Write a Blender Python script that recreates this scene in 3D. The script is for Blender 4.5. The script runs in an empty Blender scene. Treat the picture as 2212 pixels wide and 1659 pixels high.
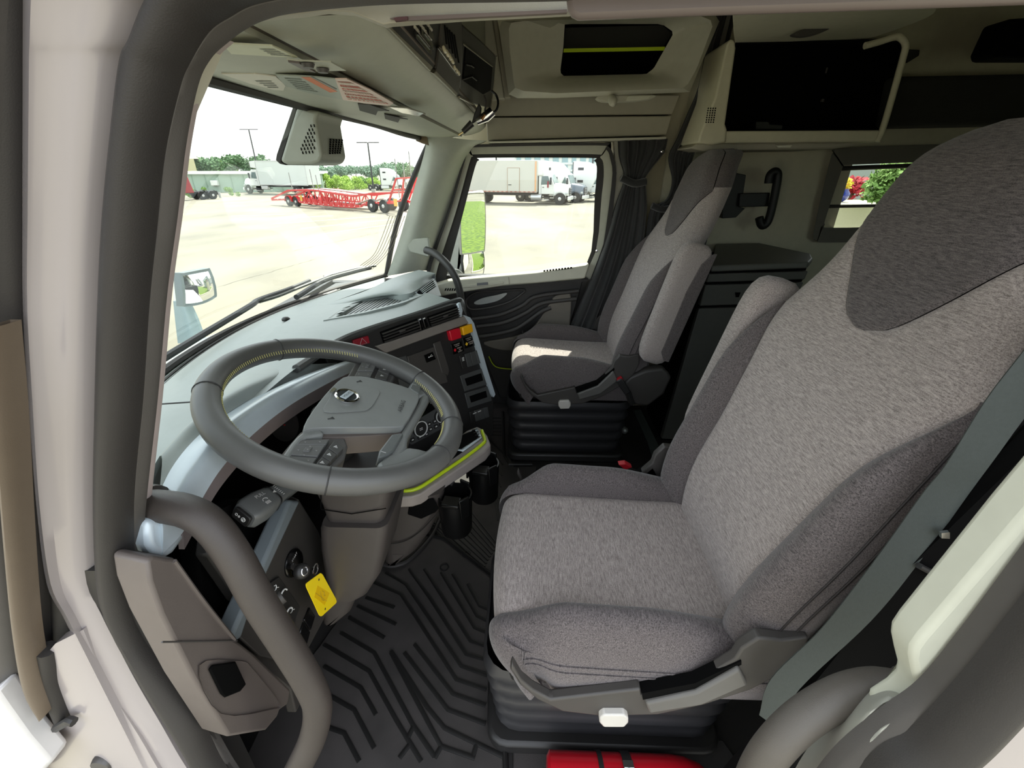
import bpy, bmesh, math, random
from mathutils import Vector, Matrix
random.seed(7)
S = bpy.context.scene
COL = S.collection
V = Vector
# ---------------- camera ----------------
F_PX, CAM_H = 960.0, 1.265
TH = math.atan(465 / F_PX)
YAW = math.atan(34 / (F_PX / math.cos(TH)))
ct, st, ca, sa = math.cos(TH), math.sin(TH), math.cos(YAW), math.sin(YAW)
RT, FH = V((ca, sa, 0)), V((-sa, ca, 0))
FW = FH * ct - V((0, 0, st))
UP = FH * st + V((0, 0, ct))
C0 = V((0, 0, CAM_H))
cd = bpy.data.cameras.new('camera')
cd.sensor_width = 36
cd.lens = 36 * F_PX / 2212
cd.clip_start = 0.01
cd.clip_end = 600
co = bpy.data.objects.new('camera', cd)
COL.objects.link(co)
M = Matrix((RT, UP, -FW)).transposed().to_4x4()
M.translation = C0
co.matrix_world = M
S.camera = co
# ---------------- light ----------------
S.view_settings.view_transform = 'Standard'
S.view_settings.look = 'None'
S.view_settings.gamma = 1
S.view_settings.use_curve_mapping = False
S.view_settings.exposure = 0.62
SUN_DIR = V((0.16, 0.52, 0.84)).normalized()      # towards the sun
w = bpy.data.worlds.new('sky')
S.world = w
w.use_nodes = True
nt = w.node_tree
nt.nodes.clear()
bo = nt.nodes.new('ShaderNodeOutputWorld')
bg = nt.nodes.new('ShaderNodeBackground')
sk = nt.nodes.new('ShaderNodeTexSky')
sk.sky_type = 'NISHITA'
sk.sun_disc = False
sk.sun_elevation = math.asin(SUN_DIR.z)
sk.sun_rotation = math.atan2(SUN_DIR.x, SUN_DIR.y)
sk.air_density = 1.0
sk.dust_density = 4.0
sk.ozone_density = 1.0
mxn = nt.nodes.new('ShaderNodeMixRGB')               # hazy summer sky: thin white haze over the blue
mxn.inputs[0].default_value = 0.6
mxn.inputs[2].default_value = (6.8, 7.0, 7.1, 1)
nt.links.new(sk.outputs[0], mxn.inputs[1])
nt.links.new(mxn.outputs[0], bg.inputs[0])
bg.inputs[1].default_value = 0.36
nt.links.new(bg.outputs[0], bo.inputs[0])
sl = bpy.data.lights.new('sun', 'SUN')
sl.energy = 9.0
sl.angle = 0.009
sl.color = (1.0, 0.96, 0.88)
so = bpy.data.objects.new('sun', sl)
COL.objects.link(so)
so.rotation_euler = (-SUN_DIR).to_track_quat('-Z', 'Y').to_euler()
so.location = (0, 0, 20)
S.cycles.max_bounces = 10
S.cycles.diffuse_bounces = 6
S.cycles.glossy_bounces = 4
S.cycles.transmission_bounces = 6
S.cycles.transparent_max_bounces = 16
S.cycles.caustics_reflective = False
S.cycles.caustics_refractive = False
S.cycles.sample_clamp_indirect = 8.0
# ---------------- pixel of the photograph -> point on a real plane ----------------
def ray(px, py):
    return FW + RT * ((px - 1106) / F_PX) - UP * ((py - 829.5) / F_PX)
def P(px, py, y):
    d = ray(px, py); return C0 + d * (y / d.y)
def PZ(px, py, z):
    d = ray(px, py); return C0 + d * ((z - CAM_H) / d.z)
def PX(px, py, x):
    d = ray(px, py); return C0 + d * (x / d.x)
def PP(px, py, o, n):
    d = ray(px, py); return C0 + d * ((V(o) - C0).dot(n) / d.dot(n))
def Ps(pts, y):
    return [P(a[0], a[1], a[2] if len(a) > 2 else y) for a in pts]
NN = V((0.17, 1.0, -0.06)); NO = V((0, 0.30, 1.0))    # plane of the near door opening
def N(px, py, off=0.0):
    return PP(px, py, NO + V((0, off, 0)), NN)
def yof(p, dy):
    return p + V((0, dy, 0))
# ---------------- materials ----------------
MATS = {}
def lin(c):
    return tuple(((x / 255) / 12.92 if x / 255 <= .04045 else ((x / 255 + .055) / 1.055) ** 2.4) for x in c) + (1,)
def mat(name, col, rough=.6, metal=0.0, col2=None, nscale=40, stretch=None, bump=0.0, bscale=None, coat=0.0, spec=.5, emit=None, sheen=0.0, detail=4, contrast=None):
    if name in MATS: return MATS[name]
    m = bpy.data.materials.new(name); m.use_nodes = True
    n = m.node_tree; b = n.nodes['Principled BSDF']
    b.inputs['Roughness'].default_value = rough
    b.inputs['Metallic'].default_value = metal
    b.inputs['Specular IOR Level'].default_value = spec
    b.inputs['Coat Weight'].default_value = coat
    b.inputs['Coat Roughness'].default_value = .08
    b.inputs['Sheen Weight'].default_value = sheen
    c1 = lin(col)
    c2 = lin(col2) if col2 else tuple(min(1, x * .86) for x in c1[:3]) + (1,)
    tc = n.nodes.new('ShaderNodeTexCoord')
    mp = n.nodes.new('ShaderNodeMapping')
    if stretch: mp.inputs['Scale'].default_value = stretch
    n.links.new(tc.outputs['Object'], mp.inputs[0])
    no = n.nodes.new('ShaderNodeTexNoise'); no.inputs['Scale'].default_value = nscale; no.inputs['Detail'].default_value = detail
    n.links.new(mp.outputs[0], no.inputs['Vector'])
    mx = n.nodes.new('ShaderNodeMix'); mx.data_type = 'RGBA'
    mx.inputs[6].default_value = c1; mx.inputs[7].default_value = c2
    if contrast:
        rp = n.nodes.new('ShaderNodeMapRange'); rp.inputs[1].default_value = contrast[0]; rp.inputs[2].default_value = contrast[1]
        n.links.new(no.outputs[0], rp.inputs[0]); n.links.new(rp.outputs[0], mx.inputs[0])
    else:
        n.links.new(no.outputs[0], mx.inputs[0])
    n.links.new(mx.outputs[2], b.inputs['Base Color'])
    if bump:
        n2 = n.nodes.new('ShaderNodeTexNoise'); n2.inputs['Scale'].default_value = bscale or nscale * 6
        n.links.new(tc.outputs['Object'], n2.inputs['Vector'])
        bp = n.nodes.new('ShaderNodeBump'); bp.inputs['Strength'].default_value = bump; bp.inputs['Distance'].default_value = .002
        n.links.new(n2.outputs[0], bp.inputs['Height']); n.links.new(bp.outputs[0], b.inputs['Normal'])
    if emit:
        b.inputs['Emission Color'].default_value = lin(col); b.inputs['Emission Strength'].default_value = emit
    MATS[name] = m
    return m
def fabric(name, ca_, cb_, scale=1.0):
    """woven melange cloth: light and dark threads, streaked along the cab's width, with a fine weave relief"""
    m = bpy.data.materials.new(name); m.use_nodes = True
    n = m.node_tree; b = n.nodes['Principled BSDF']
    b.inputs['Roughness'].default_value = .92; b.inputs['Specular IOR Level'].default_value = .2
    b.inputs['Sheen Weight'].default_value = .25; b.inputs['Sheen Roughness'].default_value = .5
    tc = n.nodes.new('ShaderNodeTexCoord')
    def nz(sc, stretch, det):
        mp = n.nodes.new('ShaderNodeMapping'); mp.inputs['Scale'].default_value = stretch
        n.links.new(tc.outputs['Object'], mp.inputs[0])
        t = n.nodes.new('ShaderNodeTexNoise'); t.inputs['Scale'].default_value = sc * scale; t.inputs['Detail'].default_value = det
        t.inputs['Roughness'].default_value = .6
        n.links.new(mp.outputs[0], t.inputs['Vector']); return t
    a = nz(520, (1, .12, 1), 1)          # streaks
    c = nz(950, (1, .7, 1), 1)           # speckle of the threads
    ad = n.nodes.new('ShaderNodeMath'); ad.operation = 'ADD'
    n.links.new(a.outputs[0], ad.inputs[0]); n.links.new(c.outputs[0], ad.inputs[1])
    rp = n.nodes.new('ShaderNodeMapRange'); rp.inputs[1].default_value = .66; rp.inputs[2].default_value = 1.34
    n.links.new(ad.outputs[0], rp.inputs[0])
    mx = n.nodes.new('ShaderNodeMix'); mx.data_type = 'RGBA'
    mx.inputs[6].default_value = lin(ca_); mx.inputs[7].default_value = lin(cb_)
    n.links.new(rp.outputs[0], mx.inputs[0]); n.links.new(mx.outputs[2], b.inputs['Base Color'])
    bp = n.nodes.new('ShaderNodeBump'); bp.inputs['Strength'].default_value = .35; bp.inputs['Distance'].default_value = .001
    n.links.new(ad.outputs[0], bp.inputs['Height']); n.links.new(bp.outputs[0], b.inputs['Normal'])
    MATS[name] = m
    return m
def glass(name, tint=(.62, .66, .62), refl=1.0):
    """thin pane: lets light straight through with a tint, reflects by Fresnel"""
    m = bpy.data.materials.new(name); m.use_nodes = True
    n = m.node_tree; n.nodes.clear()
    o = n.nodes.new('ShaderNodeOutputMaterial'); t = n.nodes.new('ShaderNodeBsdfTransparent'); g = n.nodes.new('ShaderNodeBsdfGlossy')
    t.inputs[0].default_value = (*tint, 1); g.inputs['Roughness'].default_value = .0
    fr = n.nodes.new('ShaderNodeLayerWeight'); fr.inputs[0].default_value = .5
    pw = n.nodes.new('ShaderNodeMath'); pw.operation = 'POWER'; pw.inputs[1].default_value = 5
    ml = n.nodes.new('ShaderNodeMath'); ml.operation = 'MULTIPLY_ADD'; ml.inputs[1].default_value = .85 * refl; ml.inputs[2].default_value = .05 * refl
    n.links.new(fr.outputs['Facing'], pw.inputs[0])
    mx = n.nodes.new('ShaderNodeMixShader')
    n.links.new(pw.outputs[0], ml.inputs[0]); n.links.new(ml.outputs[0], mx.inputs[0])
    n.links.new(t.outputs[0], mx.inputs[1]); n.links.new(g.outputs[0], mx.inputs[2]); n.links.new(mx.outputs[0], o.inputs[0])
    MATS[name] = m
    return m
# ---------------- mesh builder ----------------
def cr(pts, n=8, closed=False):
    """Catmull-Rom through points"""
    pts = [V(p) for p in pts]; k = len(pts); out = []
    segs = k if closed else k - 1
    for i in range(segs):
        if closed: a, b, c, d = pts[i - 1], pts[i], pts[(i + 1) % k], pts[(i + 2) % k]
        else:
            b, c = pts[i], pts[i + 1]
            a = pts[i - 1] if i else b * 2 - c
            d = pts[i + 2] if i + 2 < k else c * 2 - b
        for j in range(n):
            t = j / n
            out.append(((b * 2) + (c - a) * t + (a * 2 - b * 5 + c * 4 - d) * t * t + (b * 3 - a - c * 3 + d) * t ** 3) * .5)
    if not closed: out.append(pts[-1])
    return out
def resample(pts, n):
    """n points evenly along a polyline"""
    pts = [V(p) for p in pts]
    L = [0]
    for a, b in zip(pts, pts[1:]): L.append(L[-1] + (b - a).length)
    out = []; j = 0
    for i in range(n):
        s = L[-1] * i / (n - 1)
        while j < len(L) - 2 and L[j + 1] < s: j += 1
        d = L[j + 1] - L[j]
        out.append(pts[j].lerp(pts[j + 1], 0 if d == 0 else min(1, max(0, (s - L[j]) / d))))
    return out
WL = {}
class MB:
    def __init__(s): s.v = []; s.f = []; s.mi = []; s.cur = 0
    def add(s, vs, fs, T=None):
        k = len(s.v)
        s.v += [(T @ V(p)) if T else V(p) for p in vs]
        for f in fs: s.f.append([i + k for i in f]); s.mi.append(s.cur)
        return s
    def mat(s, i): s.cur = i; return s
    def grid(s, rows, cu=False, cv=False, T=None, flip=False):
        n, m = len(rows), len(rows[0]); fs = []
        for i in range(n - (0 if cv else 1)):
            for j in range(m - (0 if cu else 1)):
                q = [i * m + j, i * m + (j + 1) % m, ((i + 1) % n) * m + (j + 1) % m, ((i + 1) % n) * m + j]
                fs.append(q[::-1] if flip else q)
        return s.add([p for r in rows for p in r], fs, T)
    def poly(s, pts, T=None): return s.add(pts, [list(range(len(pts)))], T)
    def prism(s, pts, vec, T=None):
        """solid: outline swept by vec"""
        pts = [V(p) for p in pts]; vec = V(vec); k = len(pts)
        return s.add(pts + [p + vec for p in pts], [list(range(k))[::-1], list(range(k, 2 * k))] + [[i, (i + 1) % k, k + (i + 1) % k, k + i] for i in range(k)], T)
    def slab(s, rows, vec, T=None):
        """open grid given thickness by vec (a vector)"""
        vec = V(vec); n, m = len(rows), len(rows[0])
        s.grid(rows, T=T); s.grid([[V(p) + vec for p in r] for r in rows], T=T, flip=True)
        ed = [rows[0], rows[-1], [r[0] for r in rows], [r[-1] for r in rows]]
        for e in ed: s.grid([e, [V(p) + vec for p in e]], T=T)
        return s
    def ring(s, a, b, T=None): return s.grid([a, b], cu=True, T=T)
    def box(s, c, size, R=None, T=None):
        x, y, z = [d / 2 for d in size]; c = V(c)
        vs = [V((i * x, j * y, k * z)) for i in (-1, 1) for j in (-1, 1) for k in (-1, 1)]
        if R: vs = [R @ p for p in vs]
        return s.add([c + p for p in vs], [[0, 1, 3, 2], [4, 6, 7, 5], [0, 4, 5, 1], [2, 3, 7, 6], [0, 2, 6, 4], [1, 5, 7, 3]], T)
    def tube(s, path, r, n=10, closed=False, caps=True, flat=None, T=None):
        """round or (flat=(ratio, axis)) elliptical tube along a path; r is a number or a list"""
        path = [V(p) for p in path]; k = len(path)
        rr = r if isinstance(r, (list, tuple)) else [r] * k
        tan = []
        for i in range(k):
            a = path[i - 1] if (i or closed) else path[0]; b = path[(i + 1) % k] if (i < k - 1 or closed) else path[-1]
            tan.append((b - a).normalized())
        up = V(flat[1]) if flat else (V((0, 0, 1)) if abs(tan[0].z) < .9 else V((1, 0, 0)))
        u = (up - tan[0] * up.dot(tan[0])).normalized(); rows = []
        for i in range(k):
            if flat: u = V(flat[1])
            u = (u - tan[i] * u.dot(tan[i])).normalized(); w_ = tan[i].cross(u)
            q = flat[0] if flat else 1
            rows.append([path[i] + (u * math.cos(2 * math.pi * j / n) * q + w_ * math.sin(2 * math.pi * j / n)) * rr[i] for j in range(n)])
        s.grid(rows, cu=True, cv=closed, T=T)
        if caps and not closed:
            s.poly(rows[0][::-1], T); s.poly(rows[-1], T)
        return s
    def lathe(s, prof, o, ax, n=24, T=None, caps=True):
        """prof: (radius, height) list along axis ax from o"""
        ax = V(ax).normalized(); u = ax.orthogonal().normalized(); w_ = ax.cross(u); o = V(o)
        rows = [[o + ax * h + (u * math.cos(2 * math.pi * j / n) + w_ * math.sin(2 * math.pi * j / n)) * r for j in range(n)] for r, h in prof]
        s.grid(rows, cu=True, T=T)
        if caps:
            s.poly(rows[0][::-1], T); s.poly(rows[-1], T)
        return s
    def text(s, txt, o, ux, uy, size, ext=.0006, T=None, center=True):
        cu = bpy.data.curves.new('lettering', 'FONT'); cu.body = txt; cu.size = 1; cu.resolution_u = 2
        if center: cu.align_x = 'CENTER'; cu.align_y = 'CENTER'
        ob = bpy.data.objects.new('lettering', cu)
        me = bpy.data.meshes.new_from_object(ob)
        ux, uy, o = V(ux).normalized(), V(uy).normalized(), V(o); nn = ux.cross(uy)
        s.add([o + ux * v.co.x * size + uy * v.co.y * size + nn * ext for v in me.vertices], [list(p.vertices) for p in me.polygons], T)
        bpy.data.objects.remove(ob); bpy.data.curves.remove(cu); bpy.data.meshes.remove(me)
        return s
    def build(s, name, mats, parent=None, smooth=40, bevel=0, seg=2, sub=0, local=False, kind=None, label=None, solid=0, fix=True, weld=0):
        me = bpy.data.meshes.new(name)
        o = V((0, 0, 0)) if (local or parent is None) else WL.get(parent.name, V((0, 0, 0)))
        me.from_pydata([p - o for p in s.v], [], s.f)
        for m in (mats if isinstance(mats, (list, tuple)) else [mats]): me.materials.append(m)
        me.polygons.foreach_set('material_index', s.mi)
        if fix or weld:
            bm = bmesh.new(); bm.from_mesh(me)
            if weld: bmesh.ops.remove_doubles(bm, verts=bm.verts, dist=weld)
            if fix: bmesh.ops.recalc_face_normals(bm, faces=bm.faces)
            bm.to_mesh(me); bm.free()
        if smooth:
            me.polygons.foreach_set('use_smooth', [True] * len(me.polygons))
            me.set_sharp_from_angle(angle=math.radians(smooth))
        me.update()
        ob = bpy.data.objects.new(name, me); COL.objects.link(ob)
        if parent is not None:
            ob.parent = parent; WL[ob.name] = WL.get(parent.name, V((0, 0, 0)))
        if solid:
            md = ob.modifiers.new('solid', 'SOLIDIFY'); md.thickness = solid; md.offset = 0
        if bevel:
            md = ob.modifiers.new('bevel', 'BEVEL'); md.width = bevel; md.segments = seg; md.limit_method = 'ANGLE'; md.angle_limit = math.radians(35)
        if sub:
            md = ob.modifiers.new('sub', 'SUBSURF'); md.levels = sub; md.render_levels = sub
        if kind: ob['kind'] = kind
        if label: ob['label'] = label
        return ob
def thing(name, label, cat, loc=(0, 0, 0), rz=0, group=None):
    o = bpy.data.objects.new(name, None); COL.objects.link(o); o.location = loc; o.rotation_euler = (0, 0, rz)
    o.empty_display_size = .05
    WL[o.name] = V(loc); o['label'] = label; o['category'] = cat
    if group: o['group'] = group
    return o
def tag(o, label, cat, group=None):
    o['label'] = label; o['category'] = cat
    if group: o['group'] = group
    return o
def struct(o):
    o['kind'] = 'structure'; return o
def rrect(w_, h, r, n=4):
    """rounded rectangle outline, 2-D"""
    out = []
    for cx, cy, a0 in ((w_ / 2 - r, h / 2 - r, 0), (-w_ / 2 + r, h / 2 - r, 90), (-w_ / 2 + r, -h / 2 + r, 180), (w_ / 2 - r, -h / 2 + r, 270)):
        for i in range(n + 1):
            a = math.radians(a0 + 90 * i / n); out.append((cx + r * math.cos(a), cy + r * math.sin(a)))
    return out
def quadmap(a, b, c, d):
    """bilinear (u,v) -> point on quad a(0,0) b(1,0) c(1,1) d(0,1)"""
    return lambda u, v: (a * (1 - u) + b * u) * (1 - v) + (d * (1 - u) + c * u) * v
# palette
M_WHITE = mat('white_paint', (214, 212, 210), .22, coat=.6, col2=(208, 206, 205), nscale=3)
M_RUB = mat('black_rubber', (47, 44, 42), .6, bump=.15, bscale=900, col2=(44, 42, 40))
M_RUBL = mat('grey_rubber_lip', (74, 71, 68), .6, bump=.1, bscale=900)
M_TRIM = mat('light_grey_trim', (200, 198, 182), .55, bump=.12, bscale=1200)
M_TRIM2 = mat('warm_grey_trim', (176, 171, 154), .6, bump=.12, bscale=1200)
M_DASH = mat('grey_dash_vinyl', (152, 161, 157), .42, bump=.12, bscale=1400)
M_DASH2 = mat('dark_dash_vinyl', (72, 73, 72), .5, bump=.12, bscale=1400)
M_DARK = mat('black_plastic', (40, 39, 38), .45, bump=.08, bscale=1600)
M_CHAR = mat('charcoal_plastic', (68, 65, 62), .5, bump=.12, bscale=1500)
M_TAUPE = mat('taupe_plastic', (98, 90, 85), .5, bump=.14, bscale=1500)
M_SATIN = mat('satin_silver_trim', (196, 208, 214), .32, metal=.15, coat=.2)
M_CHROME = mat('chrome', (225, 225, 225), .12, metal=1.0)
M_BLACK = mat('gloss_black', (12, 12, 12), .18)
M_VOID = mat('deep_black', (8, 8, 8), .9, spec=.08)
M_LIME = mat('lime_green_trim', (188, 212, 30), .4)
M_LEATH = mat('grey_leather', (86, 86, 84), .42, bump=.1, bscale=1800, col2=(78, 78, 76))
M_PRINT = mat('white_print', (225, 225, 222), .5)
M_FABL = fabric('light_grey_melange_cloth', (118, 110, 106), (190, 179, 174))
M_FABD = fabric('dark_grey_melange_cloth', (56, 52, 52), (120, 112, 111))
# =====================================================================================
# SETTING: ground, cab floor, shell, near door opening, windscreen, far door
# =====================================================================================
GZ = -1.95                                            # the yard lies below the high cab floor
g = MB().box((20, 60, GZ - .1), (500, 420, .2)).build('ground', mat('sunlit_concrete', (132, 128, 112), .9, col2=(104, 101, 90), nscale=.35, stretch=(1, .5, 1), bump=.3, bscale=60, detail=8, contrast=(.35, .7)), smooth=0)
struct(g)
M_LINE = mat('worn_white_line', (176, 174, 164), .8)
for a, b in (((500, 467), (640, 462)), ((540, 475), (720, 466)), ((590, 484), (810, 468)), ((650, 494), (868, 472)), ((700, 505), (880, 480))):
    A_, B_ = PZ(*a, GZ), PZ(*b, GZ)
    d = (B_ - A_).normalized(); s = d.cross(V((0, 0, 1))) * .08
    MB().prism([A_ + s, B_ + s, B_ - s, A_ - s], (0, 0, .006)).build('parking_line', M_LINE, g, smooth=0)
M_CRK = mat('dark_tar_joint', (92, 88, 76), .9)
for a, b in (((470, 620), (680, 560)), ((400, 520), (560, 500)), ((620, 545), (830, 500)), ((1050, 520), (1270, 470))):
    A_, B_ = PZ(*a, GZ), PZ(*b, GZ); pts = resample([A_, B_], 24)
    rows = [[p + V((random.uniform(-.05, .05), random.uniform(-.05, .05), .004)) for p in pts]]
    rows.append([p + V((.03, .05, 0)) for p in rows[0]])
    MB().grid(rows).build('tar_joint', M_CRK, g, smooth=0)
# ---- cab floor and shell
M_FLOOR = mat('black_floor_vinyl', (44, 42, 41), .6, bump=.1, bscale=500)
fl = struct(MB().box((.7, 1.33, -.03), (3.5, 2.1, .06)).build('floor', M_FLOOR, smooth=0))
M_LINER = mat('pale_headliner', (204, 201, 180), .85, bump=.25, bscale=700)
struct(MB().box((.75, 1.35, 2.02), (3.5, 2.2, .06)).build('ceiling', M_LINER, smooth=0))
struct(MB().box((2.45, 1.35, .98), (.06, 2.2, 2.1)).build('wall_back', mat('dark_sleeper_cloth', (58, 56, 52), .9, bump=.3, bscale=400), smooth=0))
struct(MB().box((-1.06, 1.35, .32), (.05, 2.0, .82)).build('wall_front', M_DARK, smooth=0))
# far side wall, in pieces that leave the door window and the sleeper window open
YW = 2.34
M_WALL = mat('beige_wall_panel', (208, 203, 178), .8, bump=.2, bscale=600)
mw = MB()
def wbox(x0, x1, z0, z1, y0=YW, th=.05): mw.box(((x0 + x1) / 2, y0 + th / 2, (z0 + z1) / 2), (x1 - x0, th, z1 - z0))
wbox(-.42, .46, 1.345, 2.02); wbox(.355, 1.50, 0, 2.02)
wbox(1.50, 2.12, 0, .97); wbox(1.50, 2.12, 1.30, 2.02); wbox(2.12, 2.45, 0, 2.02)
struct(mw.build('wall_right', M_WALL, smooth=0))
mw = MB(); wbox(-1.06, -.6, 0, .72); wbox(-.62, .46, 0, .76)
struct(mw.build('wall_right.001', M_DARK, smooth=0))
# ---- overhead trim panels above the far door (two horizontal boards)
def board(name, pts, y, th, m, bevel=.004, parent=None, **k):
    return MB().prism(Ps(pts, y), (0, th, 0)).build(name, m, parent, bevel=bevel, **k)
struct(board('trim_1', [(1045, 205), (1470, 205), (1452, 247), (1050, 251)], 2.20, .10, M_TRIM2))
struct(board('trim_2', [(1050, 254), (1452, 250), (1440, 292), (1053, 303)], 2.19, .11, M_TRIM2))
struct(board('trim_3', [(1053, 305), (1440, 295), (1440, 300), (1335, 303), (1053, 308)], 2.15, .15, M_TRIM, .003))
# vertical roof rib right of the overhead console
struct(board('trim_4', [(1064, 40), (1074, 40), (1103, 212), (1090, 212)], 2.10, .05, M_TRIM2, .004))
struct(board('trim_5', [(1020, 30), (1064, 40), (1090, 214), (1055, 216)], 2.12, .05, M_TRIM))
# ---- near side: white body jamb, rubber seal, inner lip, door seals
def curve_px(pts, off=0.0, n=6):
    return cr([N(a[0], a[1], off) for a in pts], n)
TOPX = [2400, 1800, 1240, 842, 640]
bulb_out = list(zip(TOPX, (-150, -128, -110, -104, -100))) + [(480, -84), (405, -46), (341, 0), (302, 90), (282, 133), (265, 265), (242, 464), (230, 663), (222, 862), (217, 1094), (224, 1261), (250, 1334), (286, 1403), (325, 1475), (380, 1565), (438, 1659), (520, 1760)]
bulb_in = list(zip(TOPX, (-78, -58, -36, -26, -14))) + [(540, 4), (488, 30), (440, 64), (398, 133), (376, 190), (345, 332), (328, 497), (312, 663), (300, 862), (281, 1094), (289, 1276), (315, 1366), (350, 1428), (385, 1484), (432, 1560), (481, 1659), (560, 1760)]
lip_in = list(zip(TOPX, (-34, -20, 0, 8, 26))) + [(570, 42), (528, 62), (492, 88), (452, 126), (424, 186), (398, 318), (381, 464), (358, 637), (338, 862), (313, 1094), (309, 1204), (325, 1305), (365, 1396), (409, 1475), (462, 1570), (514, 1659), (590, 1760)]
def strip(mb, A_, B_, bulge, n=60, k=8, thick=.012):
    """rounded strip between two space curves, bulging towards the outside of the cab (-Y), closed behind"""
    if len(A_) != len(B_): A_, B_ = resample(A_, n), resample(B_, n)
    rows = []
    for a, b in zip(A_, B_):
        row = [a.lerp(b, .5 - .5 * math.cos(math.pi * j / k)) + V((0, -bulge * math.sin(math.pi * j / k), 0)) for j in range(k + 1)]
        row += [b + V((0, thick, 0)), a + V((0, thick, 0))]
        rows.append(row)
    mb.grid(rows, cu=True); return mb
bo_c, bi_c, li_c = curve_px(bulb_out), curve_px(bulb_in, .012), curve_px(lip_in, .03)
sl_ = struct(strip(MB(), bo_c, bi_c, .022).build('trim_6', M_RUB))
strip(MB(), [p + V((0, .006, 0)) for p in bi_c], li_c, .002, k=4, thick=.002).build('seal_lip', M_RUBL, sl_)
# pale edge of the inner pillar trim seen inside the lip
li2 = curve_px([(a[0] + 9, a[1] + 1) for a in lip_in[7:18]], .05)
struct(strip(MB(), curve_px([(a[0] - 6, a[1]) for a in lip_in[7:18]], .045), li2, .002, k=4, thick=.003).build('trim_7', mat('mauve_grey_edge', (176, 164, 162), .5)))
# inner roof edge trim above the door (pale), with its step and clip slot
te = MB()
for yo, pts in ((.05, [(556, 38), (640, 24), (760, 10), (842, 4), (1000, -2), (1236, -10), (1236, 26), (1000, 38), (842, 50), (828, 53), (760, 26), (700, 22), (640, 30)]),):
    te.prism([N(a[0], a[1], yo) for a in pts], (0, .010, 0))
rt_ = struct(te.build('trim_9', mat('roof_edge_beige', (150, 147, 132), .5, bump=.12, bscale=1200), bevel=.003))
MB().prism([N(a[0], a[1], .048) for a in [(842, 40), (860, 36), (1225, 20), (1225, 27), (865, 45)]], (0, .004, 0)).build('groove', mat('groove_brown', (96, 84, 78), .6), rt_)
MB().prism([N(a[0], a[1], .046) for a in [(850, 38), (880, 35), (880, 42), (853, 45)]], (0, .004, 0)).build('clip', mat('clip_maroon', (74, 44, 44), .6), rt_)
struct(MB().prism([N(a[0], a[1], .03) for a in [(1222, -30), (1228, 20), (1236, 33), (1250, 40), (1500, 30), (1800, 20), (2300, 2), (2300, -60)]], (0, .008, 0)).build('trim_10', mat('rosy_grey_edge_trim', (106, 96, 92), .45), bevel=.003))
# white painted jamb: from the seal out to the open door's gap
M_JAMB = mat('shaded_white_paint', (160, 153, 151), .25, coat=.5, col2=(155, 148, 147), nscale=3)  # body white, darkened: the shade of this side is put into its colour
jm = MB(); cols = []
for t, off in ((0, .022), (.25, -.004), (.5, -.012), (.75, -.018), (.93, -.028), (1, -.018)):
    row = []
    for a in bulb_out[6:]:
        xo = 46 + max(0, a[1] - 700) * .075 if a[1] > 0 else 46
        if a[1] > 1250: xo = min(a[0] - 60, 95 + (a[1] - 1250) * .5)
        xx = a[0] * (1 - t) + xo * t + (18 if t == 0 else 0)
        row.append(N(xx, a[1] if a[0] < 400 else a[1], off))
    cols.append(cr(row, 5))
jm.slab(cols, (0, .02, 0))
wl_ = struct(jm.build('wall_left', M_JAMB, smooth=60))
# the open front door, hinged at the jamb: only the seals on its edge show, the rest stands outside the frame
dd = MB(); hx0 = N(20, 700, -.05)
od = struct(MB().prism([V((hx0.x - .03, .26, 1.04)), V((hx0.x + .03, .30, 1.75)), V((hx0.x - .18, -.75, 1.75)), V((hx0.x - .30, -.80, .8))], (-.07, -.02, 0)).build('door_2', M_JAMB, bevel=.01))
for a0, a1, m_, off in (((-40, 0), (48, 0), M_RUB, -.03), ((-70, 0), (-10, 0), M_RUBL, -.045)):
    A2 = [N(a0[0] + max(0, y - 700) * .07, y, off) for y in (-100, 200, 500, 800, 1000, 1200, 1400, 1520)]; B2 = [N(a1[0] + max(0, y - 700) * .082, y, off + .01) for y in (-100, 200, 500, 800, 1000, 1200, 1400, 1520)]
    strip(MB(), cr(A2, 5), cr(B2, 5), .012).build('door_seal', m_, od)
strip(MB(), cr([N(x, y, -.05) for x, y in ((-12, 700), (6, 900), (20, 1150), (36, 1350), (58, 1480), (96, 1545))], 5), cr([N(x, y, -.045) for x, y in ((14, 700), (34, 900), (52, 1150), (70, 1350), (92, 1470), (112, 1530))], 5), .012).build('door_seal', mat('brown_grey_rubber', (104, 92, 78), .5, bump=.1, bscale=900), od)
MB().prism([N(a, b, -.04) for a, b in ((-60, 1425), (0, 1452), (14, 1462), (38, 1446), (60, 1480), (104, 1545), (150, 1600), (60, 1700), (-60, 1700))], (0, -.03, 0)).build('door_foot', mat('door_white', (214, 212, 210), .3, coat=.4), od, bevel=.006)
# hinge arms below the jamb
for pts, th in (([(150, 1555), (176, 1566), (100, 1659), (20, 1760), (-20, 1740), (60, 1640)], .05), ([(180, 1560), (196, 1590), (190, 1625), (214, 1640), (200, 1680), (150, 1690), (160, 1640), (158, 1610)], .03), ([(190, 1640), (230, 1618), (270, 1640), (282, 1690), (200, 1690)], .03)):
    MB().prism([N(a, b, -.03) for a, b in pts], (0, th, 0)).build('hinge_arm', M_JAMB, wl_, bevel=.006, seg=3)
MB().lathe([(.001, 0), (.014, 0), (.016, .006), (.016, .03)], N(215, 1659, -.04), (0, 1, 0), 20).build('hinge_pin', mat('hinge_pin_grey', (90, 88, 86), .4, metal=.4), wl_)  # pin in one even grey metal
MB().tube([N(122, 1572, -.045), N(150, 1556, -.045), N(160, 1560, -.045)], .006, 8).build('strap_clip', M_DARK, wl_)
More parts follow.
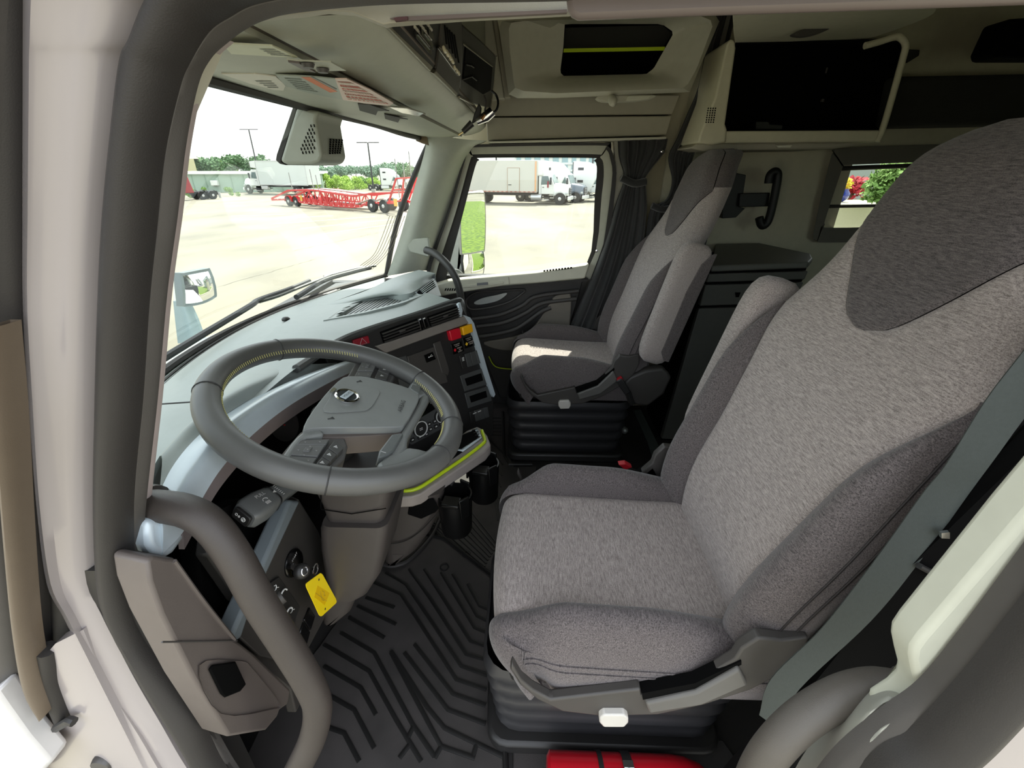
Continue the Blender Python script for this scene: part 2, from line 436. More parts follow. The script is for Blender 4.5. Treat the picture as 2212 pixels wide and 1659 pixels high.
# check strap boot and hinge below the seals
ck_ = MB().tube(cr([N(x, y, -.035) for x, y in ((100, 1402), (104, 1430), (108, 1470), (122, 1510), (136, 1545), (140, 1556))], 5), [.0115] * 26, 10).build('strap_boot', M_RUB, wl_ if 'wl_' in globals() else None, smooth=70)

sf = MB()
ro = [[N(a[0] + dx, a[1] + dy, o_) for a in [(180, 1360), (232, 1480), (300, 1590), (360, 1690), (440, 1800)]] for dx, dy, o_ in ((40, 0, .0), (0, 0, -.02), (-60, 30, -.035), (-130, 110, -.03), (-200, 200, -.01))]
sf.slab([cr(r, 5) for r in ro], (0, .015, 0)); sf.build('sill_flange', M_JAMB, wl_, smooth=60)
# rear lower corner: seal, white body, cream pillar trim
rb_m = [(2500, 1000), (2350, 1180), (2212, 1352), (2117, 1468), (2027, 1565), (1976, 1612), (1900, 1659), (1800, 1770)]
rb_o = [(2600, 1080), (2420, 1270), (2290, 1400), (2205, 1494), (2135, 1576), (2085, 1622), (2041, 1659), (1920, 1780)]
rb_i = [(2450, 930), (2320, 1100), (2212, 1242), (2099, 1388), (2005, 1497), (1918, 1560), (1812, 1648), (1720, 1770)]
s2 = struct(strip(MB(), curve_px(rb_m, .0), curve_px(rb_o, .0), .022).build('trim_11', M_RUB))
strip(MB(), curve_px(rb_i, .02), curve_px(rb_m, .006), .004, k=4).build('seal_lip', M_RUBL, s2)
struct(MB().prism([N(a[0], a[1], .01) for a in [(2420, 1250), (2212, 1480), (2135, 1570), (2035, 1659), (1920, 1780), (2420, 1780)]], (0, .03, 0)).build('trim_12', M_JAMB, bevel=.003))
struct(MB().prism([N(a, b, .035) for a, b in [(2500, 800), (2212, 1120), (2090, 1262), (1990, 1378), (1973, 1402), (1970, 1424), (1976, 1456), (1984, 1488), (1980, 1508), (1958, 1528), (1918, 1552), (1916, 1570), (1960, 1556), (2012, 1506), (2106, 1396), (2219, 1250), (2500, 910)]], (0, .03, 0)).build('trim_13', mat('cream_pillar_trim', (200, 202, 186), .5), bevel=.008, seg=3))
# dark inner side panel behind the belt
MB_ = MB().prism([P(a[0], a[1], .43) for a in [(2500, 700), (2212, 985), (1950, 1240), (1760, 1475), (1560, 1700), (1560, 1800), (2500, 1800)]], (0, .02, 0))
MB_.prism([P(a[0], a[1], .43) for a in [(2500, 700), (2500, 1800), (2520, 1800), (2520, 700)]], (0, .02, 0))
bp_ = struct(MB_.build('wall_left.001', M_VOID, smooth=0))
MB().tube(cr([P(a[0], a[1], .425) for a in [(1985, 1222), (2030, 1246), (2060, 1262)]], 5), .004, 8).build('ridge', M_DARK, bp_)
MB().prism([P(a[0], a[1], .424) for a in [(2034, 1152), (2052, 1150), (2052, 1164), (2034, 1163)]], (0, .004, 0)).build('clip', M_CHROME, bp_)
# near pillar and roof rail: close the cab between windscreen and door seal (hidden from here)
# rest of the near side (above and behind the door), out of the frame: keeps the cab closed
sh = MB()
for x0, x1, z0, z1 in ((.65, 1.30, -.05, 2.05), (1.30, 2.25, -.05, .90), (1.30, 2.25, 1.42, 2.05), (2.25, 2.48, -.05, 2.05)): sh.box(((x0 + x1) / 2, .33, (z0 + z1) / 2), (x1 - x0, .05, z1 - z0))
struct(MB().box((1.775, .33, 1.16), (.95, .006, .52)).build('window_added', glass('added_sleeper_glass', (.67, .71, .67)), smooth=0))  # unseen sleeper window, added to let light onto the far wall
sh.box((.1, .36, 1.80), (1.6, .05, .44)); sh.box((-.80, .40, .4), (.6, .05, .84))
struct(sh.build('wall_left.002', M_DARK, smooth=0))
# roof shell over the windscreen
struct(MB().box((-.45, 1.33, 1.72), (.5, 2.0, .04)).build('ceiling.001', M_LINER, smooth=0))
# ---- windscreen
M_GL = glass('windscreen_glass', (.74, .78, .74))
bot = [V((-.66, .45, .80)), V((-.80, .62, .79)), V((-.93, .95, .785)), V((-.985, 1.27, .78)), V((-.95, 1.55, .785)), V((-.85, 1.85, .79)), V((-.68, 2.16, .80))]
top = [V((-.40, .45, 1.375)), V((-.455, .62, 1.38)), V((-.475, .95, 1.385)), V((-.49, 1.27, 1.39)), V((-.47, 1.55, 1.388)), V((-.455, 1.85, 1.38)), V((-.42, 2.16, 1.375))]
bC, tC = resample(cr(bot, 6), 33), resample(cr(top, 6), 33)
wrows = [[b.lerp(t, k / 10) + V((-.03 * math.sin(math.pi * k / 10), 0, 0)) for b, t in zip(bC, tC)] for k in range(11)]
ws = struct(MB().grid(wrows).build('window_1', M_GL, fix=False))
npl = resample(curve_px(lip_in[7:19], .055), 11)[::-1]
struct(MB().slab([[wrows[k][0] for k in range(11)], [wrows[k][0].lerp(npl[k], .5) + V((0, .01, 0)) for k in range(11)], npl], (0, -.02, 0)).build('trim_19', M_TRIM, smooth=60))
struct(MB().box((.15, .35, 1.50), (1.3, .05, .20)).build('trim_20', M_TRIM, bevel=.01))
fr = MB()
fr.tube(bC, .012, 8); fr.tube([r[-1] for r in wrows], .012, 10); fr.tube([r[0] for r in wrows], .02, 8); fr.tube(tC, .010, 8)
fr.build('window_frame', M_RUB, ws)
# fine printed heater lines at the far lower corner of the pane
hl = MB()
gO = bC[29]; gN = (tC[29] - bC[27]).cross(bC[31] - bC[27]).normalized()
for k in range(6):
    hl.tube(cr([PP(x, y, gO + V((.02, 0, 0)), gN) for x, y in ((842 + k * 6.5, 466), (822 + k * 6.2, 520), (806 + k * 5.6, 552), (778 + k * 5.2, 574 + k * 1.5))], 4), .0011, 5)
hl.build('heater_line', mat('bronze_print', (120, 110, 90), .5), ws, kind='stuff')
MB().prism([P(a[0], a[1], 2.02) for a in [(904, 288), (922, 296), (926, 314), (912, 310), (898, 304)]], (0, .01, 0)).build('corner_patch', mat('bronze_print2', (112, 94, 70), .4), ws)
# ---- far pillar trim between windscreen and door
ap = [cr([P(*a) for a in col], 5) for col in (
    [(924, 291, 2.09), (914, 340, 2.09), (888, 430, 2.10), (862, 520, 2.11), (836, 596, 2.12)],
    [(945, 291, 2.08), (938, 340, 2.08), (915, 430, 2.09), (890, 520, 2.10), (862, 592, 2.11)],
    [(995, 300, 2.12), (975, 345, 2.12), (945, 430, 2.14), (920, 520, 2.15), (902, 585, 2.16)],
    [(1050, 304, 2.20), (1012, 330, 2.22), (978, 430, 2.24), (948, 520, 2.25), (928, 585, 2.26)])]
cols = [[cr([ap[j][i] for j in range(4)], 4)[k] for i in range(len(ap[0]))] for k in range(13)]
pl_ = struct(MB().slab(cols, (.0, .03, 0)).build('trim_14', mat('pale_green_grey_trim', (188, 192, 180), .5, bump=.1, bscale=1000), smooth=60))
MB().prism(Ps([(882, 516), (925, 514), (930, 545), (926, 556), (886, 545), (878, 530)], 2.10), (0, .03, 0)).build('handle_base', mat('pale_green_grey_trim', (0, 0, 0)), pl_, bevel=.006)
# ---- far door
d1 = struct(MB().prism(Ps([(1000, 622), (1120, 606), (1262, 598), (1245, 660), (1232, 700), (1225, 860), (1080, 860), (1040, 760)], 2.27), (0, .05, 0)).build('door_1', M_DARK, bevel=.006))
M_DLT = mat('light_door_cap', (206, 204, 186), .45, bump=.1, bscale=1000)
MB().prism(Ps([(935, 616), (968, 607), (1000, 603), (1160, 589), (1274, 571), (1264, 602), (1160, 612), (1098, 616), (1010, 630), (946, 642)], 2.185), (0, .06, 0)).build('sill_cap', M_DLT, d1, bevel=.008, seg=3)
MB().tube(Ps([(1098, 598), (1100, 614)], 2.183), .0015, 5).build('cap_seam', M_TRIM2, d1)
vs_ = MB()
for i in range(10): vs_.prism([p + V((0, -.003, 0)) for p in Ps([(1174 + i * 6.4, 583.5 - i * .75), (1178 + i * 6.4, 583 - i * .75), (1178 + i * 6.4, 586.5 - i * .75), (1174 + i * 6.4, 587 - i * .75)], 2.184)], (0, .003, 0))
for i in range(5): vs_.prism(Ps([(962 + i * 5, 623), (965 + i * 5, 622.5), (963 + i * 5, 628), (960 + i * 5, 628.5)], 2.183), (0, .003, 0))
vs_.build('vent_slot', M_VOID, d1, kind='stuff')
sw_ = MB().prism(Ps([(1000, 616), (1086, 608), (1088, 612), (1054, 618), (1000, 622)], 2.180), (0, .01, 0)).build('switch_plate', mat('light_door_cap', (0, 0, 0)), d1, bevel=.002)
MB().prism(Ps([(1030, 612), (1054, 610), (1054, 615), (1030, 617)], 2.175), (0, .008, 0)).build('window_switch', mat('mid_grey_key', (120, 122, 124), .4), sw_, bevel=.001)
# relief of the inner panel: handle pocket and raised sweeping rails
MB().tube(cr(Ps([(1010, 645), (1030, 632), (1080, 628), (1130, 626), (1128, 634), (1100, 652), (1060, 664), (1020, 668), (1008, 658)], 2.262), 5, True), .006, 8, closed=True).build('pocket_rim', M_CHAR, d1)
MB().prism(cr(Ps([(1024, 654), (1040, 645), (1070, 638), (1094, 633), (1090, 640), (1074, 650), (1050, 656), (1032, 658)], 2.245), 4, True), (0, .012, 0)).build('door_handle', mat('satin_door_handle', (196, 200, 196), .3, metal=.3), d1)
for i, (w_, pts) in enumerate(((.011, [(1020, 690), (1080, 680), (1128, 660), (1160, 640), (1250, 628)]), (.012, [(1030, 706), (1088, 697), (1136, 676), (1172, 655), (1245, 645)]), (.012, [(1036, 728), (1080, 720), (1120, 708), (1165, 676), (1190, 664)]))):
    MB().tube(cr(Ps(pts, 2.258), 6), w_, 10).build('door_rail', M_CHAR, d1)
MB().prism(cr(Ps([(1047, 740), (1110, 728), (1150, 710), (1185, 660), (1200, 640), (1232, 634), (1232, 690), (1222, 730), (1160, 752), (1100, 758), (1060, 752)], 2.252), 4, True), (0, .03, 0)).build('fabric_insert', mat('grey_taupe_insert', (122, 116, 106), .8, bump=.2, bscale=800), d1, bevel=.006)
MB().tube(cr(Ps([(1056, 770), (1066, 788), (1080, 795), (1112, 798)], 2.25), 5), .003, 6).build('lime_piping', M_LIME, d1)
# window of the far door: double rubber frame and pane
wo = [(1040, 333), (1278, 333), (1296, 340), (1304, 360), (1300, 420), (1274, 572), (1160, 588), (1000, 606), (958, 612), (940, 600), (984, 460), (1014, 352), (1022, 338)]
wi = [(1048, 341), (1270, 341), (1283, 347), (1289, 362), (1285, 420), (1266, 572), (1160, 586), (1000, 602), (968, 604), (965, 596), (998, 470), (1026, 362), (1036, 346)]
def loop(pts, y, n=4): return cr(Ps(pts, y), n, True)
def frame_between(mb, A_, B_, y0, y1):
    a, b = loop(A_, y0), loop(B_, y0); c, d = loop(B_, y1), loop(A_, y1)
    mb.grid([a, b, c, d], cu=True, cv=True); return mb
w2 = struct(MB().poly(loop(wi, 2.285)).build('window_2', glass('door_glass', (.67, .71, .67)), smooth=0, fix=False))
frame_between(MB(), wo, wi, 2.255, 2.31).build('window_frame', M_RUB, w2)
do = [(1024, 312), (1290, 308), (1314, 316), (1326, 340), (1330, 400), (1300, 590), (1250, 600), (1250, 610), (950, 632), (918, 600), (974, 440), (1000, 340), (1010, 320)]
dm = [(1030, 318), (1288, 314), (1308, 322), (1318, 342), (1321, 400), (1290, 590), (1250, 596), (1250, 604), (952, 626), (926, 600), (978, 440), (1006, 342), (1016, 324)]
frame_between(MB(), do, dm, 2.215, 2.26).build('door_seal', M_RUB, d1)
frame_between(MB(), dm, wo, 2.240, 2.30).build('door_frame', mat('pale_door_frame', (196, 196, 178), .4), d1)
# pale pillar strip behind the door
struct(MB().prism(Ps([(1326, 300), (1350, 300), (1346, 420), (1310, 590), (1290, 640), (1300, 560), (1330, 400)], 2.25), (0, .08, 0)).build('trim_15', M_TRIM, bevel=.004))
struct(MB().prism(Ps([(1398, 330), (1440, 330), (1420, 470), (1390, 700), (1350, 700), (1385, 480)], 2.30), (0, .05, 0)).build('trim_16', mat('beige_pillar', (158, 150, 122), .7)))
# ---- sleeper window and its moulded surround
so_ = [(1820, 320), (2060, 312), (2090, 330), (2040, 480), (2010, 516), (1790, 524), (1766, 518), (1758, 500), (1792, 350), (1802, 330)]
si_ = [(1836, 356), (2040, 350), (2052, 360), (2010, 470), (1985, 486), (1790, 492), (1782, 484), (1784, 470), (1818, 368), (1824, 360)]
s3 = struct(MB().poly(loop(si_, 2.36)).build('window_3', glass('sleeper_glass', (.55, .58, .52)), smooth=0, fix=False))
frame_between(MB(), so_, si_, 2.30, 2.37).build('window_frame', mat('dark_moulded_surround', (112, 108, 98), .6, bump=.1, bscale=800), s3)
MB().tube(Ps([(1815, 364), (2050, 355)], 2.34), .010, 8).build('frame_bar', M_RUB, s3)
MB().tube(Ps([(1788, 446), (1900, 444), (2040, 440)], 2.34), .008, 8).build('frame_bar', M_RUB, s3)
# =====================================================================================
# SEATS
# =====================================================================================
def lerp_tab(tab, z):
    if z <= tab[0][0]: return tab[0][1]
    for (a, b), (c, d) in zip(tab, tab[1:]):
        if z <= c:
            t = (z - a) / (c - a); return b + (d - b) * t
    return tab[-1][1]
def smooth_tab(tab, n=10):
    q = cr([V((a, b, 0)) for a, b in tab], n); return [(p.x, p.y) for p in q]
XC = smooth_tab([(.44, .415), (.50, .412), (.58, .425), (.70, .458), (.85, .503), (1.0, .566), (1.1, .608), (1.2, .636), (1.28, .660), (1.33, .70)])
HW = smooth_tab([(.44, .225), (.50, .247), (.60, .262), (.75, .268), (.88, .265), (.96, .252), (1.02, .230), (1.09, .205), (1.16, .187), (1.22, .172), (1.27, .151), (1.30, .124), (1.322, .078), (1.33, .036)])
WC = smooth_tab([(.44, .150), (.50, .157), (.60, .166), (.75, .178), (.87, .196), (.95, .225), (.995, .2395)])
WI = smooth_tab([(1.018, .012), (1.026, .04), (1.045, .066), (1.09, .104), (1.14, .142), (1.175, .168), (1.205, .183)])
MW_CUSH_PUFF = .006
def bsurf(z, w):
    """front surface of the backrest: x at height z, across w"""
    h = lerp_tab(HW, z); a = abs(w)
    x = lerp_tab(XC, z)
    x += -.018 * (a / h) ** 2 * (1 if z < 1.0 else max(0, 1 - (z - 1.0) / .2))
    x += .03 * (a / h) ** 8
    x -= .012 * math.exp(-((z - .62) / .12) ** 2)            # lumbar
    return x
def seamdip(dist, d=.006, wdt=.007): return d * math.exp(-(dist / wdt) ** 2)
def csp(a, b, n): return [a + (b - a) * (.5 - .5 * math.cos(math.pi * i / n)) for i in range(n + 1)]
def make_seat(name, label, yc, inner):
    r = thing(name, label, 'seat', (.2, yc, 0))
    o = V((0, yc, 0))
    L = lambda x, w_, z: o + V((x, w_, z))
    # ---- cushion: light centre panel rolling over the front edge
    prof = cr([V((-.020, 0, .365)), V((-.052, 0, .41)), V((-.064, 0, .455)), V((-.050, 0, .490)), V((-.010, 0, .505)), V((.08, 0, .503)), V((.2, 0, .496)), V((.33, 0, .490)), V((.46, 0, .488))], 6)
    n = len(prof)
    def hb(x):   # bolster height over the panel
        t = min(1, max(0, (x + .035) / .12)); t = t * t * (3 - 2 * t)
        u = min(1, max(0, (x - .22) / .25)); u = u * u * (3 - 2 * u)
        return .004 + .058 * t * (1 - .75 * u)
    rows = []
    for p in prof:
        row = []
        for w_ in csp(-.172, .172, 22):
            d = .172 - abs(w_); row.append(L(p.x + .012 * (w_ / .172) ** 2 * (1 if p.x < 0 else 0), w_, p.z - seamdip(d) - .006 * math.cos(w_ / .172 * 1.57) * (1 if p.x > .02 else 0)))
        rows.append(row)
    MB().grid(rows).build('seat_cushion', M_FABL, r, smooth=80)
    for sgn in (-1, 1):
        rows = []; pipe = []; pipe2 = []
        for p in prof:
            b = hb(p.x); base = p.z; u = min(1, max(0, (p.x + .055) / .14)); u = u * u * (3 - 2 * u)
            if p.x < -.04 and base < .492:            # rounded front corner
                pts = [V((.172, base, 0)), V((.190, base, .002)), V((.210, base, .010)), V((.228, base, .026)), V((.240, base, .048)), V((.246, base, .068)), V((.248, base, .085))]
            else:
                ed = .246 + .014 * u; zl = .395 - .020 * u; k = 1 - u
                pts = [V((.172, base, 0)), V((.180, base + b * .55, .001)), V((.205, base + b, .006 * k)), V((ed - .024, base + b * .75 - .01 * k, .022 * k)), V((ed - .002, base + b * .1 - .018, .044 * k)), V((ed + .002, base * .45 + zl * .55, .060 * k)), V((ed - .012, zl, .078 * k))]
            q = cr(pts, 4)
            rows.append([L(p.x + a.z, sgn * (a.x), a.y - seamdip((a.x - .172) if i < 8 else 1)) for i, a in enumerate(q)])
            pipe.append(rows[-1][17] + V((0, sgn * .0015, .0005))); pipe2.append(rows[-1][18] + V((0, sgn * .0015, 0)))
        bo_ = MB().grid(rows).build('cushion_bolster', M_FABD, r, smooth=80)
        MB().tube(pipe[18:], .0016, 6).tube(pipe2[18:], .0013, 6).build('seam_piping', M_FABD, bo_)
    MB().box(L(.21, 0, .385), (.47, .46, .05)).build('cushion_pan', M_DARK, r, bevel=.02)
    # ---- backrest
    zs = csp(.445, 1.018, 26)
    mbp = MB()
    def row(z, ws, seams):
        return [L(bsurf(z, w_) + sum(seamdip(abs(w_ - s_)) for s_ in seams), w_, z) for w_ in ws]
    mbp.grid([row(z, csp(-min(lerp_tab(WC, z), lerp_tab(HW, z)), min(lerp_tab(WC, z), lerp_tab(HW, z)), 24), (-lerp_tab(WC, z), lerp_tab(WC, z)) if z < .99 else ()) for z in zs])
    def wrapside(sgn, z0, z1, nz):
        rows = []
        for i in range(nz + 1):
            z = z0 + (z1 - z0) * i / nz; h = lerp_tab(HW, z); x = bsurf(z, h)
            q = cr([V((h, x, 0)), V((h + .008, x + .018, 0)), V((h + .003, x + .045, 0)), V((h - .022, x + .072, 0))], 4)
            rows.append([L(a.y, sgn * a.x, z) for a in q])
        return rows
    for sgn in (-1, 1):   # lobes beside the headrest insert, and their sides
        rows = []
        for i in range(15):
            z = 1.018 + (1.205 - 1.018) * i / 14; wi, h = lerp_tab(WI, z), lerp_tab(HW, z)
            if i == 0: wi = 0
            ww = csp(min(wi, h), h, 10); rows.append([L(bsurf(z, a) + seamdip(abs(a - wi), .004), sgn * a, z) for a in ww])
        mbp.grid(rows); mbp.grid(wrapside(sgn, .985, 1.205, 14))
    mbp.build('backrest', M_FABL, r, smooth=70)
    hi = MB(); rows = []
    for i in range(31):
        z = 1.018 + (1.33 - 1.018) * i / 30; h = lerp_tab(HW, z); wi = min(lerp_tab(WI, z), h) if z < 1.205 else h
        rows.append([L(bsurf(z, a) + (seamdip(abs(abs(a) - wi), .004) - .003 if z < 1.2 else -.003), a, z) for a in csp(-wi, wi, 20)])
    hi.grid(rows)
    for sgn in (-1, 1): hi.grid(wrapside(sgn, 1.205, 1.33, 12))
    t0 = rows[-1]; hi.grid([t0, [p + V((.04, 0, .003)) for p in t0], [p + V((.07, 0, -.02)) for p in t0]])
    hp_ = hi.build('headrest_insert', M_FABD, r, smooth=70)
    for sgn in (-1, 1):
        MB().tube([p + V((-.001, 0, .001)) for p in [L(bsurf(z, lerp_tab(HW, z)) - .004, sgn * (lerp_tab(HW, z) - .01), z) for z in [1.215 + .01 * k for k in range(9)]]], .0016, 6).build('seam_piping', M_FABD, hp_)
    for sgn in (-1, 1):
        rows = []; p1 = []; p2 = []
        for z in csp(.445, 1.0, 26):
            h = lerp_tab(HW, z); wc = min(lerp_tab(WC, z), h - .002); d = h - wc
            b = .040 * min(1, d / .07) * min(1, max(.2, (z - .42) / .1)); x = bsurf(z, wc)
            q = cr([V((wc, x, 0)), V((wc + .22 * d, x - b * .62, 0)), V((wc + .55 * d, x - b, 0)), V((wc + .88 * d, x - b * .55, 0)), V((h + .004, x + .02, 0)), V((h + .006, x + .055, 0)), V((h - .02, x + .10, 0))], 4)
            rows.append([L(a.y + (seamdip(a.x - wc) if i < 9 else 0), sgn * a.x, z) for i, a in enumerate(q)])
            p1.append(rows[-1][15] + V((-.001, sgn * .001, 0))); p2.append(rows[-1][17] + V((0, sgn * .0012, 0)))
        bb = MB().grid(rows).build('backrest_bolster', M_FABD, r, smooth=80)
        MB().tube(p1, .0017, 6).tube(p2, .0017, 6).build('seam_piping', mat('dark_piping', (46, 42, 42), .7), bb)
    rows = []
    for z in csp(.42, 1.325, 24):
        h = lerp_tab(HW, z) - .02; x = bsurf(z, 0) + (.11 if z < .95 else .11 - .03 * min(1, (z - .95) / .15))
        rows.append([L(x - .02 * (a / h) ** 4, a, z) for a in csp(-h, h, 10)])
    MB().slab(rows, (.012, 0, 0)).build('back_shell', mat('dark_seat_back_cloth', (58, 55, 54), .85, bump=.2, bscale=900), r, smooth=60)
    MB().box(L(.47, 0, .43), (.10, .40, .10)).build('back_hinge', M_DARK, r, bevel=.02)
    # ---- plastic side covers with lever and button
    def px(pts, y=.47): return [P(a[0], a[1], y) - V((0, .75, 0)) for a in pts]
    cov = px([(1106, 1436), (1126, 1470), (1152, 1492), (1190, 1512), (1384, 1489), (1386, 1502), (1500, 1478), (1588, 1425), (1602, 1402), (1640, 1378), (1690, 1384), (1748, 1376), (1742, 1412), (1700, 1452), (1620, 1492), (1520, 1524), (1420, 1545), (1300, 1548), (1215, 1538), (1160, 1512), (1122, 1480), (1102, 1448)])
    for sgn in (-1, 1):
        f = lambda p, dy=0: o + V((p.x, sgn * (-p.y) + sgn * dy * -1, p.z)) if sgn > 0 else o + V((p.x, p.y + dy, p.z))
        mk = lambda pts, dy, th: MB().prism([(o + V((p.x, (p.y + dy) * (1 if sgn < 0 else -1), p.z))) for p in pts], (0, th * (1 if sgn < 0 else -1), 0))
        cv = mk(cov, 0, .020).build('side_cover', M_CHAR, r, bevel=.007, seg=3)
        mk(px([(1392, 1508), (1500, 1484), (1592, 1432), (1612, 1468), (1512, 1512), (1400, 1530)]), -.010, .03).build('recline_lever', mat('mid_grey_lever', (98, 96, 92), .5), cv, bevel=.005)
        mk(px([(1386, 1494), (1500, 1472), (1600, 1424), (1600, 1432), (1500, 1484), (1388, 1508)]), -.003, .02).build('lever_gap', M_VOID, cv)
        mk(px([(1293, 1536), (1302, 1529), (1346, 1529), (1355, 1536), (1355, 1546), (1346, 1556), (1302, 1556), (1293, 1546)]), -.012, .03).build('slide_button', mat('pale_grey_button', (206, 202, 194), .4), cv, bevel=.003)
    # recliner housing on the rear corners
    for sgn in (inner,):
        MB().prism([L(x, sgn * .272, z) for x, z in ((.40, .46), (.43, .50), (.49, .53), (.56, .54), (.60, .50), (.58, .42), (.52, .36), (.44, .37))], (0, -sgn * .05, 0)).build('recliner_cover', M_CHAR, r, bevel=.012, seg=3)
    # ---- rubber bellows over the suspension
    rows = []; nf = 5
    for i in range(nf * 4 + 1):
        t = i / (nf * 4); z = .045 + .285 * t; k = .5 - .5 * math.cos(i / 4 * 2 * math.pi)
        rr_ = rrect(.50 + .05 * t + .022 * k, .30 + .07 * t + .022 * k, .06)
        rows.append([L(.2 + a, b, z) for a, b in rr_])
    bl = MB().grid(rows, cu=True).build('rubber_bellows', mat('black_bellows_rubber', (50, 50, 52), .42, bump=.05), r, smooth=50)
    MB().prism([L(.2 + a, b, .001) for a, b in rrect(.56, .36, .05)], (0, 0, .044)).build('seat_plinth', M_DARK, r, bevel=.01)
    # ---- armrest folded up beside the backrest
    a0, a1 = L(.487, inner * .315, .585), L(.600, inner * .315, 1.035)
    ax = (a1 - a0).normalized(); e1 = V((0, 1, 0)); e2 = ax.cross(e1)
    rows = []; m = 18
    for i in range(m + 1):
        t = .5 - .5 * math.cos(math.pi * i / m); sc = (1 - abs(2 * t - 1) ** 7) ** (1 / 3.2)
        c = a0.lerp(a1, t); row = []
        for j in range(24):
            an = 2 * math.pi * j / 24; cx, sx = math.cos(an), math.sin(an); pw = .55
            row.append(c + e1 * (.040 * sc * math.copysign(abs(cx) ** pw, cx)) + e2 * (.062 * sc * math.copysign(abs(sx) ** pw, sx)))
        rows.append(row)
    ar = MB().grid(rows, cu=True).build('armrest', M_FABL, r, smooth=60)
    inl = [a0 + ax * u + e2 * q * -1 + V((0, -.042, 0)) for u, q in ((.03, .055), (.03, .035), (.06, .012), (.30, .008), (.40, .02), (.44, .045), (.445, .058))] if e2.x < 0 else [a0 + ax * u + e2 * q + V((0, -.042, 0)) for u, q in ((.03, .055), (.03, .035), (.06, .012), (.30, .008), (.40, .02), (.44, .045), (.445, .058))]
    MB().prism(inl, (0, .01, 0)).build('armrest_inlay', M_FABD, ar, bevel=.003)
    # ---- seat belt buckle on the inner side
    bk = MB(); R_ = Matrix.Rotation(math.radians(-35), 3, 'Y')
    bk.box(L(.400, inner * .292, .47), (.026, .03, .075), R_)
    bko = bk.build('belt_buckle', M_DARK, r, bevel=.004)
    MB().box(L(.384, inner * .292, .498), (.024, .022, .012), R_).build('release_button', mat('buckle_red', (196, 30, 44), .4), bko, bevel=.002)
    MB().tube([L(.425, inner * .292, .44), L(.45, inner * .285, .38)], .011, 8).build('buckle_stalk', M_DARK, bko)
    return r
ds = make_seat('driver_seat', 'big grey melange cloth driver seat behind the steering wheel', .75, 1)
ps = make_seat('passenger_seat', 'grey melange cloth passenger seat beside the far door with sunlit cushion', 1.935, -1)
# =====================================================================================
# STEERING WHEEL AND COLUMN
# =====================================================================================
WC0 = V((-.329, .70, .882)); WA = math.radians(20)
WN = V((math.sin(WA), 0, math.cos(WA))); W1 = V((math.cos(WA), 0, -math.sin(WA))); W2 = V((0, 1, 0))
def Wp(px, py, h=0.0): return PP(px, py, WC0 + WN * h, WN)
sw = thing('steering_wheel', 'grey leather steering wheel with yellow-green stitching and thumb buttons', 'steering wheel', WC0)
RR, RT_ = .2045, .0205
ringp = [WC0 + (W1 * math.cos(2 * math.pi * i / 96) + W2 * math.sin(2 * math.pi * i / 96)) * RR for i in range(96)]
rim = MB().tube(ringp, RT_, 16, closed=True).build('rim', M_LEATH, sw, smooth=80)
M_JOIN = mat('leather_joint', (48, 48, 47), .6)
for a in (-155, 148, 12, -18, 60, -75):                     # stitched joints between leather panels
    a = math.radians(a); c = WC0 + (W1 * math.cos(a) + W2 * math.sin(a)) * RR; tdir = (-W1 * math.sin(a) + W2 * math.cos(a)); rad = (W1 * math.cos(a) + W2 * math.sin(a))
    MB().tube([c + (rad * math.cos(t * math.pi / 12) + WN * math.sin(t * math.pi / 12)) * (RT_ + .0002) for t in range(24)], .0011, 6, closed=True).build('leather_joint', M_JOIN, rim)
M_ST = mat('yellow_green_thread', (206, 200, 128), .6)
def stitches(a0, a1, n_):
    mb = MB()
    for k in range(n_):
        a = math.radians(a0 + (a1 - a0) * k / (n_ - 1)); rad = W1 * math.cos(a) + W2 * math.sin(a); tg = W2 * math.cos(a) - W1 * math.sin(a)
        c = WC0 + rad * RR
        p0 = c + (-rad * .90 + WN * .43) * (RT_ + .0008); p1 = c + (-rad * .985 + WN * .14) * (RT_ + .0008)
        mb.tube([p0 + tg * .0011, p1 - tg * .0011], .00065, 5)
    return mb
stitches(102, 246, 92).build('stitching', M_ST, rim)
stitches(18, 58, 24).build('stitching', M_ST, rim)
stitches(-12, 10, 15).build('stitching', M_ST, rim)
# hub, spokes
M_HUB = mat('hub_grey', (130, 133, 130), .45, bump=.12, bscale=1600)
def wpoly(pts, h0, h1, name, m, par=sw, bev=.003, sm=0):
    q = [Wp(a[0], a[1], h1) for a in pts]
    if sm: q = cr(q, sm, True)
    return MB().prism(q, WN * (h0 - h1)).build(name, m, par, bevel=bev)
hub = wpoly([(741, 815), (765, 812), (794, 814), (845, 826), (885, 839), (904, 851), (904, 866), (890, 893), (876, 915), (858, 922), (760, 923), (676, 924), (655, 930), (664, 904), (690, 867), (715, 838)], -.045, .002, 'airbag_cover', M_HUB, bev=.008, sm=2)
wpoly([(722, 835), (760, 833), (818, 842), (812, 865), (796, 884), (770, 888), (700, 889), (712, 860)], .0021, .0035, 'raised_shield', M_HUB, hub, bev=.0012, sm=3)
E1 = (Wp(779, 850, .005) - Wp(719, 862, .005)).normalized()
ec = Wp(749, 857, .004)
MB().lathe([(.0225, 0), (.0225, .003), (.020, .005), (.0175, .0035), (.017, .003)], ec, WN, 32).build('emblem_ring', M_CHROME, hub, smooth=30)
MB().lathe([(.0172, .0028), (.0172, .0032), (.0001, .0032)], ec, WN, 32).build('emblem_disc', mat('emblem_dark', (38, 44, 48), .25), hub)
tx = (Wp(765, 845, .004) - Wp(733, 869, .004)).normalized(); ty = WN.cross(tx)
MB().box(ec + WN * .0045, (.012, .030, .0015), Matrix((ty, tx, WN)).transposed()).build('emblem_bar', M_SATIN, hub, bevel=.0005)
